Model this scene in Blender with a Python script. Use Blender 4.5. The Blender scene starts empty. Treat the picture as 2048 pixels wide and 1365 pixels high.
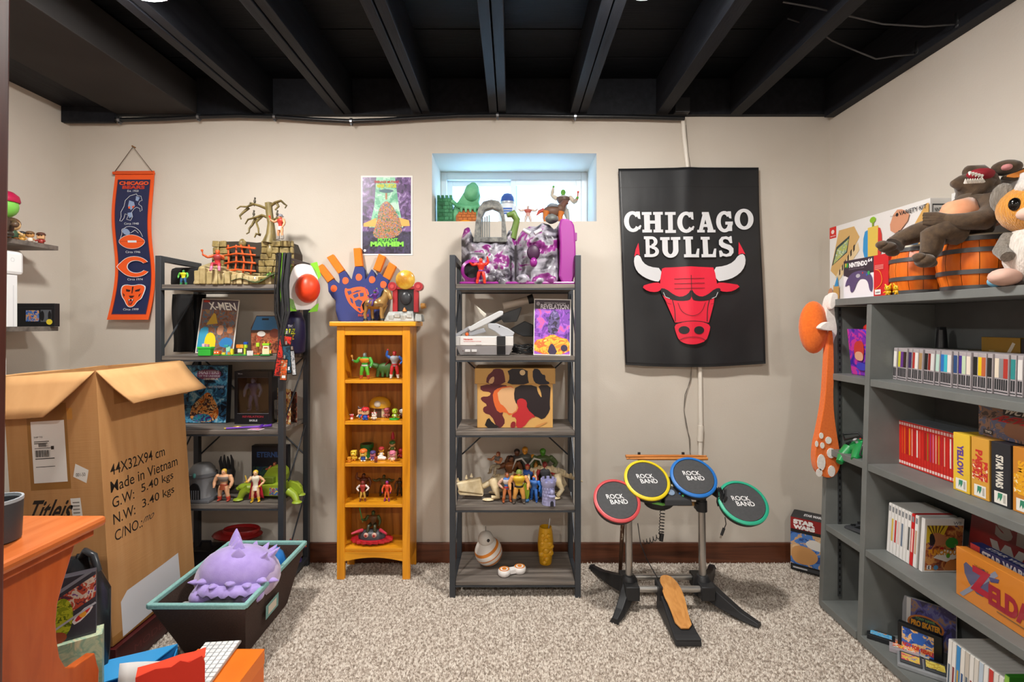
import bpy, bmesh, math, random
import numpy as np
from mathutils import Matrix, Vector, Euler
R = math.radians
random.seed(7)
SC = bpy.context.scene
COL = SC.collection
# ------------------------------------------------------------------ camera, sky, exposure
CAM_Z, FPX, VX, HZ = 1.226, 970.0, 1025.0, 648.0
cam_d = bpy.data.cameras.new('camera'); cam = bpy.data.objects.new('camera', cam_d); COL.objects.link(cam)
cam.location = (0, 0, CAM_Z); cam.rotation_euler = (R(90), 0, 0)
cam_d.sensor_width = 36.0; cam_d.lens = FPX / 2048 * 36.0
cam_d.shift_x = (1024 - VX) / 2048; cam_d.shift_y = (HZ - 682.5) / 2048
cam_d.clip_start = 0.02
SC.camera = cam
W = bpy.data.worlds.new('sky'); SC.world = W; W.use_nodes = True
_bg = W.node_tree.nodes['Background']; _bg.inputs[0].default_value = (0.42, 0.70, 1.0, 1); _bg.inputs[1].default_value = 4.2
SC.view_settings.view_transform = 'Standard'; SC.view_settings.look = 'None'
SC.view_settings.exposure = 1.42; SC.view_settings.gamma = 1.0
SC.view_settings.use_curve_mapping = False
SC.cycles.max_bounces = 7; SC.cycles.glossy_bounces = 3; SC.cycles.transmission_bounces = 4
LAMP_W = 150.0

def X(px, Y): return (px - VX) * Y / FPX
def Zp(py, Y): return CAM_Z - (py - HZ) * Y / FPX

# ------------------------------------------------------------------ materials
def lin(h):
    h = h.lstrip('#'); o = []
    for i in (0, 2, 4):
        c = int(h[i:i+2], 16) / 255
        o.append(c / 12.92 if c <= 0.04045 else ((c + 0.055) / 1.055) ** 2.4)
    return (*o, 1)
MATS = {}
def P(h, rough=0.45, metal=0.0, em=0.0, coat=0.0):
    """plain material from an sRGB hex"""
    k = (h, rough, metal, em, coat)
    if k in MATS: return MATS[k]
    m = bpy.data.materials.new('plain_' + h.strip('#')); m.use_nodes = True
    b = m.node_tree.nodes['Principled BSDF']
    b.inputs['Base Color'].default_value = lin(h); b.inputs['Roughness'].default_value = rough
    b.inputs['Metallic'].default_value = metal; b.inputs['Coat Weight'].default_value = coat
    if em: b.inputs['Emission Color'].default_value = lin(h); b.inputs['Emission Strength'].default_value = em
    MATS[k] = m
    return m
def NM(name, cols, scale=(8, 8, 8), rough=0.6, bump=0.0, bscale=None, detail=4.0, dist=0.0, pos=None, const=False, metal=0.0, kind='noise', sheen=0.0, coord='Object', bdist=0.01, spec=.5):
    """procedural material: a noise through a colour ramp, with bump"""
    if name in MATS: return MATS[name]
    m = bpy.data.materials.new(name); m.use_nodes = True
    nt = m.node_tree; N = nt.nodes; L = nt.links; b = N['Principled BSDF']
    tc = N.new('ShaderNodeTexCoord'); mp = N.new('ShaderNodeMapping'); L.new(tc.outputs[coord], mp.inputs[0])
    mp.inputs['Scale'].default_value = scale
    if kind == 'vor':
        t = N.new('ShaderNodeTexVoronoi'); t.inputs['Scale'].default_value = 1.0; out = t.outputs['Color']
    else:
        t = N.new('ShaderNodeTexNoise'); t.inputs['Scale'].default_value = 1.0; t.inputs['Detail'].default_value = detail
        t.inputs['Distortion'].default_value = dist; out = t.outputs['Fac']
    L.new(mp.outputs[0], t.inputs['Vector'])
    r = N.new('ShaderNodeValToRGB'); L.new(out, r.inputs[0])
    el = r.color_ramp.elements; n = len(cols)
    ps = pos or [0.32 + 0.36 * i / max(1, n - 1) for i in range(n)]
    while len(el) < n: el.new(0.5)
    for i in range(n): el[i].position = ps[i]; el[i].color = lin(cols[i])
    if const: r.color_ramp.interpolation = 'CONSTANT'
    L.new(r.outputs[0], b.inputs['Base Color'])
    b.inputs['Roughness'].default_value = rough; b.inputs['Metallic'].default_value = metal
    b.inputs['Sheen Weight'].default_value = sheen; b.inputs['Specular IOR Level'].default_value = spec
    if bump:
        t2 = t
        if bscale:
            mp2 = N.new('ShaderNodeMapping'); L.new(tc.outputs[coord], mp2.inputs[0]); mp2.inputs['Scale'].default_value = bscale
            t2 = N.new('ShaderNodeTexNoise'); t2.inputs['Scale'].default_value = 1.0; t2.inputs['Detail'].default_value = 3.0
            L.new(mp2.outputs[0], t2.inputs['Vector'])
        bp = N.new('ShaderNodeBump'); bp.inputs['Strength'].default_value = bump; bp.inputs['Distance'].default_value = bdist
        L.new(t2.outputs[0], bp.inputs['Height']); L.new(bp.outputs[0], b.inputs['Normal'])
    MATS[name] = m
    return m
def clear(name, tint='#ffffff', alpha=0.12, rough=0.05):
    """clear film or pane: mostly see-through with a glossy skin"""
    if name in MATS: return MATS[name]
    m = bpy.data.materials.new(name); m.use_nodes = True; nt = m.node_tree; N = nt.nodes; L = nt.links
    N.remove(N['Principled BSDF']); o = N['Material Output']
    t = N.new('ShaderNodeBsdfTransparent'); t.inputs[0].default_value = lin(tint)
    g = N.new('ShaderNodeBsdfGlossy'); g.inputs['Roughness'].default_value = rough
    mx = N.new('ShaderNodeMixShader'); mx.inputs[0].default_value = alpha
    L.new(t.outputs[0], mx.inputs[1]); L.new(g.outputs[0], mx.inputs[2]); L.new(mx.outputs[0], o.inputs[0])
    MATS[name] = m
    return m
_bn = [0]
def blot(cols, scale=60, seed=0):
    """printed picture: hard-edged colour patches"""
    k = 'print_%s_%s_%s' % ('_'.join(c.strip('#') for c in cols), scale, seed)
    n = len(cols)
    s = (scale * (1 + .07 * (seed % 5)), scale * (1 + .05 * (seed % 3)), scale * (1 + .06 * (seed % 4)))
    return NM(k, cols, scale=s, rough=0.35, pos=[0.0] + [0.30 + 0.42 * i / n for i in range(1, n)], const=True, detail=3, dist=1.2)

# ------------------------------------------------------------------ mesh builder
class MB:
    def __init__(s): s.v = []; s.f = []; s.m = []; s.mi = 0
    def add(s, vs, fs, M=None):
        o = len(s.v)
        s.v += [tuple(M @ Vector(p)) for p in vs] if M is not None else [tuple(p) for p in vs]
        s.f += [tuple(i + o for i in f) for f in fs]; s.m += [s.mi] * len(fs)
        return s
    def box(s, a, b, M=None):
        x0, y0, z0 = a; x1, y1, z1 = b
        return s.add([(x0,y0,z0),(x1,y0,z0),(x1,y1,z0),(x0,y1,z0),(x0,y0,z1),(x1,y0,z1),(x1,y1,z1),(x0,y1,z1)],
                     [(0,3,2,1),(4,5,6,7),(0,1,5,4),(1,2,6,5),(2,3,7,6),(3,0,4,7)], M)
    def hexa(s, p):
        return s.add(p, [(0,3,2,1),(4,5,6,7),(0,1,5,4),(1,2,6,5),(2,3,7,6),(3,0,4,7)])
    def tube(s, pts, r, n=8, cap=True, flat=1.0, M=None):
        pts = [Vector(p) for p in pts]; k = len(pts)
        rs = r if isinstance(r, (list, tuple)) else [r] * k
        vs = []; up = None
        for i in range(k):
            d = (pts[min(i+1, k-1)] - pts[max(i-1, 0)])
            d = d.normalized() if d.length > 1e-9 else Vector((0,0,1))
            if up is None: up = Vector((0,0,1)) if abs(d.z) < .9 else Vector((0,1,0))
            a = up.cross(d); a = a.normalized() if a.length > 1e-6 else d.orthogonal().normalized()
            b = d.cross(a); up = b
            for j in range(n):
                t = 2 * math.pi * j / n
                vs.append(pts[i] + a * (math.cos(t) * rs[i]) + b * (math.sin(t) * rs[i] * flat))
        fs = [(i*n+j, i*n+(j+1)%n, (i+1)*n+(j+1)%n, (i+1)*n+j) for i in range(k-1) for j in range(n)]
        if cap: fs += [tuple(range(n-1, -1, -1)), tuple((k-1)*n + j for j in range(n))]
        return s.add(vs, fs, M)
    def ball(s, c, r, n=12, k=8, M=None, zcut=None):
        r = (r, r, r) if not isinstance(r, (tuple, list)) else r
        vs = []
        for i in range(1, k):
            ph = math.pi * i / k
            for j in range(n):
                t = 2 * math.pi * j / n
                vs.append((c[0]+r[0]*math.sin(ph)*math.cos(t), c[1]+r[1]*math.sin(ph)*math.sin(t), c[2]+r[2]*math.cos(ph)))
        fs = [(i*n+j, (i+1)*n+j, (i+1)*n+(j+1)%n, i*n+(j+1)%n) for i in range(k-2) for j in range(n)]
        a = len(vs); vs += [(c[0],c[1],c[2]+r[2]), (c[0],c[1],c[2]-r[2])]
        fs += [(a, j, (j+1)%n) for j in range(n)] + [(a+1, (k-2)*n+(j+1)%n, (k-2)*n+j) for j in range(n)]
        return s.add(vs, fs, M)
    def lathe(s, prof, n=16, c=(0,0,0), sy=1.0, M=None, cap=True):
        vs = [(c[0]+r*math.cos(2*math.pi*j/n), c[1]+r*sy*math.sin(2*math.pi*j/n), c[2]+z) for r, z in prof for j in range(n)]
        k = len(prof)
        fs = [(i*n+j, i*n+(j+1)%n, (i+1)*n+(j+1)%n, (i+1)*n+j) for i in range(k-1) for j in range(n)]
        if cap: fs += [tuple(range(n-1,-1,-1)), tuple((k-1)*n+j for j in range(n))]
        return s.add(vs, fs, M)
    def prism(s, poly, d, F, w0=0.0):
        """polygon in (u,v) of frame F, extruded from w0 to w0+d along its normal"""
        n = len(poly)
        vs = [F @ Vector((u, v, w0)) for u, v in poly] + [F @ Vector((u, v, w0 + d)) for u, v in poly]
        return s.add(vs, [tuple(range(n-1,-1,-1)), tuple(range(n, 2*n))] + [(i, (i+1)%n, n+(i+1)%n, n+i) for i in range(n)])
    def jitter(s, a, seed=1):
        rr = random.Random(seed); s.v = [(x+rr.uniform(-a,a), y+rr.uniform(-a,a), z+rr.uniform(-a,a)) for x,y,z in s.v]; return s

def tag(o, label=None, cat=None, group=None, kind=None):
    if label: o['label'] = label
    if cat: o['category'] = cat
    if group: o['group'] = group
    if kind: o['kind'] = kind
    return o
def thing(name, label, cat, loc=(0,0,0), rotz=0.0, group=None, rot=None, scale=1.0):
    o = bpy.data.objects.new(name, None); COL.objects.link(o); o.empty_display_size = .05
    o.location = loc; o.rotation_euler = rot if rot else (0, 0, rotz); o.scale = (scale,)*3
    return tag(o, label, cat, group)
def obj(name, mb, mat, parent=None, smooth=None, bevel=0.0, loc=None, rot=None, label=None, sub=0):
    me = bpy.data.meshes.new(name); me.from_pydata(mb.v, [], mb.f); me.update()
    mats = mat if isinstance(mat, list) else [mat]
    for m in mats: me.materials.append(m)
    if len(mats) > 1: me.polygons.foreach_set('material_index', mb.m)
    if smooth is not None:
        me.polygons.foreach_set('use_smooth', [True]*len(me.polygons))
        me.set_sharp_from_angle(angle=R(smooth))
    o = bpy.data.objects.new(name, me); COL.objects.link(o)
    if loc: o.location = loc
    if rot: o.rotation_euler = rot
    if parent: o.parent = parent
    if bevel:
        b = o.modifiers.new('bevel', 'BEVEL'); b.width = bevel; b.segments = 2; b.limit_method = 'ANGLE'; b.angle_limit = R(40)
    if sub:
        sm = o.modifiers.new('sub', 'SUBSURF'); sm.levels = sub; sm.render_levels = sub
    if label: o['label'] = label
    return o
def struct(name, mb, mat, parent=None, **k):
    o = obj(name, mb, mat, parent, **k)
    if not parent: o['kind'] = 'structure'
    return o
def copy_tree(o, parent=None):
    c = o.copy(); COL.objects.link(c); c.parent = parent
    for ch in list(o.children): copy_tree(ch, c)
    return c
# ------------------------------------------------------------------ flat print
def frame(o, u, v):
    u = Vector(u).normalized(); v = Vector(v).normalized(); n = u.cross(v)
    M = Matrix.Identity(4)
    for i in range(3): M[i][0] = u[i]; M[i][1] = v[i]; M[i][2] = n[i]; M[i][3] = o[i]
    return M
_tx = {}
def text_mesh(s, bold=0.0, spacing=1.0):
    k = (s, bold, spacing)
    if k not in _tx:
        c = bpy.data.curves.new('t', 'FONT'); c.body = s; c.resolution_u = 3; c.offset = bold; c.space_character = spacing
        o = bpy.data.objects.new('t', c); me = bpy.data.meshes.new_from_object(o)
        v = [(p.co.x, p.co.y) for p in me.vertices]; f = [tuple(q.vertices) for q in me.polygons]
        bpy.data.objects.remove(o); bpy.data.curves.remove(c); bpy.data.meshes.remove(me)
        _tx[k] = (v, f)
    return _tx[k]
def circ(u, v, ru, rv=None, n=20, a0=0, a1=360):
    rv = ru if rv is None else rv
    if a1 - a0 >= 360: return [(u+ru*math.cos(2*math.pi*i/n), v+rv*math.sin(2*math.pi*i/n)) for i in range(n)]
    return [(u+ru*math.cos(R(a0+(a1-a0)*i/n)), v+rv*math.sin(R(a0+(a1-a0)*i/n))) for i in range(n+1)]
def smoothpoly(pts, it=2, closed=True):
    for _ in range(it):
        q = []; n = len(pts)
        for i in range(n if closed else n-1):
            a, b = pts[i], pts[(i+1)%n]
            q += [(a[0]*.75+b[0]*.25, a[1]*.75+b[1]*.25), (a[0]*.25+b[0]*.75, a[1]*.25+b[1]*.75)]
        if not closed: q = [pts[0]] + q + [pts[-1]]
        pts = q
    return pts
def gridcut(pts, faces, w, h, nx, ny):
    """cut flat polygons along the grid of the cloth they are printed on"""
    bm = bmesh.new(); vs = [bm.verts.new((u, v, 0)) for u, v in pts]
    for f in faces:
        try: bm.faces.new([vs[i] for i in f])
        except ValueError: pass
    bm.normal_update(); bmesh.ops.triangulate(bm, faces=bm.faces[:], ngon_method='EAR_CLIP')
    u0, u1 = min(p[0] for p in pts), max(p[0] for p in pts); v0, v1 = min(p[1] for p in pts), max(p[1] for p in pts)
    for i in range(nx+1):
        c = w*i/nx
        if u0+1e-6 < c < u1-1e-6: bmesh.ops.bisect_plane(bm, geom=bm.verts[:]+bm.edges[:]+bm.faces[:], plane_co=(c,0,0), plane_no=(1,0,0))
    for j in range(ny+1):
        c = h*j/ny
        if v0+1e-6 < c < v1-1e-6: bmesh.ops.bisect_plane(bm, geom=bm.verts[:]+bm.edges[:]+bm.faces[:], plane_co=(0,c,0), plane_no=(0,1,0))
    bm.verts.index_update(); P_ = [(v.co.x, v.co.y) for v in bm.verts]; F_ = [tuple(v.index for v in f.verts) for f in bm.faces]; bm.free()
    return P_, F_
def art(parent, F, w, h, shapes, name='print', eps=0.00025, warp=None, norm=True, grid=None):
    """one mesh of flat print on frame F; shape coordinates are fractions of w x h (norm) or metres"""
    mb = MB(); mats = []; idx = {}
    sw, sh = (w, h) if norm else (1, 1)
    def mi(c):
        if c not in idx:
            idx[c] = len(mats); mats.append(P(c, 0.5) if isinstance(c, str) else c)
        return idx[c]
    lay = [0]
    def put(pts, faces, c):
        lay[0] += 1; z = eps * lay[0]; mb.mi = mi(c); vs = []
        if grid:
            pts, faces = gridcut([(u*sw, v*sh) for u, v in pts], faces, w, h, grid[0], grid[1])
            pts = [(u/sw, v/sh) for u, v in pts]
        for u, v in pts:
            u *= sw; v *= sh; p = Vector((u, v, z))
            if warp: p = warp(u, v, z)
            vs.append(F @ p)
        mb.add(vs, faces)
    for s in shapes:
        k = s[0]
        if k == 'r':
            _, a, b, c, d, col = s
            if warp and not grid:
                nx = max(1, int(abs(c-a)*sw/.03)); ny = max(1, int(abs(d-b)*sh/.03))
                put([(a+(c-a)*i/nx, b+(d-b)*j/ny) for j in range(ny+1) for i in range(nx+1)],
                    [(j*(nx+1)+i, j*(nx+1)+i+1, (j+1)*(nx+1)+i+1, (j+1)*(nx+1)+i) for j in range(ny) for i in range(nx)], col)
            else: put([(a,b),(c,b),(c,d),(a,d)], [(0,1,2,3)], col)
        elif k == 'p': put(s[1], [tuple(range(len(s[1])))], s[2])
        elif k == 'o':
            _, u, v, ru, rv, col = s; put(circ(u, v, ru, rv), [tuple(range(20))], col)
        elif k == 'l':
            _, pts, wd, col = s[:4]; closed = len(s) > 4 and s[4]
            n = len(pts); vs = []
            P2 = [Vector((p[0]*sw, p[1]*sh)) for p in pts]
            ws = wd if isinstance(wd, (list, tuple)) else [wd]*n
            for i in range(n):
                if closed: d = P2[(i+1)%n] - P2[i-1]
                else: d = P2[min(i+1,n-1)] - P2[max(i-1,0)]
                d = d.normalized() if d.length > 1e-9 else Vector((1,0)); q = Vector((-d.y, d.x)) * ws[i] * .5
                a = P2[i]+q; b = P2[i]-q
                vs += [(a.x/sw, a.y/sh), (b.x/sw, b.y/sh)]
            fs = [(2*i, 2*i+1, 2*i+3, 2*i+2) for i in range(n-1)]
            if closed: fs.append((2*n-2, 2*n-1, 1, 0))
            put(vs, fs, col)
        elif k == 't':
            _, st, a, b, c, d, col = s[:7]; bold = s[7] if len(s) > 7 else 0.0; sl = s[8] if len(s) > 8 else 0.0; rot = s[9] if len(s) > 9 else 0
            v, f = text_mesh(st, bold)
            if not v: continue
            x0 = min(p[0] for p in v); x1 = max(p[0] for p in v); y0 = min(p[1] for p in v); y1 = max(p[1] for p in v)
            q = []
            for x, y in v:
                x = (x-x0)/(x1-x0+1e-9); y = (y-y0)/(y1-y0+1e-9); x += sl*(y-.5)
                if rot == 90: x, y = 1-y, x
                elif rot == -90: x, y = y, 1-x
                q.append((a+(c-a)*x, b+(d-b)*y))
            put(q, f, col)
    return obj(name, mb, mats, parent)
def carton(name, label, cat, loc, w, d, h, rotz=0.0, mat=None, front=None, right=None, left=None, top=None, back=None, group=None, rot=None, bevel=.0012, body='body'):
    """upright rectangular product: front at local y=0 facing -Y, base centre at origin"""
    t = thing(name, label, cat, loc, rotz, group, rot)
    obj(body, MB().box((-w/2,0,0),(w/2,d,h)), mat or P('#dddddd'), t, bevel=bevel)
    if front: art(t, frame((-w/2,0,0),(1,0,0),(0,0,1)), w, h, front, 'front_print')
    if right: art(t, frame((w/2,0,0),(0,1,0),(0,0,1)), d, h, right, 'side_print')
    if left: art(t, frame((-w/2,d,0),(0,-1,0),(0,0,1)), d, h, left, 'side_print')
    if top: art(t, frame((-w/2,0,h),(1,0,0),(0,1,0)), w, d, top, 'top_print')
    return t
# ------------------------------------------------------------------ the room
YB, XL, XR, YF, ZC = 2.52, -2.30, 1.65, -1.9, 2.30
wallm = NM('wall_paint', ['#cdc4b8', '#d2cabf'], scale=(3,3,3), rough=.75, bump=.12, bscale=(150,150,150), bdist=.004)
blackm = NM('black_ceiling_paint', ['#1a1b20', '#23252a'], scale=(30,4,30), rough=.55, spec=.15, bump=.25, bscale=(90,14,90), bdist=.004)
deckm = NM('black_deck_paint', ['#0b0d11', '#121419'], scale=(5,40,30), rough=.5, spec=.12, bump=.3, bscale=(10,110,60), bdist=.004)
carpetm = NM('carpet_yarn', ['#796b5e', '#a89a8d', '#cdc2b6', '#e2dad0'], scale=(95,95,95), rough=.95, detail=2, sheen=.2, coord='Object', pos=[.30,.44,.56,.70])
trimm = NM('stained_wood_trim', ['#3d1f11', '#5f3420', '#6d3f28'], scale=(2.5,30,40), rough=.4, detail=6, dist=.6)
struct('floor', MB().box((XL-.1, YF-.1, -.08), (XR+.1, YB+.5, -.012)), NM('carpet_backing', ['#776a5e', '#8b7e71'], scale=(150,150,150), rough=.95))
# window opening in the back wall
wx0, wx1, wz0, wz1, wy = X(864,YB), X(1193,YB), Zp(443,YB), Zp(307,YB), 2.90
struct('wall_back', MB().box((XL-.1,YB,-.02),(wx0,wy,2.62)).box((wx1,YB,-.02),(XR+.1,wy,2.62))
       .box((wx0,YB,-.02),(wx1,wy,wz0)).box((wx0,YB,wz1),(wx1,wy,2.62)), wallm)
struct('wall_left', MB().box((XL-.1,YF-.1,-.02),(XL,YB,2.62)), wallm)
struct('wall_right', MB().box((XR,YF-.1,-.02),(XR+.1,YB,2.62)), wallm)
struct('wall_front', MB().box((XL,YF-.1,-.02),(XR,YF,2.62)), wallm)
struct('baseboard_back', MB().box((XL,YB-.016,-.012),(XR,YB,.092)), trimm, bevel=.003)
struct('baseboard_left', MB().box((XL,YF,-.012),(XL+.016,YB-.016,.092)), trimm, bevel=.003)
struct('baseboard_right', MB().box((XR-.016,YF,-.012),(XR,YB-.016,.092)), trimm, bevel=.003)
# window: white vinyl slider with two sashes
win = thing('window_1', None, None, (0, 0, 0)); win['kind'] = 'structure'
vinyl = P('#e9eef2', .35)
wd = wy - .07
fm = MB(); t_ = .035
fm.box((wx0,wd,wz0),(wx0+t_,wy,wz1)).box((wx1-t_,wd,wz0),(wx1,wy,wz1)).box((wx0+t_,wd,wz1-.045),(wx1-t_,wy,wz1)).box((wx0+t_,wd,wz0),(wx1-t_,wy,wz0+.03))
obj('window_frame', fm, vinyl, win, bevel=.003)
glassm = clear('window_glass', '#f4fbff', .06, .02)
wm = (wx0+wx1)/2
for a, b, dy in ((wx0+t_, wm+.02, .03), (wm-.02, wx1-t_, .005)):
    s = MB(); y0 = wd+dy; y1 = y0+.024; z0 = wz0+.03; z1 = wz1-.045; q = .03
    s.box((a,y0,z0),(a+q,y1,z1)).box((b-q,y0,z0),(b,y1,z1)).box((a+q,y0,z0),(b-q,y1,z0+q)).box((a+q,y0,z1-q),(b-q,y1,z1))
    sa = obj('sash', s, vinyl, win, bevel=.002)
    obj('pane', MB().box((a+q,y0+.01,z0+q),(b-q,y0+.014,z1-q)), glassm, sa)
# ceiling: deck planks above doubled joists, all painted black
ceil = MB().box((XL-.1,YF-.1,2.56),(XR+.1,YB+.4,2.60))
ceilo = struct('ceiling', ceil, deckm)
pl = None; yy = YB - .005; k = 0
while yy > YF:
    y0 = max(YF, yy - .222)
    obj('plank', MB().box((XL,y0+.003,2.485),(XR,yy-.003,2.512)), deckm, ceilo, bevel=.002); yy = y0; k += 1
obj('rim_joist', MB().box((XL,YB-.03,2.302),(XR,YB,2.56)), blackm, ceilo)
for cx in [X(p,YB) for p in (535,692,846,996,1155)]:
    for s in (-1, 1):
        a, b = (cx-.043, cx-.003) if s < 0 else (cx+.003, cx+.043)
        obj('joist', MB().box((a,YF,ZC+(.0 if s<0 else .004)),(b,YB-.03,2.484)), blackm, ceilo, bevel=.002)
for cx in [X(p,YB) for p in (1320,1466)]:
    obj('joist', MB().box((cx-.03,YF,ZC),(cx+.03,YB-.03,2.484)), blackm, ceilo, bevel=.002)
obj('joist', MB().box((XR-.05,YF,2.285),(XR,YB-.03,2.484)), blackm, ceilo, bevel=.002)
softm = NM('dark_grey_duct_paint', ['#2e2c2c', '#343232'], scale=(4,4,4), rough=.7, spec=.2)
obj('duct_panel', MB().box((X(243,YB),YF,ZC+.002),(X(402,YB),YB-.031,2.47)), softm, ceilo, bevel=.004)
obj('ledger_board', MB().box((XL+.001,YF,2.335),(X(243,YB)-.002,YB-.031,2.47)), blackm, ceilo)
obj('end_block', MB().box((XL+.001,YB-.05,2.255),(X(243,YB),YB-.031,2.334)), blackm, ceilo)
# ceiling lamps
emat = bpy.data.materials.new('lamp_diffuser'); emat.use_nodes = True
_b = emat.node_tree.nodes['Principled BSDF']; _b.inputs['Emission Color'].default_value = (1.0, .965, .91, 1); _b.inputs['Emission Strength'].default_value = LAMP_W
_b.inputs['Base Color'].default_value = (.9,.9,.9,1)
def lamp(x, y, label):
    t = thing('ceiling_lamp', label, 'lamp', (x, y, 2.29), 0, 'round ceiling lamps')
    obj('trim_ring', MB().lathe([(.098,.02),(.098,.0),(.092,-.006),(.088,.0),(.088,.02)], 32, cap=False), P('#f2f2f2', .4), t, smooth=40)
    obj('housing', MB().lathe([(.09,.012),(.09,.05),(.05,.06),(.05,.193)], 24), P('#1a1a1a', .6), t, smooth=40)
    obj('diffuser', MB().lathe([(.088,.01),(.088,-.006),(.08,-.014),(.06,-.022),(.03,-.027),(.002,-.028)], 32), emat, t, smooth=60)
lamp(-1.165, 1.50, 'round white glowing lamp on the black ceiling above the cardboard box')
lamp(.42, 1.492, 'round white glowing lamp on the black ceiling above the drum pads')
lamp(-1.0, -1.05, 'unseen round fill lamp added overhead behind the viewer to the left')  # rear pair is added out of view, as frontal fill for the walls
lamp(.6, -1.05, 'unseen round fill lamp added overhead behind the viewer to the right')
# carpet pile as real tufts over the part of the floor in view
rng = np.random.default_rng(3)
gx = np.arange(-1.75, 1.64, .0072); gy = np.arange(1.30, YB-.018, .0072)
A, B = np.meshgrid(gx, gy); A = A.ravel() + rng.uniform(-.003,.003,A.size); B = B.ravel() + rng.uniform(-.003,.003,B.size)
n = A.size; r = rng.uniform(.0042,.0062,n); hh = rng.uniform(.007,.013,n); th = rng.uniform(0,6.28,n)
V = np.zeros((n,5,3)); 
for j in range(4):
    V[:,j,0] = A + r*np.cos(th+j*math.pi/2); V[:,j,1] = B + r*np.sin(th+j*math.pi/2); V[:,j,2] = -.0125
V[:,4,0] = A + rng.uniform(-.004,.004,n); V[:,4,1] = B + rng.uniform(-.004,.004,n); V[:,4,2] = -.0125 + hh
Fi = (np.arange(n)*5)[:,None,None] + np.array([[0,1,4],[1,2,4],[2,3,4],[3,0,4]])[None]
me = bpy.data.meshes.new('carpet_pile'); me.vertices.add(n*5); me.vertices.foreach_set('co', V.ravel())
me.loops.add(n*12); me.loops.foreach_set('vertex_index', Fi.ravel().astype(np.int32))
me.polygons.add(n*4); me.polygons.foreach_set('loop_start', (np.arange(n*4)*3).astype(np.int32))
me.update(); me.validate(); me.materials.append(carpetm)
pile = bpy.data.objects.new('carpet_pile', me); COL.objects.link(pile)
tag(pile, 'beige and grey flecked cut-pile carpet covering the floor', 'carpet', kind='stuff')

# ------------------------------------------------------------------ pipes and wires along the ceiling
blackpl = P('#16171a', .35)
t = thing('conduit', 'black wavy conduit running along the top of the back wall', 'conduit', (0, 0, 0))
cp = [(p, X(p,2.49), Zp(q,2.485)) for p, q in ((145,240),(250,240),(330,238),(400,234),(480,232),(550,234),(620,239),(700,243),(760,241),(840,236),(920,232),(1000,231),(1080,232),(1150,233),(1250,234),(1368,237))]
obj('tube', MB().tube([(x,2.484,z) for _,x,z in cp], .011, 10), blackpl, t, smooth=50)
for px, py in ((240,240),(398,234),(550,234),(703,243),(995,231),(1150,233)):
    x = X(px,2.484); z = Zp(py,2.484)
    obj('clamp', MB().lathe([(.013,-.006),(.016,-.006),(.016,.006),(.013,.006)], 12, M=Matrix.Translation((x,2.484,z)) @ Matrix.Rotation(R(90),4,'Y')).box((x-.004,2.474,z-.022),(x+.004,2.49,z-.01)), P('#8d9096', .3, .9), t)
t = thing('white_pipe', 'thin white pipe running down the back wall behind the black flag', 'pipe', (0,0,0))
obj('tube', MB().tube([(X(1366,2.5),2.500,2.29),(X(1368,2.5),2.5,2.2),(X(1376,2.5),2.505,2.03),(X(1400,2.5),2.505,1.1),(X(1402,2.5),2.503,.72),(X(1401,2.5),2.503,.55)], .011, 12), P('#e4ddd2', .4), t, smooth=50)
obj('coupling', MB().tube([(X(1402,2.5),2.503,.70),(X(1401,2.5),2.503,.62)], .015, 12), P('#ded6ca', .5), t, smooth=50)
obj('junction_box', MB().box((X(1345,2.5),2.455,2.30),(X(1374,2.5),2.489,2.375)), P('#3a3c40', .4, .5), t, bevel=.003)
t = thing('thin_cable', 'thin dark cable hanging on the back wall beside the white pipe', 'cable', (0,0,0))
pts = [(X(a,2.505),2.507,Zp(b,2.505)) for a,b in ((1372,250),(1376,300),(1382,340),(1386,700),(1383,740),(1380,760),(1372,790),(1368,820),(1372,850),(1381,880),(1380,905),(1384,930))]
obj('strand', MB().tube(pts, .0016, 5), P('#8a8279', .6), t)
obj('strand', MB().tube([(x+.006*math.sin(i*2.1), y, z) for i,(x,y,z) in enumerate(pts[4:])], .0014, 5), P('#5a544c', .6), t)
for i, (pp, lb) in enumerate((([(1922,48),(1850,53),(1765,48),(1690,30),(1630,15),(1566,4)], 'dark ceiling wire ending at the nearer wall bracket'),
                              ([(1838,108),(1790,112),(1752,118),(1715,103),(1665,82),(1640,65),(1610,48),(1575,37)], 'dark sagging ceiling wire ending at the farther wall bracket'))):
    t = thing('ceiling_wire', lb, 'wire', (0,0,0), 0, 'loose wires under the ceiling')
    n = len(pp); pts = []
    for k, (a, b) in enumerate(pp):
        Y = (1.62*970/(pp[0][0]-VX)) * (1 - .03*k/n)
        pts.append((X(a,Y), Y, min(2.30, Zp(b,Y)) if k else 2.29))
    pts = [(x, y, Zp(pp[k][1], y)) for k, (x,y,z) in enumerate(pts)]
    obj('strand', MB().tube(pts, .003, 6), P('#3a3a3d', .45), t, smooth=50)
for px, py, lb in ((1921,42,'black pipe bracket on the right wall top nearer to the viewer'), (1840,97,'black pipe bracket on the right wall top farther from the viewer')):
    Y = 1.615*970/(px-VX); z = Zp(py,Y)
    t = thing('pipe_bracket', lb, 'bracket', (1.615,Y,z), 0, 'black brackets on the right wall')
    obj('plug', MB().tube([(0,0,.03),(0,0,-.022),(0,0,-.028)], [.017,.017,.012], 14), blackpl, t, smooth=40)
    obj('collar', MB().tube([(0,0,-.008),(0,0,-.016)], .02, 14), blackpl, t, smooth=40)
    obj('wall_plate', MB().box((.012,-.012,-.025),(.034,.012,.03)), blackpl, t, bevel=.002)
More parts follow.
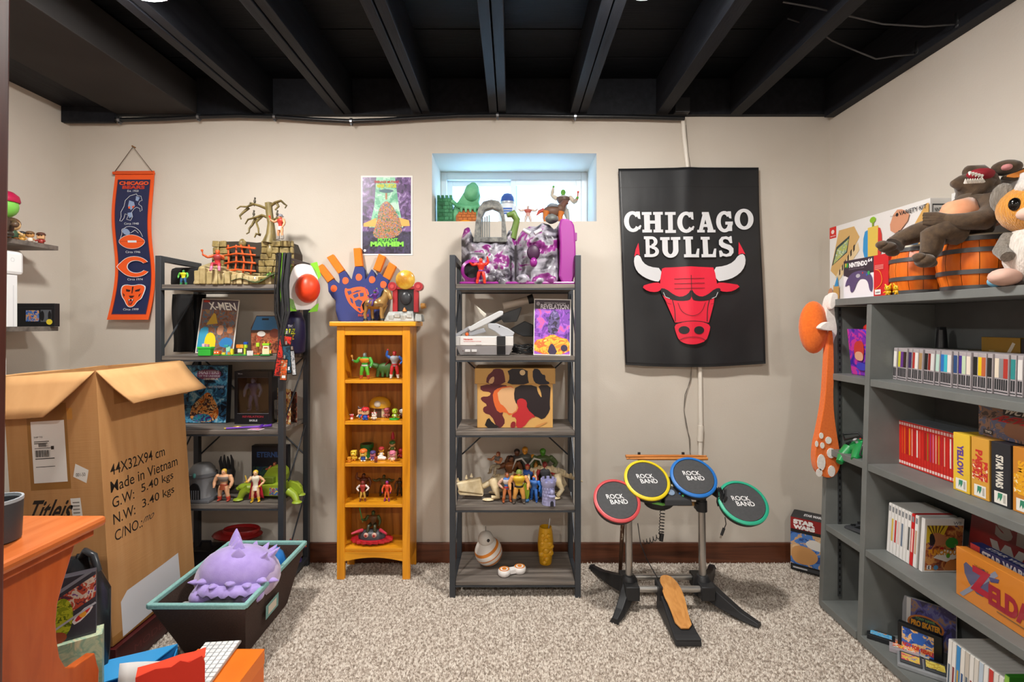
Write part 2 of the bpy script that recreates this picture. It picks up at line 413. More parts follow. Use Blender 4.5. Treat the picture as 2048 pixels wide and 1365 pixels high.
# dark door edge beside the viewer
dm = NM('dark_red_door_wood', ['#3a1a14', '#572a20'], scale=(60,60,4), rough=.35, detail=5)
xb_, xt_ = X(-2,.775), X(31,.775)
dr = MB().hexa([(xb_-.05,.74,0),(xb_,.74,0),(xb_,.775,0),(xb_-.05,.775,0),(xt_-.05,.74,2.299),(xt_,.74,2.299),(xt_,.775,2.299),(xt_-.05,.775,2.299)])
struct('trim_1', dr, dm, bevel=.004)
# ------------------------------------------------------------------ metal and wood shelf units
boardm = NM('grey_oak_board', ['#4b4541', '#6b645e', '#7d756e'], scale=(3,45,45), rough=.5, detail=6, dist=.4)
steelm = P('#3c4046', .4, .3)
TIERS = [1.405, 1.080, .741, .403, .066]
def etagere(x0, x1, yf, yb, label):
    t = thing('metal_shelf_unit', label, 'shelf unit', (x0, yf, 0), 0, 'metal framed shelf units')
    w = x1-x0; d = yb-yf; q = .026; H = 1.536
    for sx, a in ((0,0),(1,w-q)):
        for sy, b in ((0,0),(1,d-q)):
            obj('post', MB().box((a,b,-.008),(a+q,b+q,H)), steelm, t, bevel=.002)
        obj('top_rail', MB().box((a,q,H-q),(a+q,d-q,H)), steelm, t, bevel=.002)
        obj('base_rail', MB().box((a,q,.02),(a+q,d-q,.04)), steelm, t, bevel=.002)
        xs = a + q/2
        for i in range(4):
            obj('side_brace', MB().tube([(xs,d-q,TIERS[i]-.03),(xs,q*.6,TIERS[i+1]+.01)], .004, 6), steelm, t)
    for s in (0, 1):
        a, b = (q, w-q) if s else (w-q, q)
        obj('back_brace', MB().tube([(a,d-.004-.006*s,TIERS[1]-.02),(b,d-.004-.006*s,.56)], .004, 6), steelm, t)
        obj('back_brace', MB().tube([(a,d-.004-.006*s,.40),(b,d-.004-.006*s,.07)], .004, 6), steelm, t) if False else None
    for z in TIERS:
        obj('shelf_board', MB().box((q+.001,.004,z-.019),(w-q-.001,d-.012,z)), boardm, t, bevel=.0015)
        obj('shelf_rail', MB().box((q,.001,z-.026),(w-q,.012,z-.0195)), steelm, t)
        obj('shelf_rail', MB().box((q,d-.012,z-.026),(w-q,d-.001,z-.0195)), steelm, t)
    return t
LX0, LX1, LYF, LYB = X(310,2.2), X(567,2.2), 2.20, 2.49
MX0, MX1, MYF, MYB = X(899,2.18), X(1162,2.18), 2.18, 2.48
etagere(LX0, LX1, LYF, LYB, 'metal shelf unit with grey boards behind the cardboard box, crowded with toys')
etagere(MX0, MX1, MYF, MYB, 'metal shelf unit with grey boards under the small window')
# ------------------------------------------------------------------ honey oak bookcase
oak = NM('honey_oak', ['#cc8010', '#e29418', '#eca022'], scale=(40,40,3), rough=.32, detail=6, dist=.5)
oakh = NM('honey_oak_board', ['#d08816', '#e69c1e', '#eea828'], scale=(3,30,40), rough=.32, detail=6, dist=.5)
oakb = NM('oak_back_panel', ['#8a5518', '#a96b20', '#b8782a'], scale=(45,45,4), rough=.5, detail=6, dist=.8)
OY = 2.336; ox0, ox1 = X(673.5,OY), X(820,OY); OD = .165; OW = ox1-ox0
def OZ(py): return Zp(py, OY)
t = thing('oak_bookcase', 'narrow honey oak bookcase with five cubbies between the two metal shelf units', 'bookcase', (ox0, OY, 0))
st = .037
obj('top_board', MB().box((-.03,-.018,OZ(653)),(OW+.03,OD+.006,OZ(643.5))), oakh, t, bevel=.004)
for a in (0, OW-st):
    obj('stile', MB().box((a,0,-.008),(a+st,.02,OZ(653)-.0005)), oak, t, bevel=.002)
    obj('rear_leg', MB().box((a,OD-.02,-.008),(a+st,OD,.1)), oak, t, bevel=.002)
for a in (0.001, OW-.019):
    obj('side_panel', MB().box((a,.0205,.075),(a+.018,OD-.0005,OZ(653)-.0005)), oak, t, bevel=.001)
obj('back_panel', MB().box((.02,OD-.008,.08),(OW-.02,OD-.001,OZ(653)-.001)), oakb, t)
obj('top_rail', MB().box((st,.002,OZ(671)),(OW-st,.02,OZ(653)-.0005)), oakh, t, bevel=.002)
SHZ = [OZ(p) for p in (761, 844, 928, 1010, 1098)]
for z in SHZ:
    obj('shelf', MB().box((st-.0185 if False else .0195,.006,z-.016),(OW-.0195,OD-.009,z)), oakh, t, bevel=.0015)
arch = [(st,SHZ[4]-.017)] + [(st+(OW-2*st)*i/10, SHZ[4]-.062+.018*math.sin(math.pi*i/10)) for i in range(11)] + [(OW-st,SHZ[4]-.017)]
obj('apron', MB().prism(arch, .016, frame((0,.018,0),(1,0,0),(0,0,1))), oakh, t)
# ------------------------------------------------------------------ grey bookcase on the right
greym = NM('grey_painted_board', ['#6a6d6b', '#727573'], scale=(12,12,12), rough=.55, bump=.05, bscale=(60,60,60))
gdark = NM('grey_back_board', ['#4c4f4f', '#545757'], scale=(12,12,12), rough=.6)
GS = .030; GX = 1.338; GBK = 1.628
GY = [2.12, 1.885, 1.02]          # far side, divider, near side (far faces)
GA, GB, GC, GD, GT = 1.013, .689, .361, .031, 1.331
def gx(z): return GX + GS*z
t = thing('grey_bookcase', 'long grey painted bookcase standing along the right wall', 'bookcase', (0,0,0))
def slanted(y0, y1, z0, z1, xb=GBK):
    return [(gx(z0),y0,z0),(xb,y0,z0),(xb,y1,z0),(gx(z0),y1,z0),(gx(z1),y0,z1),(xb,y0,z1),(xb,y1,z1),(gx(z1),y1,z1)]
th = .025
for y in GY: obj('upright', MB().hexa(slanted(y-th, y, .0, GT-.03)), greym, t, bevel=.0015)
obj('top_board', MB().box((gx(GT)-.004,GY[2]-th-.01,GT-.028),(GBK,GY[0]+.006,GT)), greym, t, bevel=.002)
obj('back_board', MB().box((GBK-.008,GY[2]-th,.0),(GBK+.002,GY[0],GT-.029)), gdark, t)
for z in (GA, GB, GC):
    for a, b in ((GY[1]+.0005, GY[0]-th-.0005), (GY[2]+.0005, GY[1]-th-.0005)):
        obj('shelf', MB().box((gx(z)+.003,a,z-.027),(GBK-.009,b,z)), greym, t, bevel=.0015)
for a, b in ((GY[1]+.0005, GY[0]-th-.0005), (GY[2]+.0005, GY[1]-th-.0005)):
    obj('base_board', MB().box((gx(GD)-.006,a,GD-.03),(GBK-.009,b,GD)), greym, t, bevel=.0015)
for xx in (gx(.6)+.055, GBK-.06):
    strip = obj('shelf_track', MB().box((xx-.007,GY[0]-th-.004,.05),(xx+.007,GY[0]-th-.0005,GT-.035)), P('#55585a', .4, .5), t)
    sl = MB()
    for k in range(48):
        z = .06 + k*.026; sl.box((xx-.003,GY[0]-th-.0045,z),(xx+.003,GY[0]-th-.0039,z+.012))
    obj('slots', sl, P('#0c0c0c', .8), strip); strip.children[0]['kind'] = 'stuff'
# ------------------------------------------------------------------ orange wood desk, lower left
dkm = NM('orange_cherry_wood', ['#a8491a', '#b9541f', '#c25e28'], scale=(30,30,5), rough=.28, detail=5, dist=.4)
dkt = NM('orange_cherry_top', ['#c0622c', '#cc6d36', '#d0743c'], scale=(30,4,30), rough=.25, detail=5, dist=.4)
t = thing('wooden_desk', 'orange-brown cherry wood desk with a scalloped end panel, lower left', 'desk', (-.985, 1.18, 0))
obj('desk_top', MB().box((-1.2,-1.0,.737),(0,0,.762)), dkt, t, bevel=.009)
obj('top_moulding', MB().box((-1.19,-.99,.717),(-.018,-.016,.7365)), dkm, t, bevel=.004)
pf = [(-.9,.0),(.022,.0),(.030,.30),(.033,.36),(.026,.385),(.020,.412),(-.035,.416),(-.058,.43),(-.073,.465),(-.080,.51),(-.082,.55),(-.078,.59),(-.068,.62),(-.056,.65),(-.044,.68),(-.036,.70),(-.034,.7165),(-.9,.7165)]
obj('end_panel', MB().prism(pf, .022, frame((-.07,0,0),(0,1,0),(0,0,1))), dkm, t, bevel=.003)
obj('modesty_panel', MB().box((-1.1,-.30,.25),(-.072,-.28,.7165)), dkm, t)
obj('end_panel', MB().box((-1.16,-.9,0),(-1.14,-.05,.7165)), dkm, t, bevel=.003)
# ------------------------------------------------------------------ wall shelves on the left wall
for z, y0, y1, dep, lb in ((1.585,.7,2.243,.20,'grey wood wall shelf with a row of small figures, upper left'), (1.213,.7,2.243,.20,'grey wood wall shelf under the video cassette')):
    t = thing('wall_shelf', lb, 'shelf', (XL,0,z), 0, 'grey wall shelves')
    obj('board', MB().box((0.001,y0,-.020),(dep,y1,0)), boardm, t, bevel=.001)
    for yb in (1.0, 2.0):
        obj('bracket', MB().box((.001,yb,-.10),(.012,yb+.02,-.021)).box((.001,yb,-.032),(.16,yb+.02,-.021)), steelm, t)
# ------------------------------------------------------------------ toy builders (plain generic toys)
def limb(pts, rs, n=8): return MB().tube(pts, rs, n)
POSE = {  # side -> elbow, hand offsets from the shoulder (outward, forward(-y), up)
    'down': ((.08, .02, -.15), (.06, .09, -.29)), 'flex': ((.10, .02, -.13), (.17, .16, -.06)),
    'up': ((.10, .02, .08), (.06, .06, .26)), 'fwd': ((.06, .12, -.10), (.03, .28, -.04)), 'wide': ((.15, .02, -.05), (.26, .08, .02)),
    'hip': ((.13, -.01, -.13), (.02, .08, -.24))}
def fig(label, x, y, z, h, rz=0.0, skin='#d99a6c', torso=None, legs=None, arms=None, boots=None, hair=None, belt=None, gloves=None,
        la='down', ra='down', sit=False, cape=None, item=None, item_c='#b0b0b0', chest=None, group='toy figures', name='toy_figure', bulk=1.0, lean=0.0, stride=.0, helmet=None, skirt=None, mat_r=.42, feet=True):
    t = thing(name, label, 'toy figure', (x, y, z), 0, group, rot=(lean, 0, R(rz)), scale=h)
    c = lambda k, d: P(k or d, mat_r)
    b = bulk; dz = -.20 if sit else 0.0
    prof = [(.0,.44),(.085*b,.45),(.098*b,.49),(.088*b,.55),(.10*b,.62),(.135*b,.69),(.16*b,.75),(.15*b,.80),(.085*b,.835),(.045,.855)]
    obj('torso', MB().lathe([(r,zz+dz) for r,zz in prof], 12, sy=.66), c(torso, skin), t, smooth=60)
    if chest: obj('chest_plate', MB().lathe([(.104*b,.63+dz),(.139*b,.69+dz),(.164*b,.75+dz),(.15*b,.79+dz)], 12, sy=.70, cap=False), c(chest, skin), t, smooth=60)
    if belt: obj('belt', MB().lathe([(.10*b,.49+dz),(.104*b,.50+dz),(.1*b,.54+dz),(.09*b,.55+dz)], 12, sy=.70), c(belt, skin), t, smooth=60)
    if skirt: obj('skirt', MB().lathe([(.095*b,.52+dz),(.115*b,.44+dz),(.13*b,.38+dz)], 12, sy=.75), c(skirt, skin), t, smooth=60)
    hz = .915 + dz
    hd = obj('head', MB().tube([(0,0,.83+dz),(0,0,.86+dz)], .042, 8).ball((0,-.006,hz), (.068,.078,.085), 12, 8).ball((0,-.03,hz-.05), (.045,.045,.035), 8, 6).ball((0,-.085,hz-.012), (.014,.018,.018), 6, 4), c(skin, skin), t, smooth=60)
    for s in (-1, 1): obj('eye', MB().ball((.027*s,-.074,hz+.012), (.012,.008,.010), 6, 4), P('#1a1512', .3), hd)
    if hair: obj('hair', MB().ball((0,.012,hz+.026), (.078,.082,.074), 12, 8).ball((0,.055,hz-.03), (.06,.04,.06), 8, 6), c(hair, skin), hd, smooth=60)
    if helmet: obj('helmet', MB().lathe([(.086,-.01),(.09,.02),(.078,.065),(.045,.095),(.004,.105)], 12, c=(0,.004,hz), sy=1.05).box((-.086,-.075,hz-.012),(.086,.09,hz+.012)), c(helmet, skin), hd, smooth=50)
    for s, p in ((-1, la), (1, ra)):
        e, w = POSE[p]; S = Vector((.165*b*s, 0, .775+dz))
        E = S + Vector((e[0]*s, -e[1], e[2])); Wp = S + Vector((w[0]*s, -w[1], w[2]))
        ar = obj('arm', MB().ball(S, .056*b, 8, 6).tube([S, S.lerp(E,.5), E, E.lerp(Wp,.4), Wp], [.05*b,.055*b,.042*b,.046*b,.03*b], 8), c(arms, skin), t, smooth=60)
        d = (Wp-E).normalized(); Hn = Wp + d*.025
        hm = MB().ball(Hn, (.032,.03,.036), 8, 6).tube([Wp, Wp+Vector((-.03*s,-.025,0))+d*.02], [.014,.010], 5)
        for q in (-1, 0, 1): hm.tube([Hn+Vector((.012*q,-.012,0)), Hn+Vector((.012*q,-.028,0))+d*.014], [.011,.008], 5)
        obj('hand', hm, c(gloves, skin), ar, smooth=60)
        if item and s == item[0]:
            L = item[1]; k = item[2] if len(item) > 2 else 'staff'
            dirv = Vector((.12*s, -.25, 1)).normalized()
            im = MB()
            if k == 'staff': im.tube([Hn-dirv*L*.3, Hn+dirv*L*.7], .012, 6).ball(Hn+dirv*L*.7, .028, 8, 6)
            elif k == 'club': im.tube([Hn-dirv*L*.2, Hn+dirv*L*.3, Hn+dirv*L*.5, Hn+dirv*L*.62], [.014,.018,.045,.03], 8)
            else: im.tube([Hn-dirv*L*.18, Hn], .012, 6).box((-.07,-.012,-.01),(.07,.012,.01), Matrix.Translation(Hn)).tube([Hn, Hn+dirv*L*.7, Hn+dirv*L*.8], [.022,.02,.002], 6, flat=.3)
            obj('held_item', im, P(item_c, .35), t, smooth=50)
    for s in (-1, 1):
        Hp = Vector((.062*b*s, 0, .46+dz))
        if sit: K = Hp + Vector((.05*s, -.22, .02)); A = K + Vector((.02*s, -.05, -.23))
        else: K = Vector((.10*b*s, -.02-stride*s, .25)); A = Vector((.115*b*s, .015-stride*1.3*s, .055))
        lg = obj('leg', MB().tube([Hp+Vector((0,0,.02)), Hp.lerp(K,.45), K, K.lerp(A,.4), A], [.06*b,.066*b,.047*b,.05*b,.034*b], 8), c(legs, skin), t, smooth=60)
        B1 = K.lerp(A, .45)
        obj('boot', MB().tube([B1, B1+(A-B1)*.1, A, A+Vector((0,0,-.03))], [.053*b,.057*b,.044*b,.04*b], 8).ball(A+Vector((.012*s,-.045,-.022)), (.04,.075,.032), 8, 6), c(boots, legs or skin), lg, smooth=60)
    if cape:
        cm = MB(); cols = 7; rows = 7; vs = []
        for j in range(rows):
            f = j/(rows-1); wv = .13*b + .12*f
            for i in range(cols):
                u = i/(cols-1)*2-1; vs.append((u*wv, .10+.05*f+.02*math.cos(u*9)*f-.05*u*u, .82-.74*f))
        cm.add(vs, [(j*cols+i, j*cols+i+1, (j+1)*cols+i+1, (j+1)*cols+i) for j in range(rows-1) for i in range(cols-1)])
        co = obj('cape', cm, c(cape, skin), t, smooth=80); m = co.modifiers.new('s','SOLIDIFY'); m.thickness = .012
    return t
def chibi(label, x, y, z, h, rz=0.0, head='#f0c8a0', body='#3060c0', hat=None, feet='#7a4a20', arms=None, hair=None, block=False, group='small toy figures', spots=None, ears=None, name='toy_figurine', belly=None, snout=None):
    t = thing(name, label, 'toy figure', (x, y, z), R(rz), group, scale=h)
    hm = MB()
    if block: hm.box((-.22,-.19,.40),(.22,.19,.80))
    else: hm.ball((0,0,.62), (.27,.25,.25), 14, 10)
    hd = obj('head', hm, P(head,.4), t, smooth=50, bevel=.05 if block else 0)
    fy = -.19 if block else -.235
    for s in (-1, 1): obj('eye', MB().ball((.09*s,fy,.66), (.032,.022,.05), 8, 6), P('#15130f',.25), hd)
    if snout: obj('snout', MB().ball((0,fy-.02,.55), (.11,.09,.075), 10, 6), P(snout,.4), hd, smooth=60)
    obj('body', MB().lathe([(.13,.08),(.19,.14),(.20,.24),(.16,.36),(.10,.42)], 12, sy=.85), P(body,.4), t, smooth=60)
    if belly: obj('belly', MB().ball((0,-.11,.24), (.12,.08,.12), 10, 6), P(belly,.4), t, smooth=60)
    if hat: obj('hat', MB().lathe([(.275,.0),(.29,.03),(.27,.13),(.18,.21),(.01,.24)], 16, c=(0,0,.70)).ball((0,-.24,.715),(.16,.12,.03),10,6), P(hat,.4), hd, smooth=50)
    if hair: obj('hair', MB().ball((0,.05,.68), (.285,.25,.245), 14, 10), P(hair,.45), hd, smooth=60)
    if spots:
        for a in (-90, -25, -155): obj('spot', MB().ball((.26*math.cos(R(a)),.26*math.sin(R(a)),.80), (.07,.07,.06), 8, 6), P(spots,.4), hd, smooth=60)
    if ears:
        for s in (-1, 1): obj('ear', MB().tube([(.14*s,0,.82),(.2*s,0,.95),(.24*s,0,1.03)], [.07,.06,.01], 8, flat=.5), P(ears,.4), hd, smooth=60)
    for s in (-1, 1):
        obj('arm', MB().tube([(.17*s,-.02,.34),(.25*s,-.08,.26),(.25*s,-.14,.24)], [.055,.05,.05], 7).ball((.25*s,-.16,.24), .065, 8, 6), P(arms or head,.4), t, smooth=60)
        obj('foot', MB().ball((.11*s,-.05,.06), (.10,.14,.06), 10, 6), P(feet,.4), t, smooth=60)
    return t
# ------------------------------------------------------------------ tall cardboard box
card = NM('brown_cardboard', ['#b07f4c', '#b88753', '#bd8d5a'], scale=(25,25,3), rough=.8, bump=.06, bscale=(4,4,260))
cardi = NM('cardboard_inside', ['#c79763', '#cf9f6b'], scale=(20,20,3), rough=.85)
bt = thing('cardboard_box', 'tall brown cardboard shipping box with its top flaps open, lower left', 'box', (-1.393, 1.69, .1), rot=(0, R(-3.6), 0))
bw, bl, bh, q = .325, .44, .965, .006
obj('front_wall', MB().box((-bw,0,0),(0,q,bh)), card, bt); obj('back_wall', MB().box((-bw,bl-q,0),(0,bl,bh)), card, bt)
obj('side_wall', MB().box((-q,q,0),(0,bl-q,bh)), card, bt); obj('side_wall', MB().box((-bw,q,0),(-bw+q,bl-q,bh)), card, bt)
obj('bottom', MB().box((-bw+q,q,0),(-q,bl-q,q)), card, bt)
def flap(a, b, dv, name='flap', tl=.05, tr=.05):
    """flap hinged on edge a-b, hanging by vector dv, with a sagging sheet and thickness"""
    a = Vector(a); b = Vector(b); dv = Vector(dv); vs = []; nu, nv = 9, 5
    rr = random.Random(int(a.x*1000+a.y*77))
    nrm = (b-a).cross(dv).normalized()
    for j in range(nv):
        f = j/(nv-1)
        for i in range(nu):
            u = i/(nu-1); u2 = tl*f + u*(1-(tl+tr)*f)
            vs.append(a+(b-a)*u2 + dv*f + nrm*(.003*math.sin(f*math.pi)+.002*math.sin(7*u+3*f)+rr.uniform(-.001,.001)) )
    m = MB().add(vs, [(j*nu+i, j*nu+i+1, (j+1)*nu+i+1, (j+1)*nu+i) for j in range(nv-1) for i in range(nu-1)])
    o = obj(name, m, cardi, bt, smooth=60); s = o.modifiers.new('s','SOLIDIFY'); s.thickness = .005; s.offset = 0
flap((.004,-.002,bh-.002), (.004,bl,bh-.002), (.09,.0,-.125), tl=.10, tr=-.02)
flap((-bw,-.004,bh-.002), (-.002,-.004,bh-.002), (.0,-.065,-.14), tl=.0, tr=.38)
flap((-bw-.003,.01,bh), (-bw-.003,bl-.01,bh), (-.14,0,-.07))
flap((-bw+.01,bl+.003,bh), (-.01,bl+.003,bh), (0,.06,-.15))
ink = '#1d1712'
def BU(px): return 1.43*970/(VX-px) - 1.69
rf = frame((0,0,0),(0,1,0),(0,0,1))
tl = []
for s, u0, u1, v0, hh in (('44X32X94 cm',.035,.305,.585,.040),('Made in Vietnam',.032,.375,.525,.040),('G.W:',.035,.135,.469,.038),('5.40 kgs',.17,.345,.469,.042),
                          ('N.W:',.035,.135,.41,.038),('3.40 kgs',.17,.345,.41,.042),('C/NO.:',.037,.165,.350,.038)):
    tl.append(('t', s, u0, v0, u1, v0+hh, ink, .004))
art(bt, rf, 1, 1, [('t','mo',.175,.362,.225,.382,'#3a3530',0.0,.3)], 'pen_mark', norm=False)
for r_ in tl: art(bt, rf, 1, 1, [r_], 'printed_text', norm=False)
art(bt, rf, 1, 1, [('p', [(.045,.005),(.35,.02),(.345,.165),(.25,.16),(.075,.155),(.045,.13)], '#d9d9de')], 'paper_sheet', norm=False)
for r_ in (('r',.0,.0,.44,.03,'#a0703a'),('r',.07,bh-.13,.18,bh-.05,'#9a6a36')): art(bt, rf, 1, 1, [r_], 'packing_tape', norm=False, eps=.0001)
ff = frame((-bw,0,0),(1,0,0),(0,0,1))
for r_ in (('r',.075,.56,.215,.86,'#96682f'),('r',.216,.80,.235,.84,'#c58a3a')): art(bt, ff, 1, 1, [r_], 'packing_tape', norm=False, eps=.0001)
lb = [('r',.088,.585,.205,.80,'#e6e1dc')]
lb += [('r',.098,.64,.165,.642,ink),('r',.098,.668,.165,.671,ink),('r',.098,.705,.165,.707,ink),('r',.155,.70,.165,.712,ink),('t','SHIP TO',.098,.742,.128,.748,ink),('r',.098,.728,.15,.731,'#555048'),('r',.098,.722,.145,.725,'#555048')]
lb += [('r',.10+.0035*i,.676,.10+.0035*i+(.0022 if i%3 else .0012),.70,ink) for i in range(15)]
lb += [('r',.118+.003*i,.712,.118+.003*i+.0018,.724,ink) for i in range(10)]
art(bt, ff, 1, 1, lb, 'shipping_label', norm=False, eps=.0003)
art(bt, ff, 1, 1, [('p',[(.225,.60),(.27,.575),(.28,.62),(.235,.645)],'#dfdad3'),('t','001-50',.235,.60,.268,.612,ink)], 'sticker', norm=False)
art(bt, ff, 1, 1, [('p',[(.215,.45),(.25,.45),(.245,.525),(.21,.525)],'#dfdad3')] + [('r',.218,.46+.012*i,.242,.464+.012*i,'#77726a') for i in range(5)], 'sticker', norm=False)
art(bt, ff, 1, 1, [('t','Titleis',.065,.45,.215,.525,ink,.02,.25)], 'printed_text', norm=False)
drb = carton('dark_red_box', 'dark red flat box under the tall cardboard box', 'box', (-1.475, 1.68, -.002), .2, .42, .098, mat=P('#4a1214', .4), right=[('r',.05,.2,.95,.8,'#5c1a1a'),('t','MODEL',.2,.35,.6,.6,'#7c3230')])
# ------------------------------------------------------------------ fabric bin with plush
binm = NM('brown_bin_fabric', ['#3a2a24', '#46332b'], scale=(200,200,200), rough=.9, bump=.2)
teal = NM('teal_piping_fabric', ['#7fb0ad', '#8dbdb9'], scale=(150,150,150), rough=.85, bump=.15)
T0 = (-1.262,1.682,-.927,2.168,.246); B0 = (-1.205,1.79,-.985,2.12,.004)
b_ = thing('fabric_bin', 'dark brown fabric storage bin with a light teal rim on the carpet', 'bin', (0,0,0))
tv = [(T0[0],T0[1],T0[4]),(T0[2],T0[1],T0[4]),(T0[2],T0[3],T0[4]),(T0[0],T0[3],T0[4])]; bv = [(B0[0],B0[1],B0[4]),(B0[2],B0[1],B0[4]),(B0[2],B0[3],B0[4]),(B0[0],B0[3],B0[4])]
for i in range(4):
    j = (i+1)%4
    o = obj('wall', MB().add([bv[i],bv[j],tv[j],tv[i]], [(0,1,2,3)]), binm, b_); m = o.modifiers.new('s','SOLIDIFY'); m.thickness = .006; m.offset = -1
    obj('rim_piping', MB().box((-.001,-.008,-.009),((Vector(tv[j])-Vector(tv[i])).length+.004,.008,.009), Matrix.Translation(tv[i]) @ Matrix.Rotation(math.atan2(tv[j][1]-tv[i][1], tv[j][0]-tv[i][0]),4,'Z')), teal, b_, bevel=.004)
obj('floor_panel', MB().box((B0[0],B0[1],.004),(B0[2],B0[3],.012)), binm, b_)
vn = (Vector(tv[1])-Vector(bv[1])).normalized()
tf = frame(Vector(bv[1]).lerp(Vector(bv[2]),.36)+vn*.085+Vector((.012,0,0)), (Vector(tv[2])-Vector(tv[1])), vn)
art(b_, tf, .1, .08, [('r',0,0,1,1,teal),('r',.18,.2,.82,.8,'#e9e0cf')], 'label_holder', eps=.001)
pm = NM('lilac_plush', ['#a58fd6', '#b39ee0'], scale=(30,30,30), rough=.95, bump=.1, bscale=(300,300,300), sheen=.6)
pm2 = NM('pale_lilac_plush', ['#b9a6cf', '#c6b4d9'], scale=(30,30,30), rough=.95, bump=.1, bscale=(300,300,300), sheen=.6)
pt = thing('purple_plush', 'round lilac plush toy with soft spikes lying in the fabric bin', 'plush toy', (-1.055, 1.87, .255), rot=(R(-12), R(6), R(14)))
obj('body', MB().ball((0,0,.0), (.150,.125,.105), 20, 14), pm2, pt, smooth=80)
obj('shell', MB().ball((0,-.012,.022), (.138,.122,.092), 20, 14), pm, pt, smooth=80)
def spike(base, dirv, L, r, parent, m, name='spike'):
    base = Vector(base); d = Vector(dirv).normalized()
    obj(name, MB().tube([base-d*.012, base+d*L*.3, base+d*L*.75, base+d*L], [r,r*.85,r*.4,.002], 8, flat=.55), m, parent, smooth=70)
for i in range(7):
    a = R(205 + 22*i); spike((.128*math.cos(a), .105*math.sin(a)-.01, -.005+.01*(i%2)), (math.cos(a), math.sin(a), .05), .04, .024, pt, pm)
for i in range(6):
    a = R(-40+24*i); spike((.10*math.cos(a), .085*math.sin(a), .065), (math.cos(a)*.7, math.sin(a)*.5, .75), .045, .024, pt, pm)
for i, (xx, yy, L) in enumerate(((-.035,.03,.07),(-.02,-.01,.045),(-.005,-.045,.05),(.005,-.085,.04))):
    spike((xx, yy, .10-.5*abs(yy)*.4), (-.1+.05*i, -.15*i, 1), L, .028, pt, pm, 'back_fin')
for s in (-1, 1): obj('foot', MB().ball((.085*s-.01,-.085,-.045), (.04,.045,.03), 12, 8), pm, pt, smooth=70)
fr = MB(); vs = []
for i in range(25):
    u = i/24; a = R(215+100*u); vs += [(.137*math.cos(a),-.012+.121*math.sin(a),.0), (.155*math.cos(a),-.02+.138*math.sin(a),-.03+.006*math.sin(i*1.9))]
fr.add(vs, [(2*i,2*i+1,2*i+3,2*i+2) for i in range(24)])
o = obj('frill', fr, pm, pt, smooth=80); o.modifiers.new('s','SOLIDIFY').thickness = .006
gt = thing('folded_grey_cloth', 'folded light grey knit cloth beside the lilac plush', 'cloth', (-1.09,1.735,.19), rot=(R(20),0,R(4)))
obj('fold', MB().box((-.09,-.02,0),(.09,.02,.045)), NM('grey_knit', ['#8f9392', '#a2a6a4'], scale=(300,60,60), rough=.95, bump=.3), gt, bevel=.012)
obj('fold', MB().box((-.085,-.012,-.03),(.085,.03,-.001)), NM('grey_knit', []), gt, bevel=.01)
bt2 = thing('blue_toy', 'shiny blue pointed toy in the far corner of the fabric bin', 'toy', (-1.005,2.06,.17))
obj('body', MB().tube([(0,0,0),(0,0,.04),(0,0,.08),(-.005,0,.115)], [.04,.045,.03,.003], 8), P('#2f7fd0',.25), bt2, smooth=40)
obj('base', MB().ball((0,0,.0),(.05,.05,.03),10,8), P('#1c4f8f',.3), bt2, smooth=60)
gt2 = thing('green_toy', 'lime green toy ball peeking out beside the lilac plush', 'toy', (-1.0,1.945,.2))
obj('ball', MB().ball((0,0,0),(.045,.05,.045),14,10), P('#8fcf5a',.4), gt2, smooth=70)
obj('patch', MB().ball((.02,.01,.02),(.03,.03,.03),10,8), P('#3fa06a',.4), gt2, smooth=70)
bl_ = thing('bin_filling', 'dark jumbled cloth filling the bottom of the fabric bin', 'cloth', (-1.095,1.955,.03))
obj('heap', MB().ball((0,0,.05),(.095,.13,.06),16,10).jitter(.006,4), NM('dark_blue_cloth', ['#15161d','#22273a'], scale=(20,20,20), rough=.9), bl_, smooth=80)
# ------------------------------------------------------------------ floor clutter, lower left
ob = carton('orange_box', 'bright orange flat cardboard box on the carpet under a keyboard', 'box', (-.945, 1.40, -.001), .222, .228, .132, mat=P('#e8701a', .45), bevel=.002)
obj('lid', MB().box((-.1125,-.002,.085),(.1125,.230,.1345)), P('#f07a1e',.45), ob, bevel=.002)
kb = thing('keyboard', 'slim white and silver computer keyboard lying across the orange box', 'keyboard', (-.972, 1.515, .136), rot=(0,0,R(-85)))
obj('chassis', MB().box((-.14,-.058,0),(.14,.058,.008)), P('#c9ccd0',.3,.7), kb, bevel=.003)
keym = MB().box((-.0078,-.0078,0),(.0078,.0078,.004)); key0 = None
for r_ in range(6):
    for c_ in range(14):
        wide = (r_ == 0 and 3 <= c_ <= 7)
        if wide and c_ != 5: continue
        if key0 is None: ko = key0 = obj('key', keym, P('#f4f5f6',.4), kb, bevel=.0012)
        else:
            ko = key0.copy(); COL.objects.link(ko); ko.parent = kb
        ko.location = (-.1235+.019*c_, -.0475+.019*r_, .0082)
        if wide: ko.scale = (5.6,1,1)
bb = thing('blue_box', 'open sky-blue shoebox with its lid ajar, lower left', 'box', (-1.142, 1.655, -.001), R(25))
bm = P('#2f8fd0',.4)
obj('bottom', MB().box((-.25,-.15,0),(0,0,.004)), bm, bb)
for a, b2 in (((-.25,-.15,.004),(0,-.146,.10)), ((-.25,-.004,.004),(0,0,.13)), ((-.25,-.146,.004),(-.246,-.004,.12)), ((-.004,-.146,.004),(0,-.004,.12))): obj('side', MB().box(a,b2), bm, bb)
obj('lid', MB().prism([(-.255,.0),(.0,.0),(-.075,-.085),(-.26,-.11)], .004, frame((0,0,.131),(1,0,0),(0,1,.12))), P('#3d9fe0',.4), bb)
obj('lid_lip', MB().prism([(-.262,0),(-.075,.012),(-.08,-.025),(-.262,-.04)], .003, frame((0,-.11,.118),(1,.12,0),(0,0,1))), P('#56b2ee',.4), bb)
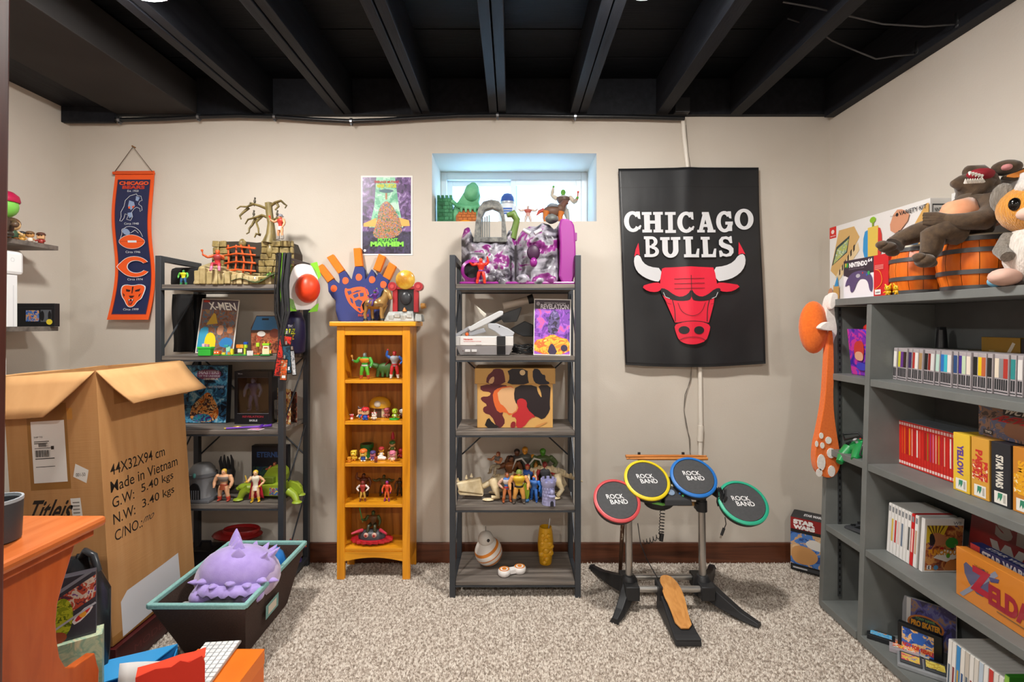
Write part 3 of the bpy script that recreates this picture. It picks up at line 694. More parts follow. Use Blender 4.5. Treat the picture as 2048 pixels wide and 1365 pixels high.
wp = thing('white_card', 'sheet of white card leaning between the blue and red boxes', 'paper', (-1.055,1.40,.0), rot=(R(-12),0,R(18)))
pv = [(-.085+.17*i/8, .004*math.sin(i*.9), .01+.225*j/5-.02*(i/8)) for j in range(6) for i in range(9)]
o = obj('sheet', MB().add(pv, [(j*9+i,j*9+i+1,(j+1)*9+i+1,(j+1)*9+i) for j in range(5) for i in range(8)]), P('#e6e4e2',.7), wp, smooth=80); o.modifiers.new('s','SOLIDIFY').thickness = .0015
rb = thing('red_box', 'torn red cardboard box with a white emblem, bottom left', 'box', (-.925,1.315,.0), R(32))
obj('body', MB().box((-.075,0,0),(.075,.045,.292)), NM('kraft_card', ['#b98a55','#c49660'], scale=(20,20,20), rough=.85), rb, bevel=.002)
obj('red_wrap', MB().prism([(-.077,.19),(.077,.19),(.077,.28),(.07,.302),(.04,.294),(.02,.306),(0,.296),(-.035,.304),(-.077,.297)], .003, frame((0,-.0005,0),(1,0,0),(0,0,1))), P('#d0301c',.5), rb)
obj('red_top', MB().prism([(-.077,0),(.077,0),(.079,.045),(.05,.041),(.02,.047),(-.03,.042),(-.077,.045)], .003, frame((0,0,.2925),(1,0,0),(0,1,0))), P('#e04428',.5), rb)
art(rb, frame((-.075,-.0036,.20),(1,0,0),(0,0,1)), .15,.09, [('l', smoothpoly([(.1,.1),(.16,.6),(.3,.7),(.33,.4),(.24,.2)],2), .008, '#efe8e2', True)], 'emblem')
mapb = carton('map_box', 'pale cream and green printed box standing beside the desk', 'box', (-1.295,1.40,-.001), .17,.06,.30, rotz=R(36), mat=NM('map_print', ['#d8cda8','#8fb39a','#c9d1ae','#7fa596'], scale=(22,22,22), rough=.5, dist=1))
gc = carton('board_game_box', 'dark grey game box with green and red artwork beside the desk', 'box', (-1.315,1.405,.2995), .165,.03,.185, rotz=R(36), mat=P('#3c3c46',.4),
    front=[('p',[(0,.45),(1,.95),(1,.6),(0,.1)], blot(['#5a3040','#c0503a','#d8c8b8','#7a4a8a'],40,1)), ('p',smoothpoly([(.2,.05),(.6,.02),(.72,.4),(.6,.72),(.4,.62),(.2,.4)],2), blot(['#8a9a20','#b8c030','#5f7018'],50,2)),
           ('p',smoothpoly([(.66,.3),(.9,.5),(.98,.42),(.72,.2)],1),'#e8e0e0'), ('p',smoothpoly([(.7,.3),(.88,.46),(.94,.42),(.75,.25)],1),'#d02a2a'), ('o',.82,.36,.05,.05,'#e8a030'), ('p',[(.0,.58),(.85,1.0),(.95,1.0),(0,.5)],'#8a8c98'), ('r',.22,.80,.48,.9,'#e8e8ec'), ('l',[(0,-.0),(1,.5)],.006,'#b8bac4'), ('o',.45,.08,.16,.10,'#a0482a')])
bag = thing('black_bag', 'black shiny bag slumped between the desk and the cardboard box', 'bag', (-1.395,1.56,.0))
obj('sack', MB().lathe([(.03,0),(.085,.05),(.09,.2),(.085,.36),(.06,.44),(.03,.475),(.005,.48)],12, sy=.8).jitter(.008,9), P('#25272a',.25), bag, smooth=70)
obj('handle', MB().tube([(.0,0,.46),(.03,-.01,.50),(.065,-.02,.49),(.08,-.02,.44)], .010, 8), P('#33363a',.3), bag, smooth=60)
cup = thing('grey_cup', 'dark grey cup with a pale rim on the orange desk', 'cup', (-1.098,1.03,.7615))
obj('cup_body', MB().lathe([(.034,0),(.040,.004),(.043,.085),(.040,.085),(.036,.01)],24, cap=True), P('#3c3f44',.4), cup, smooth=50)
obj('rim', MB().lathe([(.0395,.0851),(.0435,.0851),(.0435,.092),(.0395,.092)],24, cap=False), P('#a9b2ba',.35), cup, smooth=50)
# ------------------------------------------------------------------ left wall shelves
gl = 'small figures on the upper wall shelf'
chibi('big-headed toy figure with a crimson and green helmet on the wall shelf', X(2,2.0), 2.0, 1.586, .205, 30, head='#7ac452', arms='#5a4634', body='#4a3a30', hat='#b01846', feet='#3a3028', group=gl)
chibi('big-headed brown-haired toy figure beside the crimson-helmeted one on the wall shelf', X(24,2.08), 2.08, 1.586, .105, 55, head='#e6c08a', body='#3f5a44', hair='#6a4426', group=gl)
chibi('yellow toy figurine with dark goggles on the wall shelf', X(44,2.13), 2.13, 1.586, .05, 40, head='#c89a4a', body='#d9a24a', hat='#26282c', group=gl, block=True)
chibi('tan and white toy figurine next to the yellow one on the wall shelf', X(60,2.15), 2.15, 1.586, .055, 40, head='#c99255', body='#ece4d8', hat='#7a5a3a', group=gl)
chibi('small toy figurine with a brown cowboy hat and red shirt at the shelf end', X(82,2.195), 2.195, 1.586, .058, 30, head='#e0b080', body='#a83a34', hat='#5a3222', feet='#6a3020', arms='#a83a34', block=True, group=gl)
vt = carton('video_cassette', 'black video cassette with a colourful label standing on the lower wall shelf', 'cassette', (-2.170, 2.20, 1.2135), .187,.025,.105, mat=P('#1b1c1f',.4),
    front=[('r',.30,.22,.62,.70, blot(['#1c3f9a','#3f7fd0','#e0b070','#c04a5a'],70,3)), ('r',.66,.2,.92,.72,'#5c6066'), ('o',.70,.46,.05,.22,'#16171a'), ('o',.88,.46,.04,.22,'#16171a'), ('o',.875,.2,.075,.12,'#e2cf3a'), ('r',0,.80,1,.82,'#35373b')])
wb = thing('white_case', 'white rounded plastic case on top of the stacked white boxes by the wall shelf', 'case', (-2.195, 2.03, 1.4325))
obj('shell', MB().box((-.09,-.06,0),(.098,.055,.10)), P('#eef0f2',.35), wb, bevel=.014)
art(wb, frame((.0982,-.06,0),(0,1,0),(0,0,1)), .115,.10, [('l',smoothpoly([(.5,.55),(.62,.55),(.62,.7),(.5,.7)],1),.0012,'#b9bdc2',True)], 'emblem')
carton('white_box', 'tall plain white box standing on the lower wall shelf', 'box', (-2.195, 1.97, 1.2135), .18,.092,.2185, mat=P('#e9ebee',.4), right=[('r',.8,.0,.84,.8,'#d4d7db')])
carton('white_box', 'small white box below the lower wall shelf, left edge', 'box', (-2.225, 1.98, .985), .13,.09,.095, mat=P('#eceae6',.4))
sh3 = thing('wall_shelf', 'lowest grey wall shelf mostly hidden behind the dark door edge', 'shelf', (XL,0,.984), 0, 'grey wall shelves')
obj('board', MB().box((.001,.7,-.02),(.155,2.14,0)), boardm, sh3); obj('bracket', MB().box((.001,1.2,-.08),(.012,1.22,-.021)), steelm, sh3)
# ------------------------------------------------------------------ pennant banner, poster
def banner_art(F, w, h, warp):
    navy, orr, dor, wht = '#1d2650', '#ee5a1c', '#c23a20', '#dfe3ea'
    lt = '#8fa3c8'
    S = [('r',0,0,1,1,orr), ('r',.085,.035,.915,.942,navy), ('l',[(.085,.035),(.915,.035)],.003,dor),('l',[(.085,.035),(.085,.942)],.003,'#8a2418'),('l',[(.915,.035),(.915,.942)],.003,'#8a2418'),
         ('t','CHICAGO',.13,.905,.88,.93,orr,.05), ('t','BEARS',.22,.878,.79,.901,dor,.05), ('t','Est. 1920',.36,.858,.64,.872,wht),
         ('t','Circa 1940',.33,.637,.70,.651,wht), ('t','Circa 1946',.30,.448,.68,.462,wht), ('t','Circa 1974',.33,.264,.71,.278,wht), ('t','Circa 1999',.35,.062,.72,.076,wht)]
    bear = [(.55,.84),(.60,.845),(.63,.832),(.72,.83),(.76,.80),(.70,.795),(.68,.775),(.76,.76),(.78,.735),(.73,.725),(.72,.745),(.64,.755),(.58,.745),(.52,.72),(.55,.69),(.50,.665),(.40,.672),(.44,.70),(.36,.71),(.33,.68),(.27,.66),(.22,.662),(.26,.69),(.25,.72),(.32,.76),(.34,.80),(.44,.83)]
    S += [('l', bear, .0022, wht, True), ('p', [(.44,.80),(.56,.79),(.60,.76),(.50,.735),(.42,.76)], lt), ('p',[(.60,.83),(.70,.82),(.66,.795),(.60,.80)],lt), ('p',[(.42,.715),(.52,.72),(.55,.69),(.47,.68)],lt), ('p',[(.52,.76),(.60,.765),(.55,.745)],orr), ('o',.46,.752,.025,.008,orr)]
    ball = smoothpoly([(.13,.525),(.30,.56),(.5,.572),(.70,.56),(.88,.525),(.72,.485),(.5,.472),(.28,.485)],2)
    S += [('p',ball,orr), ('l',ball,.002,wht,True), ('l',[(.13,.525),(.88,.525)],.0012,'#7a2a14'), ('r',.40,.517,.63,.531,wht)]
    S += [('l',smoothpoly([(.22,.545),(.28,.58),(.27,.605),(.34,.61),(.42,.625),(.60,.622),(.74,.595),(.80,.555)],2,False),.0022,wht), ('p',smoothpoly([(.28,.60),(.38,.612),(.46,.60),(.50,.575),(.38,.565),(.30,.58)],1),lt), ('l',[(.5,.58),(.62,.60),(.7,.58)],.002,wht)]
    outer = [(.915,.435-.06)]
    cc = []
    for i in range(25):
        a = R(28 + (360-56)*i/24); rx, ry = .37, .068
        u = .53+rx*math.cos(a); v = .355+ry*math.sin(a)
        if 150 < math.degrees(a) < 210: u -= .08*(1-abs(math.degrees(a)-180)/30)
        cc.append((u, v))
    ci = []
    for i in range(25):
        a = R(34 + (360-68)*(24-i)/24); ci.append((.56+.22*math.cos(a), .355+.040*math.sin(a)))
    S += [('p', [(p[0]+(p[0]-.53)*.045,p[1]+(p[1]-.355)*.045) for p in cc] + [(p[0]+.005,p[1]) for p in ci], wht), ('p', cc+[(.56+(p[0]-.56)*1.08,.355+(p[1]-.355)*1.08) for p in ci], orr)]
    head = smoothpoly([(.25,.222),(.34,.232),(.50,.225),(.66,.235),(.78,.225),(.80,.205),(.77,.17),(.74,.14),(.66,.125),(.60,.09),(.50,.085),(.43,.10),(.36,.13),(.28,.155),(.24,.19)],1)
    S += [('p', [(.51+(u-.51)*1.09, .16+(v-.16)*1.06) for u,v in head], wht), ('p', head, orr)]
    for pts in ([(.34,.205),(.46,.198),(.44,.185),(.36,.188)], [(.57,.198),(.70,.208),(.68,.19),(.58,.186)], [(.44,.16),(.58,.16),(.54,.145),(.48,.145)], [(.44,.135),(.58,.135),(.55,.10),(.48,.10)], [(.28,.18),(.34,.165),(.33,.15)], [(.74,.18),(.68,.165),(.69,.15)], [(.49,.22),(.53,.22),(.52,.175),(.50,.175)]):
        S.append(('p', pts, '#3a1a1a'))
    S += [('p',[(.47,.125),(.56,.125),(.54,.105),(.49,.105)],dor), ('p',[(.46,.136),(.49,.136),(.475,.122)],wht), ('p',[(.54,.136),(.57,.136),(.555,.122)],wht)]
    return S
bw_, bh_ = .202, .770
ban = thing('pennant_banner', 'long navy and orange felt football banner hanging by a cord on the back wall', 'banner', (X(228,2.505), 2.505, Zp(640,2.505)))
def bwarp(u, v, z):
    f = max(0, 1 - v/bh_/.45); return Vector((u + .010*math.sin(v*9)-.012*f*f*(1-u/bw_), v, z + .03*f**2 + .003*math.sin(v*14+u*9)))
FB = frame((0,0,0),(1,0,0),(0,0,1))
def cloth(name, F, w, h, warp, mat, parent, nx=12, ny=30, th=.0025):
    vs = [F @ warp(w*i/nx, h*j/ny, 0) for j in range(ny+1) for i in range(nx+1)]
    o = obj(name, MB().add(vs, [(j*(nx+1)+i,j*(nx+1)+i+1,(j+1)*(nx+1)+i+1,(j+1)*(nx+1)+i) for j in range(ny) for i in range(nx)]), mat, parent, smooth=80)
    m = o.modifiers.new('s','SOLIDIFY'); m.thickness = th; m.offset = -1
    return o
cloth('felt', FB, bw_, bh_, bwarp, P('#ee5a1c',.9), ban)
art(ban, FB, bw_, bh_, banner_art(FB, bw_, bh_, bwarp), 'printed_design', warp=bwarp, eps=.0003, grid=(12,30))
obj('rod', MB().tube([(-.004,.001,bh_-.012),(bw_+.004,.001,bh_-.012)], .008, 10), P('#e0561e',.7), ban, smooth=50)
obj('cord', MB().tube([(.0,.0,bh_-.01),(.1,-.002,bh_+.124),(bw_,0,bh_-.01)], .0016, 6), P('#4a3826',.7), ban)
obj('nail', MB().tube([(.1,.014,bh_+.125),(.1,-.006,bh_+.125)], .003, 8).ball((.1,-.007,bh_+.125),.004,8,6), P('#9a6a3a',.4,.6), ban)
pw, ph = .268, .414
po = thing('movie_poster', 'white-bordered green and purple cartoon film poster on the back wall', 'poster', (X(721.5,2.515), 2.5175, Zp(511,2.515)))
obj('sheet', MB().box((0,0,0),(pw,.0012,ph)), P('#f2efec',.5), po)
purp = blot(['#3a2a4a','#5a3f6e','#7a5a94','#a98fc0'],26,1); grn = blot(['#5fae88','#8fd0ae','#bfe6cf'],20,2); mid = blot(['#2f5f4a','#4f8f5f','#c0503a','#d8a04a','#3f6fae','#7a3f5a'],75,3)
art(po, FB, pw, ph, [('r',.03,.02,.97,.98,purp), ('p',[(.30,.98),(.66,.98),(.74,.6),(.82,.35),(.16,.35),(.26,.62)],grn), ('r',.03,.02,.97,.30,blot(['#2c2438','#3c3450','#4a3f66'],30,4)),
    ('p',[(.05,.40),(.30,.47),(.30,.36),(.05,.36)],'#e8b45a'), ('p',[(.93,.44),(.70,.48),(.72,.36),(.95,.37)],'#e8b45a'),
    ('p',smoothpoly([(.20,.24),(.32,.42),(.34,.58),(.48,.70),(.62,.62),(.74,.48),(.82,.30),(.66,.22),(.4,.20)],2),mid),
    ('t','TEENAGE MUTANT',.26,.905,.74,.935,'#d02a24',.03), ('t','NINJA TURTLES',.31,.835,.69,.895,'#d8d83a',.05), ('p',smoothpoly([(.30,.81),(.5,.835),(.68,.81),(.5,.775)],2),'#5a7a86'), ('r',.475,.70,.51,.78,'#c08a6a'),
    ('t','MUTANT',.33,.175,.72,.215,'#6fd83a',.05), ('p',[(.16,.125),(.84,.125),(.74,.175),(.26,.175)],'#3f8f2a'), ('t','MAYHEM',.19,.11,.83,.172,'#8cf04a',.06), ('o',.08,.06,.025,.016,'#f0eef2')], 'printed_picture')
# ------------------------------------------------------------------ left shelf unit contents
def LZ(i): return TIERS[i] + .0008
gL = 'action figures on the left metal shelf unit'
# ruined castle playset with a dead tree
rock = NM('olive_stone_plastic', ['#5a4c2c', '#7d6c40', '#948354', '#6a5a36'], scale=(22,22,22), rough=.4, dist=.8)
rockl = NM('tan_stone_plastic', ['#8f7f52', '#a8966a', '#c0b088'], scale=(18,18,18), rough=.4, dist=.8)
darkrock = P('#2b2418', .6)
Y0 = 2.25
pl_ = thing('castle_playset', 'olive-brown ruined stone wall playset with a bare twisted tree on the left shelf unit', 'playset', (X(490,Y0), Y0, LZ(0)))
s_ = Y0/FPX
def pz(px): return (px-490)*s_
def ph_(py): return (569-py)*s_
obj('core_wall', MB().prism([(pz(408),0),(pz(577),0),(pz(575),ph_(500)),(pz(566),ph_(478)),(pz(545),ph_(475)),(pz(500),ph_(480)),(pz(470),ph_(477)),(pz(418),ph_(478)),(pz(408),ph_(510))], -.10, frame((0,.06,0),(1,0,0),(0,0,1))), darkrock, pl_)
rr = random.Random(5); zz = 0.0; rows = 7; Ht = ph_(476)
st0 = None
for r_ in range(rows):
    z0 = Ht*r_/rows; z1 = Ht*(r_+1)/rows - .002; x = pz(409) + rr.uniform(0,.01)
    while x < pz(574):
        w_ = rr.uniform(.028,.052); x1 = min(x+w_, pz(578)); dpt = rr.uniform(.006,.022)
        pxm = 490 + (x+x1)/2/s_; pym = 569-(z0+z1)/2/s_
        if not (440 < pxm < 505 and 482 < pym < 548):
            obj('stone', MB().box((x,.06-dpt,z0),(x1-.002,.0599,z1)).jitter(.0018, int(x*9999)+r_), rock, pl_, bevel=.004)
        x = x1
obj('base_ledge', MB().hexa([(pz(397),-.045,0),(pz(500),-.045,0),(pz(500),.055,0),(pz(400),.055,0),(pz(406),-.035,ph_(533)),(pz(470),-.03,ph_(552)),(pz(500),.055,ph_(545)),(pz(406),.055,ph_(520))]).jitter(.002,3), rockl, pl_, bevel=.008)
for k in range(9):
    x = pz(402+12*k); hh_ = ph_(536+1.6*k) * (.8+.2*(k%2))
    obj('ledge_stone', MB().box((x,-.052-.004*(k%2),0),(x+.025,-.03,hh_)).jitter(.002,k), rockl, pl_, bevel=.004)
obj('base_step', MB().box((pz(500),-.045,0),(pz(552),.04,ph_(552))).jitter(.002,8), rockl, pl_, bevel=.006)
cage = P('#c8521f', .4)
for i, px in enumerate((452,468,484,500)):
    obj('cage_bar', MB().tube([(pz(px-6),.03,ph_(546)),(pz(px),.02,ph_(520)),(pz(px-3 if px<480 else px-9),.028,ph_(487))], .0042, 6).jitter(.001,i), cage, pl_, smooth=60)
for i, py in enumerate((492,506,522,538)):
    obj('cage_bar', MB().tube([(pz(440+ (4 if i else 8)),.02,ph_(py+3)),(pz(470),.012,ph_(py-1)),(pz(507),.02,ph_(py+2))], .0042, 6).jitter(.001,i+9), cage, pl_, smooth=60)
for k in range(2): obj('owl_carving', MB().ball((pz(474 if k==0 else 530),.045,ph_(482 if k==0 else 497)), (.016,.016,.02 if k==0 else .034), 10, 8).jitter(.002,k), rock, pl_, smooth=40)
treem = NM('olive_bark_plastic', ['#4f4424', '#74653a', '#8a7a4a'], scale=(60,60,12), rough=.45)
def tp(px, py, y=.06): return (pz(px), y, ph_(py))
tr = obj('tree_trunk', MB().tube([tp(526,480),tp(529,462),tp(529,440),tp(526,418),tp(524,398)], [.032,.021,.016,.015,.017], 10).jitter(.0015,2), treem, pl_, smooth=50)
for i, br in enumerate(([(524,412),(508,405),(496,402),(484,408),(472,408),(466,414)], [(496,402),(488,399),(487,405)], [(484,408),(474,418),(468,426),(472,433)], [(526,430),(512,424),(498,430),(486,434),(482,444)], [(498,430),(492,444),(487,452),(488,460),(484,464)],
        [(512,424),(500,438),(506,452),(508,464)], [(528,404),(540,398),(552,395),(560,402),(566,406),(564,412)], [(540,398),(546,406),(540,414)], [(530,436),(544,430),(556,434),(562,440)], [(508,464),(500,462),(498,470)])):
    k = len(br); obj('branch', MB().tube([tp(a,b,.06-.006*j) for j,(a,b) in enumerate(br)], [.0075*(1-.75*j/k) for j in range(k)], 6), treem, tr, smooth=60)
for i, (a, b) in enumerate(((498,398),(496,424),(544,424))):
    v = obj('bird', MB().ball(tp(a,b-2,.05), (.006,.006,.010), 8, 6).ball(tp(a+1,b-8,.048), (.0045,.005,.005), 8, 6).tube([tp(a-1,b+3,.05),tp(a-2,b+8,.056)],[.004,.001],5), P('#4a4538',.5), tr, smooth=60)
fig('red-armoured toy figure seated on the stone playset ledge', pz(447)+X(490,Y0), Y0-.045, LZ(0)+ph_(545), .125, 15, skin='#d0582a', torso='#b02a2a', chest='#8a3030', legs='#a83040', hair='#c8501f', boots='#c07090', ra='fwd', la='wide', item=(-1,.3,'club'), item_c='#c8521f', sit=True, group=gL)
fig('toy figure in red vest and white trunks hanging off the playset tree', pz(560)+X(490,Y0), Y0+.005, LZ(0)+ph_(478), .118, -25, skin='#d99870', torso='#b8382c', legs='#d99870', skirt='#e8e2da', boots='#8f8a84', helmet='#7a7c86', la='wide', ra='down', item=(-1,.28,'club'), item_c='#d8401f', group=gL)
gs = thing('green_cloth', 'strip of shiny dark green cloth on the playset ledge', 'cloth', (X(500,2.19), 2.20, LZ(0)))
gv = [(-.085+.2*i/10, -.012+.03*j, .012+.014*math.sin(i*.8+j)+.02*(i/10)**2+.012*j) for j in range(3) for i in range(11)]
o = obj('sheet', MB().add(gv, [(j*11+i,j*11+i+1,(j+1)*11+i+1,(j+1)*11+i) for j in range(2) for i in range(10)]), P('#3f4a2c',.3), gs, smooth=80); o.modifiers.new('s','SOLIDIFY').thickness = .002
fig('small squat green and yellow toy figure by the black cloth on the top tier', X(367,2.24), 2.24, LZ(0), .068, 0, skin='#3f9a4a', torso='#d6cf2a', arms='#4aa03a', legs='#2f5f8a', boots='#2f8a4a', hair='#2f7a3a', bulk=1.45, group=gL)
chibi('tiny white and grey toy figurine at the foot of the stone playset', X(512,2.215), 2.215, LZ(0), .045, 0, head='#e6e0d8', body='#8f8a84', feet='#5a4a3a', group=gL)
cb = thing('toy_chest', 'tiny brown toy chest beside the green and orange figurine', 'toy', (X(526,2.215), 2.215, LZ(0)))
obj('chest_body', MB().box((-.017,-.012,0),(.017,.012,.034)), P('#7a6a34',.45), cb, bevel=.002); obj('latch', MB().box((-.005,-.0145,.012),(.005,-.0122,.024)), P('#1c1812',.4), cb)
fig('tiny green toy figure with orange hair near the hanging straps', X(541,2.225), 2.225, LZ(0), .06, -10, skin='#7ac04a', torso='#4a8a3a', legs='#a0522d', hair='#c8641f', bulk=1.3, group=gL)
# black garment
bk = NM('black_cloth', ['#0e0e10', '#17171a'], scale=(14,14,14), rough=.85, bump=.2)
gm = thing('black_garment', 'black cloth garment draped over the back left of the left shelf unit', 'garment', (0,0,0))
obj('upper_fold', MB().box((X(342,2.42),2.405,1.408),(X(400,2.42),2.45,1.408+.098)).jitter(.004,3), bk, gm, bevel=.02)
def drape(px0, px1, z0, z1, y, seed, m, parent, name):
    nx, ny = 8, 12; vs = []
    for j in range(ny+1):
        for i in range(nx+1):
            u = i/nx; v = j/ny; vs.append((X(px0,y)+(X(px1,y)-X(px0,y))*(u*(1-.12*(1-v))+.06*(1-v)), y+.012*math.sin(u*9+seed)+.006*math.sin(v*7), z0+(z1-z0)*v))
    o = obj(name, MB().add(vs, [(j*(nx+1)+i,j*(nx+1)+i+1,(j+1)*(nx+1)+i+1,(j+1)*(nx+1)+i) for j in range(ny) for i in range(nx)]), m, parent, smooth=80); o.modifiers.new('s','SOLIDIFY').thickness = .006
drape(341, 388, 1.084, 1.376, 2.44, 1, bk, gm, 'hanging_fold'); drape(392, 412, 1.10, 1.376, 2.46, 2, bk, gm, 'hanging_fold')
# lanyards with badges on the front right post
strap = P('#1a1b1f', .6)
ly = thing('lanyard_bundle', 'bundle of black lanyard straps hung over the right front post of the left shelf unit', 'lanyards', (0,0,0))
for i in range(14):
    px0 = 553 + (i*2.3)%29 ; Yl = 2.190 - .004*(i%4); q_ = random.Random(i).uniform
    pts = [(X(560+q_(-3,6),2.19), 2.225, 1.532), (X(px0+1,Yl), Yl-.002, 1.545), (X(px0-4+q_(-3,3),Yl), Yl-.006, 1.40), (X(px0-2+q_(-4,4),Yl), Yl-.008, 1.28), (X(566+q_(-6,8),Yl), Yl-.008, 1.17), (X(568+q_(-8,9),Yl), Yl-.008, 1.105)]
    obj('strap', MB().tube(pts, .0048, 6, flat=.35), strap if i != 5 else P('#7fd02a',.5), ly, smooth=60)
gB = 'badges hanging on the lanyards'
for i, (px, py0, py1, wpx, cols, lb_, rz) in enumerate(((559,668,756,24,['#5a0a0a','#c8281a','#8a1410'],'red printed badge card hanging on the lanyards',14), (575,690,748,17,['#0f2a38','#1c4f66','#16303f'],'dark teal printed badge card hanging on the lanyards',-4), (589,700,752,9,['#8a8f94','#b8bcc0','#4a4f56'],'narrow grey badge card hanging rightmost on the lanyards',-10), (566,718,762,14,['#7a4a24','#c8501f','#9fb0a0'],'orange and brown badge card hanging lowest on the lanyards',6))):
    Yb = 2.168 - .003*i
    bd = thing('badge', lb_, 'badge', (X(px,Yb), Yb, Zp(py1,Yb)), 0, gB, rot=(0,R(rz*.6),R(rz)))
    w_ = wpx*Yb/FPX; h_ = (py1-py0)*Yb/FPX
    obj('sleeve', MB().box((-w_/2,0,0),(w_/2,.003,h_)), P('#101114',.2), bd, bevel=.001)
    art(bd, frame((-w_/2,0,0),(1,0,0),(0,0,1)), w_, h_, [('r',.07,.04,.93,.95,blot(cols,45,i)), ('r',.3,.12,.8,.24,'#d8dade') if i else ('r',.55,.35,.8,.42,'#d8dade')], 'card_print')
    obj('clip', MB().box((-.004,-.002,h_),(.004,.004,h_+.016)), P('#b8bcc0',.25,.9), bd, bevel=.001)
# cap with lime straps
cp_ = thing('novelty_cap', 'white and orange-red cap with lime green edging hung on the left shelf unit', 'cap', (X(607,2.32), 2.32, Zp(575,2.32)), R(28))
obj('bill', MB().prism(smoothpoly([(-.062,-.10),(-.03,-.11),(.045,-.105),(.062,-.06),(.066,.05),(.05,.10),(.0,.115),(-.045,.10),(-.066,.02)],2), .006, frame((0,.0,0),(1,0,0),(0,0,1))), P('#ece8e6',.6), cp_)
obj('crown', MB().ball((.018,-.01,-.005), (.056,.062,.070), 18, 12), P('#f2451f',.4), cp_, smooth=70)
lime = P('#86d62a',.5)
for k, pg in enumerate(([(-.075,-.115),(-.03,-.115),(-.045,-.06),(-.07,-.05)], [(.02,-.12),(.062,-.115),(.068,-.075),(.05,-.085)], [(-.07,.055),(-.045,.12),(-.07,.125),(-.085,.10)], [(.03,.115),(.06,.125),(.078,.06),(.066,.04)])):
    obj('edging', MB().prism(pg, .007, frame((0,.001,0),(1,0,0),(0,0,1))), lime, cp_)
# tier 2
cm = carton('comic_book', 'boarded team comic with bright yellow and blue cover on the second tier', 'comic', (X(428,2.33), 2.33, LZ(1)), .183, .004, .268, rot=(R(-8),R(2.5),0), mat=P('#dcd6cf',.3), body='sleeve',
    front=[('r',.03,.02,.97,.985,blot(['#6a4a3a','#8a5a44','#5a6a7a','#a07a50'],40,6)), ('r',.03,.80,.97,.985,'#5a4f5a'), ('p',smoothpoly([(.03,.02),(.2,.05),(.3,.45),(.18,.5),(.03,.42)],1),'#3a9ac0'), ('p',smoothpoly([(.2,.1),(.5,.05),(.5,.3),(.36,.4),(.22,.34)],1),'#f0d020'), ('p',smoothpoly([(.55,.15),(.92,.1),(.96,.28),(.7,.32)],1),'#2f7fc0'), ('p',[(.2,.52),(.5,.55),(.42,.72),(.36,.74)],'#c8a030'), ('p',smoothpoly([(.5,.35),(.66,.34),(.68,.52),(.52,.52)],1),'#c89070'), ('p',smoothpoly([(.76,.38),(.92,.38),(.92,.5),(.78,.5)],1),'#c07a50'),
           ('t','X-MEN',.20,.80,.92,.94,'#f2efe8',.025,-.12), ('r',.06,.93,.22,.97,'#b83a2a')])
gK = 'building brick toys on the second tier'
def bricks(label, px, y, items):
    t = thing('brick_toy', label, 'brick toy', (X(px,y), y, LZ(1)), 0, gK)
    for (a, b, c, d, e, f, col) in items:
        o = obj('brick', MB().box((a/1000,b/1000,c/1000),(d/1000,e/1000,f/1000)), P(col,.35), t, bevel=.001)
    return t
bricks('bright green brick pipe box with a pale pink top', 412, 2.215, [(-28,-14,0,28,14,32,'#2faa3a'),(-31,-16,32,31,16,40,'#38c044'),(-14,-8,40,-2,4,54,'#e8b8c8'),(2,-8,40,14,4,52,'#c88a9a')])
bricks('small orange brick creature beside the green pipe box', 435, 2.215, [(-14,-10,0,14,10,6,'#2f8a3a'),(-13,-9,6,13,9,22,'#d8601f'),(-9,-9,12,-3,-9.8,17,'#f2efe8'),(3,-9,12,9,-9.8,17,'#f2efe8')])
bricks('low brick scene with teal, yellow and orange pieces', 456, 2.22, [(-26,-14,0,26,14,4,'#3a9a44'),(-24,-6,4,-10,6,14,'#d8c83a'),(-12,4,14,6,12,40,'#8fd0b0'),(-20,2,38,-2,12,48,'#2a9aa0'),(12,-4,4,24,8,30,'#d8d02a'),(-4,-10,4,8,-2,20,'#5fa0c8'),(4,-12,4,16,-6,16,'#c8823a')])
bricks('brick platform with orange and blue blocks on top', 482, 2.22, [(-30,-14,0,30,14,5,'#2f8a44'),(-10,-4,5,-2,4,34,'#7ac04a'),(-18,-8,34,0,8,50,'#e07a1f'),(0,-8,34,14,8,50,'#d89a2a'),(14,-4,5,22,4,36,'#b8d03a'),(14,-6,50,30,8,62,'#1f4fb0'),(-8,-14,14,12,-10,30,'#e8d8d0'),(16,-6,34,28,6,50,'#a8d030')])
bricks('row of small white brick posts', 500, 2.215, [(-12,-4,0,-7,2,22,'#efece8'),(-5,-4,0,0,2,22,'#efece8'),(2,-4,0,7,2,22,'#efece8'),(9,-4,0,14,2,22,'#efece8'),(-12,-2,8,14,0,11,'#efece8')])
bricks('low red and orange brick pieces beside the white posts', 514, 2.215, [(-14,-10,0,14,10,4,'#2f8a44'),(-12,-6,4,0,4,10,'#c85a3a'),(2,-6,4,14,6,12,'#d8662a'),(-2,4,4,4,10,44,'#7a4a24'),(-6,2,40,8,12,58,'#a8d030')])
bricks('pale yellow brick creature with red mouth on green base', 533, 2.215, [(-22,-14,0,22,14,6,'#2f8a44'),(-16,-8,6,16,10,32,'#ece0b8'),(-14,-6,32,14,8,50,'#f2e8c8'),(-16,-8,46,16,10,56,'#8fd02a'),(-8,-9,34,8,-6,39,'#b8352a'),(-12,-4,56,-6,4,64,'#e8a03a'),(6,-4,56,12,4,64,'#e8a03a'),(16,-6,10,24,4,24,'#e8b84a')])
hb = thing('carry_carton', 'brown and blue house-shaped carry carton on the second tier', 'carton', (X(531,2.36), 2.36, LZ(1)))
hw = .072
obj('body', MB().prism([(-hw,0),(hw,0),(hw,.125),(.045,.185),(-.045,.185),(-hw,.125)], -.08, frame((0,0,0),(1,0,0),(0,0,1))), P('#4a3026',.45), hb, bevel=.002)
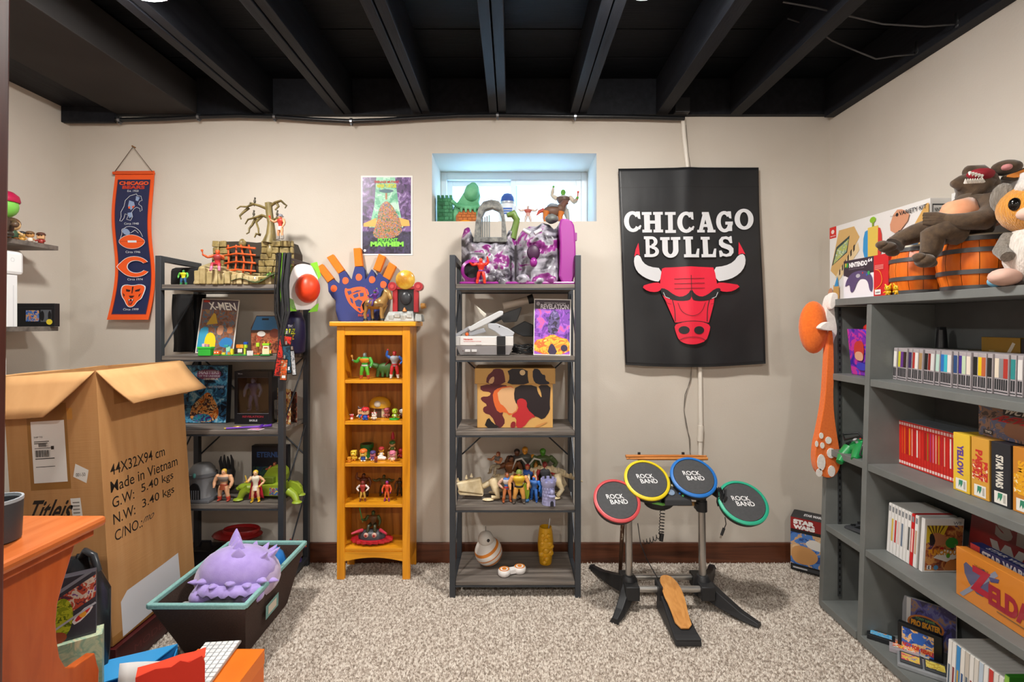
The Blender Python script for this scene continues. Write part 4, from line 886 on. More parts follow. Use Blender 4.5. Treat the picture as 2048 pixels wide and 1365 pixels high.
art(hb, frame((-hw,0,0),(1,0,0),(0,0,1)), 2*hw, .185, [('p',[(.02,.62),(.98,.62),(.8,.98),(.2,.98)],'#2f6a9a'), ('r',.02,.02,.98,.55,blot(['#5a2a20','#8a4a30','#a86a4a','#b03a2a'],40,2)), ('o',.36,.52,.14,.07,'#f0ece8'), ('p',smoothpoly([(.6,.45),(.95,.4),(.95,.65),(.7,.66)],2),'#6a2f20')], 'front_print')
obj('handle_slot', MB().box((-.016,-.0015,.163),(.016,.001,.172)), P('#16202a',.6), hb)
nv = thing('navy_cushion', 'navy blue rounded drink tub with yellow lettering behind the lanyards', 'tub', (X(590,2.38), 2.38, LZ(1)))
obj('tub', MB().lathe([(.036,0),(.046,.01),(.05,.09),(.046,.16),(.03,.20),(.004,.21)], 20), P('#232048',.45), nv, smooth=50)
art(nv, frame((-.02,-.0515,.05),(1,0,0),(0,0,1)), .045,.10, [('t','THE',.2,.78,.8,.9,'#d8d4e0',.02), ('t','2 PEZ',.0,.45,1,.72,'#c8d030',.04), ('t','1 EZ',.1,.2,.9,.42,'#d8a02a',.04)], 'lettering', eps=.0006)
# tier 3
bk_ = carton('hardcover_book', 'thick fantasy hardcover with a fiery blue cover on the third tier', 'book', (X(408,2.36), 2.36, LZ(2)), .215,.035,.283, rot=(R(-4),0,0), mat=P('#20242c',.35),
    front=[('r',.01,.01,.99,.99,blot(['#16202e','#2a5a80','#4f9ac0','#9fc8d8'],22,3)), ('p',smoothpoly([(.15,.02),(.75,.02),(.85,.2),(.68,.45),(.55,.55),(.38,.42),(.2,.3)],2),blot(['#c8601f','#e8a05a','#4a2a2a','#f0c890'],34,1)), ('p',smoothpoly([(.2,.03),(.7,.03),(.62,.16),(.3,.16)],2),blot(['#3a2a6a','#2a8a9a','#7a4ab0'],40,2)), ('p',smoothpoly([(.3,.75),(.8,.75),(.85,.85),(.78,.92),(.3,.92)],1),'#8a4a6a'), ('t','OF THE UNIVERSE',.34,.79,.82,.825,'#e0d8e8',.02), ('t','OMNIBUS',.45,.74,.78,.775,'#e8e0d8',.03), ('t','MASTERS',.34,.84,.80,.90,'#d8c8d8',.04), ('t','I HAVE THE POWER!',.55,.60,.92,.64,'#e8e8ee')])
wbx = thing('figure_box', 'black window box holding a dim toy figure on the third tier', 'box', (X(506,2.34), 2.34, LZ(2)))
w_, h_, d_ = .18, .255, .09
obj('back_panel', MB().box((-w_/2,d_-.004,0),(w_/2,d_,h_)), P('#0d0e12',.4), wbx)
for a, b in (((-w_/2,0,0),(-w_/2+.015,d_-.004,h_)), ((w_/2-.015,0,0),(w_/2,d_-.004,h_)), ((-w_/2+.015,0,h_-.03),(w_/2-.015,d_-.004,h_)), ((-w_/2+.015,0,0),(w_/2-.015,d_-.004,.05))): obj('frame_panel', MB().box(a,b), P('#14151b',.35), wbx, bevel=.001)
obj('clear_window', MB().box((-w_/2+.015,.001,.05),(w_/2-.015,.002,h_-.03)), clear('clear_film','#eef2f6',.10,.08), wbx)
art(wbx, frame((-w_/2,-.0004,0),(1,0,0),(0,0,1)), w_, h_, [('t','REVELATION',.22,.12,.78,.16,'#8a2430',.04), ('t','SKELE',.4,.05,.62,.085,'#c8c8cc',.02), ('t','9in',.1,.94,.22,.965,'#b8b8c0'), ('l',[(.08,.2),(.92,.2)],.001,'#9a9aa4'), ('l',[(.08,.88),(.92,.88)],.001,'#5a5a66')], 'front_print')
fig('dim purple and grey toy figure inside the black window box', X(506,2.39), 2.395, LZ(2)+.053, .165, 0, skin='#7a7488', torso='#3f3460', legs='#4a4466', boots='#3a3450', hair='#2a2440', group=gL)
for i, (px, y, col, lb_, rz) in enumerate(((563,2.34,['#7a2a2a','#c8a05a','#e0d8d0'],'blister pack with a red and tan card standing right on the third tier',-30), (578,2.39,['#2a2a30','#8a3a24','#c8b090'],'dark blister pack with a clear bubble behind the red one',-38))):
    bp_ = thing('blister_pack', lb_, 'blister pack', (X(px,y), y, LZ(2)), R(rz), 'blister packs on the third tier')
    obj('card', MB().box((-.05,.012,0),(.05,.014,.17-.02*i)), blot(col,40,i), bp_)
    obj('bubble', MB().box((-.036,-.02,.02),(.036,.012,.12)), clear('clear_bubble','#f4f6f8',.16,.06), bp_, bevel=.01)
    fg = obj('packed_toy', MB().lathe([(.005,.03),(.018,.035),(.012,.06),(.02,.09),(.008,.1),(.012,.115),(.002,.118)],10, sy=.6), P(('#b8402a','#8a6a4a')[i],.4), bp_, smooth=60)
sw = thing('purple_toy_sword', 'thin purple toy sword lying on the third tier', 'toy sword', (X(495,2.235), 2.235, LZ(2)), R(10))
obj('blade', MB().tube([(-.09,0,.005),(.05,0,.008),(.075,0,.01)], [.004,.005,.005], 6), P('#7a4ac0',.3), sw, smooth=50)
obj('hilt', MB().tube([(.06,-.02,.01),(.062,0,.014),(.06,.02,.01)], .006, 6).tube([(.075,0,.01),(.105,0,.012)], [.006,.008], 6), P('#5a2aa0',.3), sw, smooth=50)
lc = thing('trading_card', 'pink and white trading card lying flat on the third tier', 'card', (X(512,2.225), 2.225, LZ(2)), R(-12))
obj('card', MB().box((-.03,-.02,0),(.03,.02,.0012)), P('#e8dfe2',.4), lc); art(lc, frame((-.03,-.02,.0012),(1,0,0),(0,1,0)), .06,.04, [('r',.08,.1,.92,.9,blot(['#c83a5a','#e8a0b0','#5a7ac0'],60,1))], 'card_print')
gw = thing('gold_toy_weapon', 'small gold toy weapon lying on the third tier', 'toy', (X(463,2.23), 2.23, LZ(2)), R(14))
obj('shaft', MB().tube([(-.03,0,.004),(.045,0,.005)], .004, 6), P('#c8a84a',.35,.5), gw, smooth=50); obj('head', MB().ball((.02,.012,.006),(.02,.008,.006),8,6), P('#b89a40',.35,.5), gw, smooth=60)
# tier 4
hg = P('#7c7d80',.4); hg2 = P('#5c5d61',.45)
he = thing('grey_mask_playset', 'grey plastic domed toy fortress with a dark gate on the fourth tier', 'playset', (X(405,2.29), 2.29, LZ(3)))
obj('dome', MB().lathe([(.055,.085),(.060,.11),(.054,.14),(.035,.162),(.003,.17)], 18, sy=.9), hg, he, smooth=50)
obj('brow_band', MB().lathe([(.060,.105),(.066,.108),(.066,.12),(.060,.123)], 18, sy=.9, cap=False), hg2, he, smooth=40)
obj('gate_wall', MB().lathe([(.062,0),(.058,.03),(.052,.06),(.056,.09)], 18, sy=.9), hg, he, smooth=50)
obj('gate', MB().prism(circ(0,.02,.026,.045,14,0,180)+[(-.026,-.02),(.026,-.02)], .006, frame((0,-.056,.022),(1,0,0),(0,0,1))), P('#141416',.6), he)
for k in range(5): obj('gate_bar', MB().tube([(-.02+.01*k,-.064,.0),(-.02+.01*k,-.064,.055)], .0025, 6), hg2, he)
obj('jewel', MB().ball((0,-.06,.122),(.008,.006,.012),8,6), P('#4f8f8a',.3), he, smooth=60)
obj('side_tower', MB().lathe([(.026,0),(.026,.075),(.03,.08),(.03,.095)],10, c=(-.075,.01,0)), hg, he, smooth=30)
obj('base', MB().box((-.10,-.075,-.0005),(.075,.05,.012)).jitter(.0015,3), hg2, he, bevel=.004)
fig('muscular blond toy figure with brown harness on the fourth tier', X(448,2.25), 2.25, LZ(3), .147, -4, skin='#d6a27c', hair='#d0a83a', belt='#8a3a24', skirt='#8a4024', boots='#a83a2a', chest='#8a8078', la='down', ra='down', bulk=1.25, group=gL)
fig('slim blonde toy figure with gold boots and red cape on the fourth tier', X(511,2.235), 2.235, LZ(3), .146, 12, skin='#e2b184', hair='#d8b83a', torso='#e4dcc8', skirt='#efe8d8', legs='#e2b184', boots='#d8b030', gloves='#d8b030', cape='#c8243a', la='fwd', ra='hip', bulk=.82, item=(-1,.3,'sword'), item_c='#d8b84a', group=gL)
vg = P('#8aa02a',.4); vg2 = P('#5a6a1e',.45)
vh = thing('green_vehicle', 'lime green reptile-shaped toy vehicle with open body on the fourth tier', 'toy vehicle', (X(540,2.30), 2.30, LZ(3)), R(-8))
obj('hull', MB().prism(smoothpoly([(-.11,.02),(-.02,.012),(.10,.018),(.15,.05),(.10,.075),(.02,.07),(-.05,.06)],1), -.07, frame((0,-.03,0),(1,0,0),(0,0,1))), vg, vh, bevel=.004)
obj('back_shield', MB().prism(smoothpoly([(-.06,.06),(.06,.06),(.075,.12),(.04,.15),(-.005,.14),(-.035,.10)],1), -.05, frame((.0,.0,0),(1,0,0),(0,0,1))), vg, vh, bevel=.004)
obj('wing', MB().prism(smoothpoly([(.06,.04),(.17,.03),(.185,.05),(.15,.09),(.09,.085)],1), -.012, frame((0,-.035,0),(1,0,0),(0,0,1))), vg, vh)
for k, (a, b) in enumerate(((-.10,-.05),(.155,-.045),(-.06,.05),(.12,.05))): obj('leg', MB().tube([(a*.8,b,.05),(a,b-.005,.035),(a*1.12,b-.012,.006)], [.02,.017,.013], 8).ball((a*1.14,b-.018,.007),(.024,.02,.0075),8,6), vg, vh, smooth=50)
obj('head', MB().ball((-.105,-.02,.05),(.045,.03,.018),12,8).ball((-.135,-.02,.044),(.022,.024,.012),10,6), vg, vh, smooth=60)
obj('decal_panel', MB().box((.02,-.0335,.022),(.08,-.0305,.055)), blot(['#d8c03a','#2a6aa0','#c8402a'],70,2), vh)
obj('seat', MB().box((-.03,-.02,.07),(.03,.02,.10)), vg2, vh, bevel=.004)
fig('auburn-haired toy rider in the green reptile vehicle', X(548,2.33), 2.335, LZ(3)+.075, .10, -10, skin='#a85a3a', torso='#7a3a24', legs='#5a3a24', hair='#5a2414', sit=True, ra='fwd', la='fwd', bulk=1.2, group=gL)
carton('dark_toy_box', 'dark navy boxed toy standing at the back of the fourth tier', 'box', (X(540,2.44), 2.435, LZ(3)), .18,.035,.21, mat=P('#10141f',.4), front=[('r',.05,.05,.95,.5,blot(['#12202a','#2a4a3a','#1a2a44'],30,1)), ('t','ETERNIA',.15,.72,.85,.85,'#2f4a7a',.04)])
hd_ = thing('grey_claw', 'dark grey toy claw tower standing behind the blond figure', 'toy', (X(455,2.42), 2.42, LZ(3)))
obj('forearm', MB().lathe([(.032,0),(.028,.04),(.036,.08),(.03,.10)],12), P('#3a383a',.5), hd_, smooth=50)
for k in range(4): obj('finger', MB().tube([(-.024+.016*k,0,.095),(-.03+.02*k,-.01,.14),(-.02+.016*k,-.02,.165+.008*(k%2))],[.010,.008,.003],6), P('#343234',.5), hd_, smooth=50)
# tier 5
rd = thing('red_toy_table', 'dark red plastic toy stand at the back of the bottom tier', 'toy', (X(475,2.36), 2.36, LZ(4)))
obj('column', MB().tube([(.03,0,0),(.025,0,.08),(.03,0,.12)],[.045,.026,.04],12), P('#8a1a1a',.35), rd, smooth=50)
obj('deck', MB().ball((0,0,.135),(.12,.07,.022),18,8), P('#8f1c1c',.35), rd, smooth=60)
obj('lip', MB().lathe([(.085,0),(.09,.012),(.085,.02)],18,c=(.02,0,.145),sy=.6,cap=False), P('#a02222',.35), rd, smooth=50)
bx5 = thing('black_toy_crate', 'black toy crate on the bottom tier behind the cardboard box', 'toy', (X(412,2.34), 2.34, LZ(4)))
obj('crate', MB().box((-.05,-.05,0),(.05,.05,.085)), P('#141519',.4), bx5, bevel=.006); obj('grip', MB().tube([(-.03,0,.085),(-.02,0,.11),(.02,0,.11),(.03,0,.085)],.006,6), P('#26282e',.4), bx5, smooth=50)
fig('small yellow and red toy figure on the bottom tier behind the lilac plush', X(520,2.29), 2.29, LZ(4), .10, 0, skin='#a8502a', torso='#d8b82a', arms='#a8502a', legs='#8a2a2a', hair='#5a2418', bulk=1.4, group=gL)
fig('purple and orange toy figure with raised arms on the bottom tier', X(594,2.36), 2.36, LZ(4), .105, -10, skin='#d8602a', torso='#5a2a8a', arms='#7a2a7a', legs='#3a2a6a', hair='#a02a3a', bulk=1.4, la='up', ra='wide', group=gL)
fig('green and red toy figure left of the purple one on the bottom tier', X(574,2.33), 2.33, LZ(4), .085, 10, skin='#3f8a4a', torso='#a82a3a', legs='#2a3a6a', hair='#2a5a3a', bulk=1.3, group=gL)
# ------------------------------------------------------------------ oak bookcase contents and top
OT = OZ(643.5) + .0008
paw = thing('foam_paw', 'blue and orange foam claw hand with a bear head print on the oak bookcase', 'foam hand', (X(706,2.46), 2.462, OT), rot=(R(-5),0,0))
k_ = 2.45/FPX
def pp(px, py): return ((px-706)*k_, (641-py)*k_)
blue = NM('navy_foam', ['#333d78','#3c4684'], scale=(300,300,300), rough=.9); of = NM('orange_foam', ['#e87a1a','#ef851f'], scale=(200,200,200), rough=.85)
hand = [(676,640),(688,642),(720,642),(752,640),(762,610),(768,580),(776,556),(764,548),(755,541),(748,552),(746,541),(740,534),(732,549),(728,555),(726,535),(722,529),(706,529),(702,545),(700,556),(694,550),(686,537),(673,544),(676,556),(675,564),(663,555),(652,563),(654,580),(662,592),(669,598),(670,620)]
obj('palm', MB().prism([pp(*p) for p in hand], -.028, frame((0,0,0),(1,0,0),(0,0,1))), blue, paw, bevel=.003)
for pg in ([(628,530),(640,523),(664,553),(652,562)], [(648,510),(661,503),(685,536),(673,544)], [(702,491),(717,490),(722,528),(706,529)], [(754,502),(768,508),(757,540),(743,534)], [(776,519),(790,528),(777,557),(763,549)]):
    obj('claw', MB().prism([pp(*p) for p in pg], -.026, frame((0,-.001,0),(1,0,0),(0,0,1))), of, paw, bevel=.003)
FP = frame((0,-.0004,0),(1,0,0),(0,0,1)); S = []
for cx, cy in ((665,574),(688,558),(715,551),(742,556),(765,566)):
    q_ = pp(cx,cy); S.append(('p', smoothpoly([(q_[0]+.020*math.cos(R(60*i))*(1-.12*(i%2)), q_[1]+.021*math.sin(R(60*i))) for i in range(6)],2), '#e8601c'))
hd = [(688,572),(694,576),(708,571),(724,570),(736,578),(737,598),(732,612),(724,626),(716,622),(706,614),(698,606),(692,596),(687,582)]
S.append(('p', smoothpoly([pp(*p) for p in hd],1), '#e8601c'))
for pg in ([(692,580),(700,578),(702,584),(696,588)], [(704,588),(714,583),(716,590),(708,594)], [(718,583),(726,583),(726,590),(719,591)], [(698,592),(704,596),(706,606),(701,602)], [(708,600),(716,596),(724,600),(720,612),(712,610)], [(700,584),(712,578),(722,578),(714,581)], [(714,614),(720,614),(722,622),(717,619)]):
    S.append(('p', [pp(*p) for p in pg], '#333d78'))
S.append(('t','BEARS', *pp(716,631), *pp(738,626), '#b83a24', .03))
art(paw, FP, 1, 1, S, 'printed_design', norm=False)
# gold mechanical horse with rider
gold = P('#b08a50',.35,.35); gold2 = P('#7a5a30',.4,.3); dk = P('#20201f',.4,.4)
hz_ = thing('toy_horse', 'gold mechanical toy horse standing before the foam hand on the oak bookcase', 'toy horse', (X(752,2.40), 2.395, OT), R(-12))
obj('stand', MB().box((-.05,-.03,0),(.055,.03,.003)), P('#a8894a',.4), hz_)
obj('barrel', MB().ball((0,0,.085),(.052,.028,.026),16,10).ball((.03,0,.09),(.028,.027,.03),12,8).ball((-.03,0,.088),(.026,.026,.028),12,8), gold, hz_, smooth=60)
obj('flank_plate', MB().prism(smoothpoly([(-.045,.075),(.05,.07),(.055,.09),(0,.082),(-.04,.095)],1), .004, frame((0,-.027,0),(1,0,0),(0,0,1))), gold2, hz_)
obj('neck', MB().tube([(.035,0,.095),(.052,0,.12),(.058,0,.142)],[.024,.019,.016],10), gold, hz_, smooth=60)
hh_ = obj('head', MB().tube([(.05,0,.15),(.065,0,.14),(.078,0,.118),(.082,0,.108)],[.013,.017,.011,.009],10), gold, hz_, smooth=60)
for s in (-1,1): obj('ear', MB().tube([(.052,.008*s,.152),(.05,.01*s,.168)],[.005,.001],6), gold, hh_, smooth=60)
obj('mane', MB().tube([(.03,0,.115),(.045,0,.145),(.055,0,.16)],[.008,.012,.006],8), dk, hz_, smooth=60)
for a, b, f in ((.036,-.017,.006),(.042,.017,-.012),(-.038,-.017,-.008),(-.034,.017,.010)):
    lg = obj('leg', MB().tube([(a,b,.085),(a+f*.6,b,.055),(a+f-.004,b,.035),(a+f,b,.012)],[.014,.009,.008,.007],8), gold, hz_, smooth=60)
    obj('hoof', MB().tube([(a+f,b,.014),(a+f+.001,b,.003)],[.009,.012],8), dk, lg, smooth=50)
obj('tail', MB().tube([(-.052,0,.10),(-.066,0,.08),(-.066,0,.055)],[.007,.009,.002],8), dk, hz_, smooth=60)
fig('purple-hooded toy rider with a small green head on the gold horse', X(750,2.39), 2.39, OT+.075, .10, -35, skin='#7aa83a', torso='#5a2a80', arms='#6a4aa0', legs='#5a3a8a', boots='#4a2a6a', helmet='#6a2a90', sit=True, ra='up', la='fwd', item=(-1,.6,'staff'), item_c='#7a3aa8', group='action figures on the oak bookcase')
# throne playset
gr = NM('grey_stone_plastic', ['#8f928f','#a8aba8','#bcbfbc'], scale=(30,30,30), rough=.45); rdm = P('#a8242c',.35)
th_ = thing('throne_playset', 'grey stone and red pillar toy throne topped with a round amber mask', 'playset', (X(812,2.40), 2.40, OT))
k2 = 2.40/FPX
obj('base', MB().hexa([(-.098,-.045,0),(.05,-.045,0),(.05,.05,0),(-.098,.05,0),(-.078,-.03,.048),(.038,-.03,.05),(.038,.045,.05),(-.078,.045,.048)]).jitter(.002,4), gr, th_, bevel=.004)
obj('side_base', MB().hexa([(.044,-.03,0),(.085,-.03,0),(.085,.04,0),(.044,.04,0),(.05,-.02,.038),(.08,-.02,.034),(.08,.04,.034),(.05,.04,.038)]).jitter(.002,6), gr, th_, bevel=.003)
for k in range(4): obj('stone', MB().box((-.075+.029*k,-.0455,.008+.01*(k%2)),(-.05+.029*k,-.036,.03+.008*(k%2))).jitter(.0015,k), gr, th_, bevel=.002)
obj('backrest', MB().box((-.045,.0,.045),(.048,.03,.165)), P('#26272a',.35), th_, bevel=.006)
obj('back_boss', MB().ball((0,-.004,.115),(.028,.012,.034),14,10), P('#34363a',.3), th_, smooth=60)
for s in (-1, 1):
    a = -.052 if s < 0 else .052
    obj('pillar', MB().box((a-.012,-.012,.045),(a+.012,.012,.158)), rdm, th_, bevel=.003)
    obj('scroll', MB().tube([(a+s*.012,-.02,.172),(a+s*.012,.02,.172)], .022, 14), rdm, th_, smooth=40)
    obj('scroll_eye', MB().tube([(a+s*.012,-.022,.172),(a+s*.012,-.0201,.172)], .010, 12), P('#c84a4a',.3), th_)
obj('lintel', MB().box((-.05,-.014,.158),(.05,.014,.174)), rdm, th_, bevel=.003)
obj('mask', MB().lathe([(.002,-.014),(.026,-.012),(.042,-.004),(.048,.004),(.04,.012),(.002,.014)], 18, M=Matrix.Translation((.0,-.012,.205)) @ Matrix.Rotation(R(90),4,'X')), NM('amber_plastic', ['#8a3a14','#c8902a','#e8c858'], scale=(14,14,14), rough=.25), th_, smooth=60)
obj('side_dial', MB().tube([(.078,-.005,.075),(.098,-.008,.078)], [.016,.012], 10), P('#b8823a',.35), th_, smooth=40)
obj('seat_spike', MB().tube([(.0,-.03,.05),(.0,-.032,.068)], [.012,.002], 8), P('#b8702a',.4), th_, smooth=50)
# cubbies (local x from the left stile)
def ox(px): return X(px, 2.40)
gO = 'action figures on the oak bookcase'; gS = 'small figurines in the oak bookcase'
z = SHZ[0]+.0008
fig('green and orange armoured toy figure with a mace in the top cubby', ox(733)-.004, 2.385, z, .128, -6, skin='#7a8a8a', torso='#3fa03a', arms='#4aa83a', chest='#e08a1f', legs='#5ab02f', boots='#a84a2a', hair='#5f5a4a', belt='#b8b4a8', la='flex', ra='down', item=(-1,.34,'club'), item_c='#d89a4a', bulk=1.3, stride=.01, group=gO)
fig('blue, silver and red toy figure with one arm raised in the top cubby', ox(789), 2.40, z, .135, 10, skin='#c83a34', torso='#a8acb4', arms='#2f62b8', chest='#a8acb4', legs='#c02a30', boots='#d0ccc8', hair='#a82c2c', la='up', ra='hip', bulk=1.1, belt='#b02a2a', group=gO)
pl2 = thing('toy_plant', 'green toy reptile mount half hidden at the back of the top cubby', 'toy', (ox(766), 2.455, z), 0)
obj('body', MB().ball((0,0,.045),(.05,.02,.03),12,8), P('#3f6a30',.5), pl2, smooth=60)
for k in range(4): obj('leg', MB().tube([(-.035+.024*k,-.008,.04),(-.04+.026*k,-.014,.004)],[.011,.008],6), P('#37602c',.5), pl2, smooth=60)
obj('fin', MB().tube([(.0,0,.06),(.02,.0,.085),(.04,0,.10)],[.018,.012,.001],8,flat=.4), P('#7a2a2a',.5), pl2, smooth=60)
obj('head', MB().tube([(-.04,0,.055),(-.07,-.005,.065),(-.085,-.008,.058)],[.016,.014,.006],8), P('#3f6a30',.5), pl2, smooth=60)
z = SHZ[1]+.0008
chibi('tiny red and white round figurine at the left of the mushroom cubby', ox(707), 2.375, z, .034, 0, head='#c83a44', body='#f0e8e0', feet='#e8b070', spots='#f2efec', group=gS)
chibi('blue-shirted figurine with brown ears behind the red-capped one', ox(722), 2.40, z, .062, 5, head='#e8b488', body='#2f7ac8', hair='#4a3030', ears='#5a4a4a', arms='#f0eeea', feet='#d89a4a', block=True, group=gS)
chibi('red-capped figurine with blue body in the mushroom cubby', ox(734), 2.375, z, .068, 0, head='#efc69c', body='#2a56c0', hat='#cc2a30', arms='#d03a38', feet='#2a56c0', block=True, group=gS)
chibi('small figurine with a white and red block cap right of the red-capped one', ox(752), 2.37, z, .047, 0, head='#f2ece4', body='#f0e4d4', feet='#6a4a3a', spots='#d02a30', block=True, group=gS)
mu = thing('yellow_mushroom', 'yellow toy mushroom with a pale spot at the back of the second cubby', 'toy', (ox(755), 2.445, z))
obj('stem', MB().box((-.028,-.016,0),(.028,.016,.05)), P('#cfc2a0',.5), mu, bevel=.006)
obj('cap', MB().lathe([(.03,.045),(.052,.05),(.056,.068),(.045,.09),(.025,.102),(.002,.105)], 20, sy=.55), P('#d8a428',.4), mu, smooth=60)
obj('spot', MB().ball((-.005,-.027,.07),(.018,.008,.017),12,8), P('#d8d0c0',.5), mu, smooth=60)
obj('door', MB().box((-.02,-.018,.002),(.012,-.0162,.044)), P('#4a3222',.6), mu)
chibi('faded pink figurine standing alone at the back of the second cubby', ox(770), 2.435, z, .056, 0, head='#b86a74', body='#a86058', feet='#8a4a40', hat='#b85a68', group=gS)
chibi('lime green and white figurine on a green base in the second cubby', ox(791), 2.39, z+.006, .056, 25, head='#a8c82f', body='#c8d86a', feet='#8aa82a', belly='#f0ecd8', snout='#b8d03f', group=gS)
gb = thing('green_disc_toy', 'round bright green toy disc under the lime figurine', 'toy', (ox(790), 2.385, z)); obj('disc', MB().lathe([(.024,0),(.025,.005),(.022,.0058)],16,sy=.7), P('#2fb84a',.4), gb); obj('stud', MB().lathe([(.004,.0058),(.004,.008)],8,c=(-.018,-.008,0)), P('#2fb84a',.4), gb)
chibi('dark and white figurine partly hidden by the right stile of the second cubby', ox(803), 2.42, z, .058, 0, head='#e8e4e0', body='#5a2a2a', hair='#3a2626', feet='#4a2a20', group=gS)
z = SHZ[2]+.0008
chibi('yellow blocky figurine at the back left of the third cubby', ox(709), 2.39, z, .062, 0, head='#e8c83a', body='#e2b83a', feet='#d88a2a', block=True, snout='#f0d860', group=gS)
chibi('orange cube-shaped figurine at the front left of the third cubby', ox(704), 2.358, z, .032, 0, head='#e89a1f', body='#e08a1a', feet='#c8781a', block=True, group=gS)
chibi('yellow figurine with orange top and blue shorts in the third cubby', ox(730), 2.375, z, .066, 0, head='#e8c44a', body='#2a52a8', hat='#e0742a', arms='#e8d08a', feet='#f0ece4', block=True, snout='#f2dc8a', group=gS)
chibi('purple and pink blocky figurine in the third cubby', ox(747), 2.39, z, .052, 0, head='#c87a9a', body='#6a4a8a', hat='#4a3f7a', feet='#e8e0e4', block=True, group=gS)
chibi('red-topped figurine on a white cloud-like puff in the third cubby', ox(763), 2.40, z+.018, .05, 0, head='#d8a03a', body='#f0ece8', hat='#a82a30', feet='#e8e4e0', group=gS)
cl = thing('white_cloud_toy', 'white cloud-shaped toy under the red-topped figurine', 'toy', (ox(762), 2.385, z))
obj('puff', MB().ball((0,.012,.011),(.024,.014,.011),10,6).ball((-.016,.012,.009),(.012,.012,.009),8,6).ball((.016,.012,.009),(.012,.012,.009),8,6), P('#f0ecea',.5), cl, smooth=60); obj('cap', MB().ball((0,.012,.02),(.014,.010,.007),8,6), P('#f0ecea',.5), cl, smooth=60)
chibi('small brown-orange creature figurine at the front of the third cubby', ox(757), 2.355, z, .034, 0, head='#a8481f', body='#8a3a1a', feet='#5a2a18', block=True, group=gS)
chibi('green-headed figurine with red crest sitting on a tan box in the third cubby', ox(782), 2.43, z+.036, .055, 0, head='#d8b878', body='#5a7a3a', hat='#3f7a3f', feet='#c8a05a', snout='#e8b08a', group=gS)
tb = thing('tan_toy_block', 'tan toy block under the red-crested figurine', 'toy', (ox(783), 2.43, z)); obj('block', MB().box((-.024,-.016,0),(.024,.018,.035)), P('#a88a5a',.5), tb, bevel=.002); obj('red_spire', MB().tube([(-.002,.006,.095),(-.002,.006,.12),(-.002,.006,.13)],[.009,.007,.002],8), P('#b8243a',.4), tb, smooth=50)
chibi('pink and white figurine with a yellow body at the front right of the third cubby', ox(788), 2.37, z, .058, -12, head='#e8a0b0', body='#f0dcc0', hat='#d87a94', feet='#e8a83a', group=gS)
chibi('red figurine partly hidden by the right stile of the third cubby', ox(800), 2.43, z, .055, 0, head='#a8262a', body='#8f1f24', hat='#b02a2c', feet='#5a1a1a', group=gS)
gp = thing('green_pipe', 'short dark green toy pipe at the back of the third cubby', 'toy', (ox(728), 2.45, z)); obj('pipe', MB().lathe([(.026,0),(.026,.05),(.033,.05),(.033,.068),(.026,.068)],18), P('#1f6a2f',.4), gp, smooth=40); obj('mouth', MB().lathe([(.025,.0681),(.001,.0682)],18), P('#0e2a14',.6), gp)
z = SHZ[3]+.0008
fig('toy figure with white arms, red vest and tan trousers in the fourth cubby', ox(728), 2.38, z, .098, 5, skin='#8a5a3a', torso='#a8342c', arms='#e8e0da', legs='#c8a24a', boots='#7a3a2a', helmet='#7a2a26', la='hip', ra='hip', group=gO)
fig('slim red-orange toy figure with purple trim in the fourth cubby', ox(776), 2.38, z, .098, -5, skin='#c02a4a', torso='#d8482a', arms='#e05a34', legs='#d8662f', boots='#8a2a7a', hair='#7a2a8a', gloves='#7a2a8a', bulk=.9, group=gO)
fig('dark brown bulky toy figure at the back left of the fourth cubby', ox(722), 2.445, z, .115, 8, skin='#6a3a24', torso='#5a2c1c', legs='#3a2a20', hair='#1c1612', bulk=1.3, la='up', ra='down', group=gO)
fig('dark olive toy figure at the back of the fourth cubby', ox(762), 2.455, z, .105, 0, skin='#4a4a24', torso='#5a5228', legs='#3a3a22', hair='#26301a', bulk=1.4, la='wide', ra='wide', group=gO)
fig('small dark toy figure at the back right of the fourth cubby', ox(794), 2.455, z, .09, 0, skin='#5a3a24', torso='#3a2a1c', legs='#2a241c', hair='#1c1814', group=gO)
z = SHZ[4]+.0008
sv = thing('saw_vehicle', 'round toy vehicle with a red toothed ring and dark body in the bottom cubby', 'toy vehicle', (ox(745)-.002, 2.398, z))
rg = []
for i in range(36): 
    r_ = .104 if i%2 else .088; a = 2*math.pi*(i+.35*(i%2))/36; rg.append((r_*math.cos(a), r_*.52*math.sin(a)))
obj('toothed_ring', MB().prism(rg, .014, frame((0,0,.012),(1,0,0),(0,1,0))), P('#c02230',.35), sv, bevel=.001)
obj('chassis', MB().lathe([(.05,0),(.055,.011)],16,sy=.6), P('#1c1d20',.5), sv)
obj('body', MB().lathe([(.066,.026),(.068,.034),(.06,.05),(.045,.062),(.02,.066)],18,sy=.55), P('#45484d',.4), sv, smooth=40)
for s in (-1, 1):
    obj('headlamp', MB().ball((.02*s,-.032,.05),(.0125,.007,.0125),12,8), P('#d8b0a0',.3), sv, smooth=60)
    obj('lamp_centre', MB().ball((.02*s,-.0385,.05),(.006,.003,.006),10,6), P('#b02a2a',.3), sv, smooth=60)
    obj('gun', MB().tube([(.045*s,-.01,.066),(.062*s,-.035,.070),(.085*s,-.052,.066)],[.009,.007,.005],8), P('#c83a50',.35), sv, smooth=50)
fig('dim green toy driver with a tall green blade in the bottom cubby', ox(745), 2.412, z+.052, .125, 0, skin='#4a5a2a', torso='#6a4a2a', arms='#4a5a2c', legs='#3a3a24', hair='#2a3a1c', sit=True, la='flex', ra='down', item=(-1,.7,'sword'), item_c='#2f8a44', bulk=1.25, group=gO)
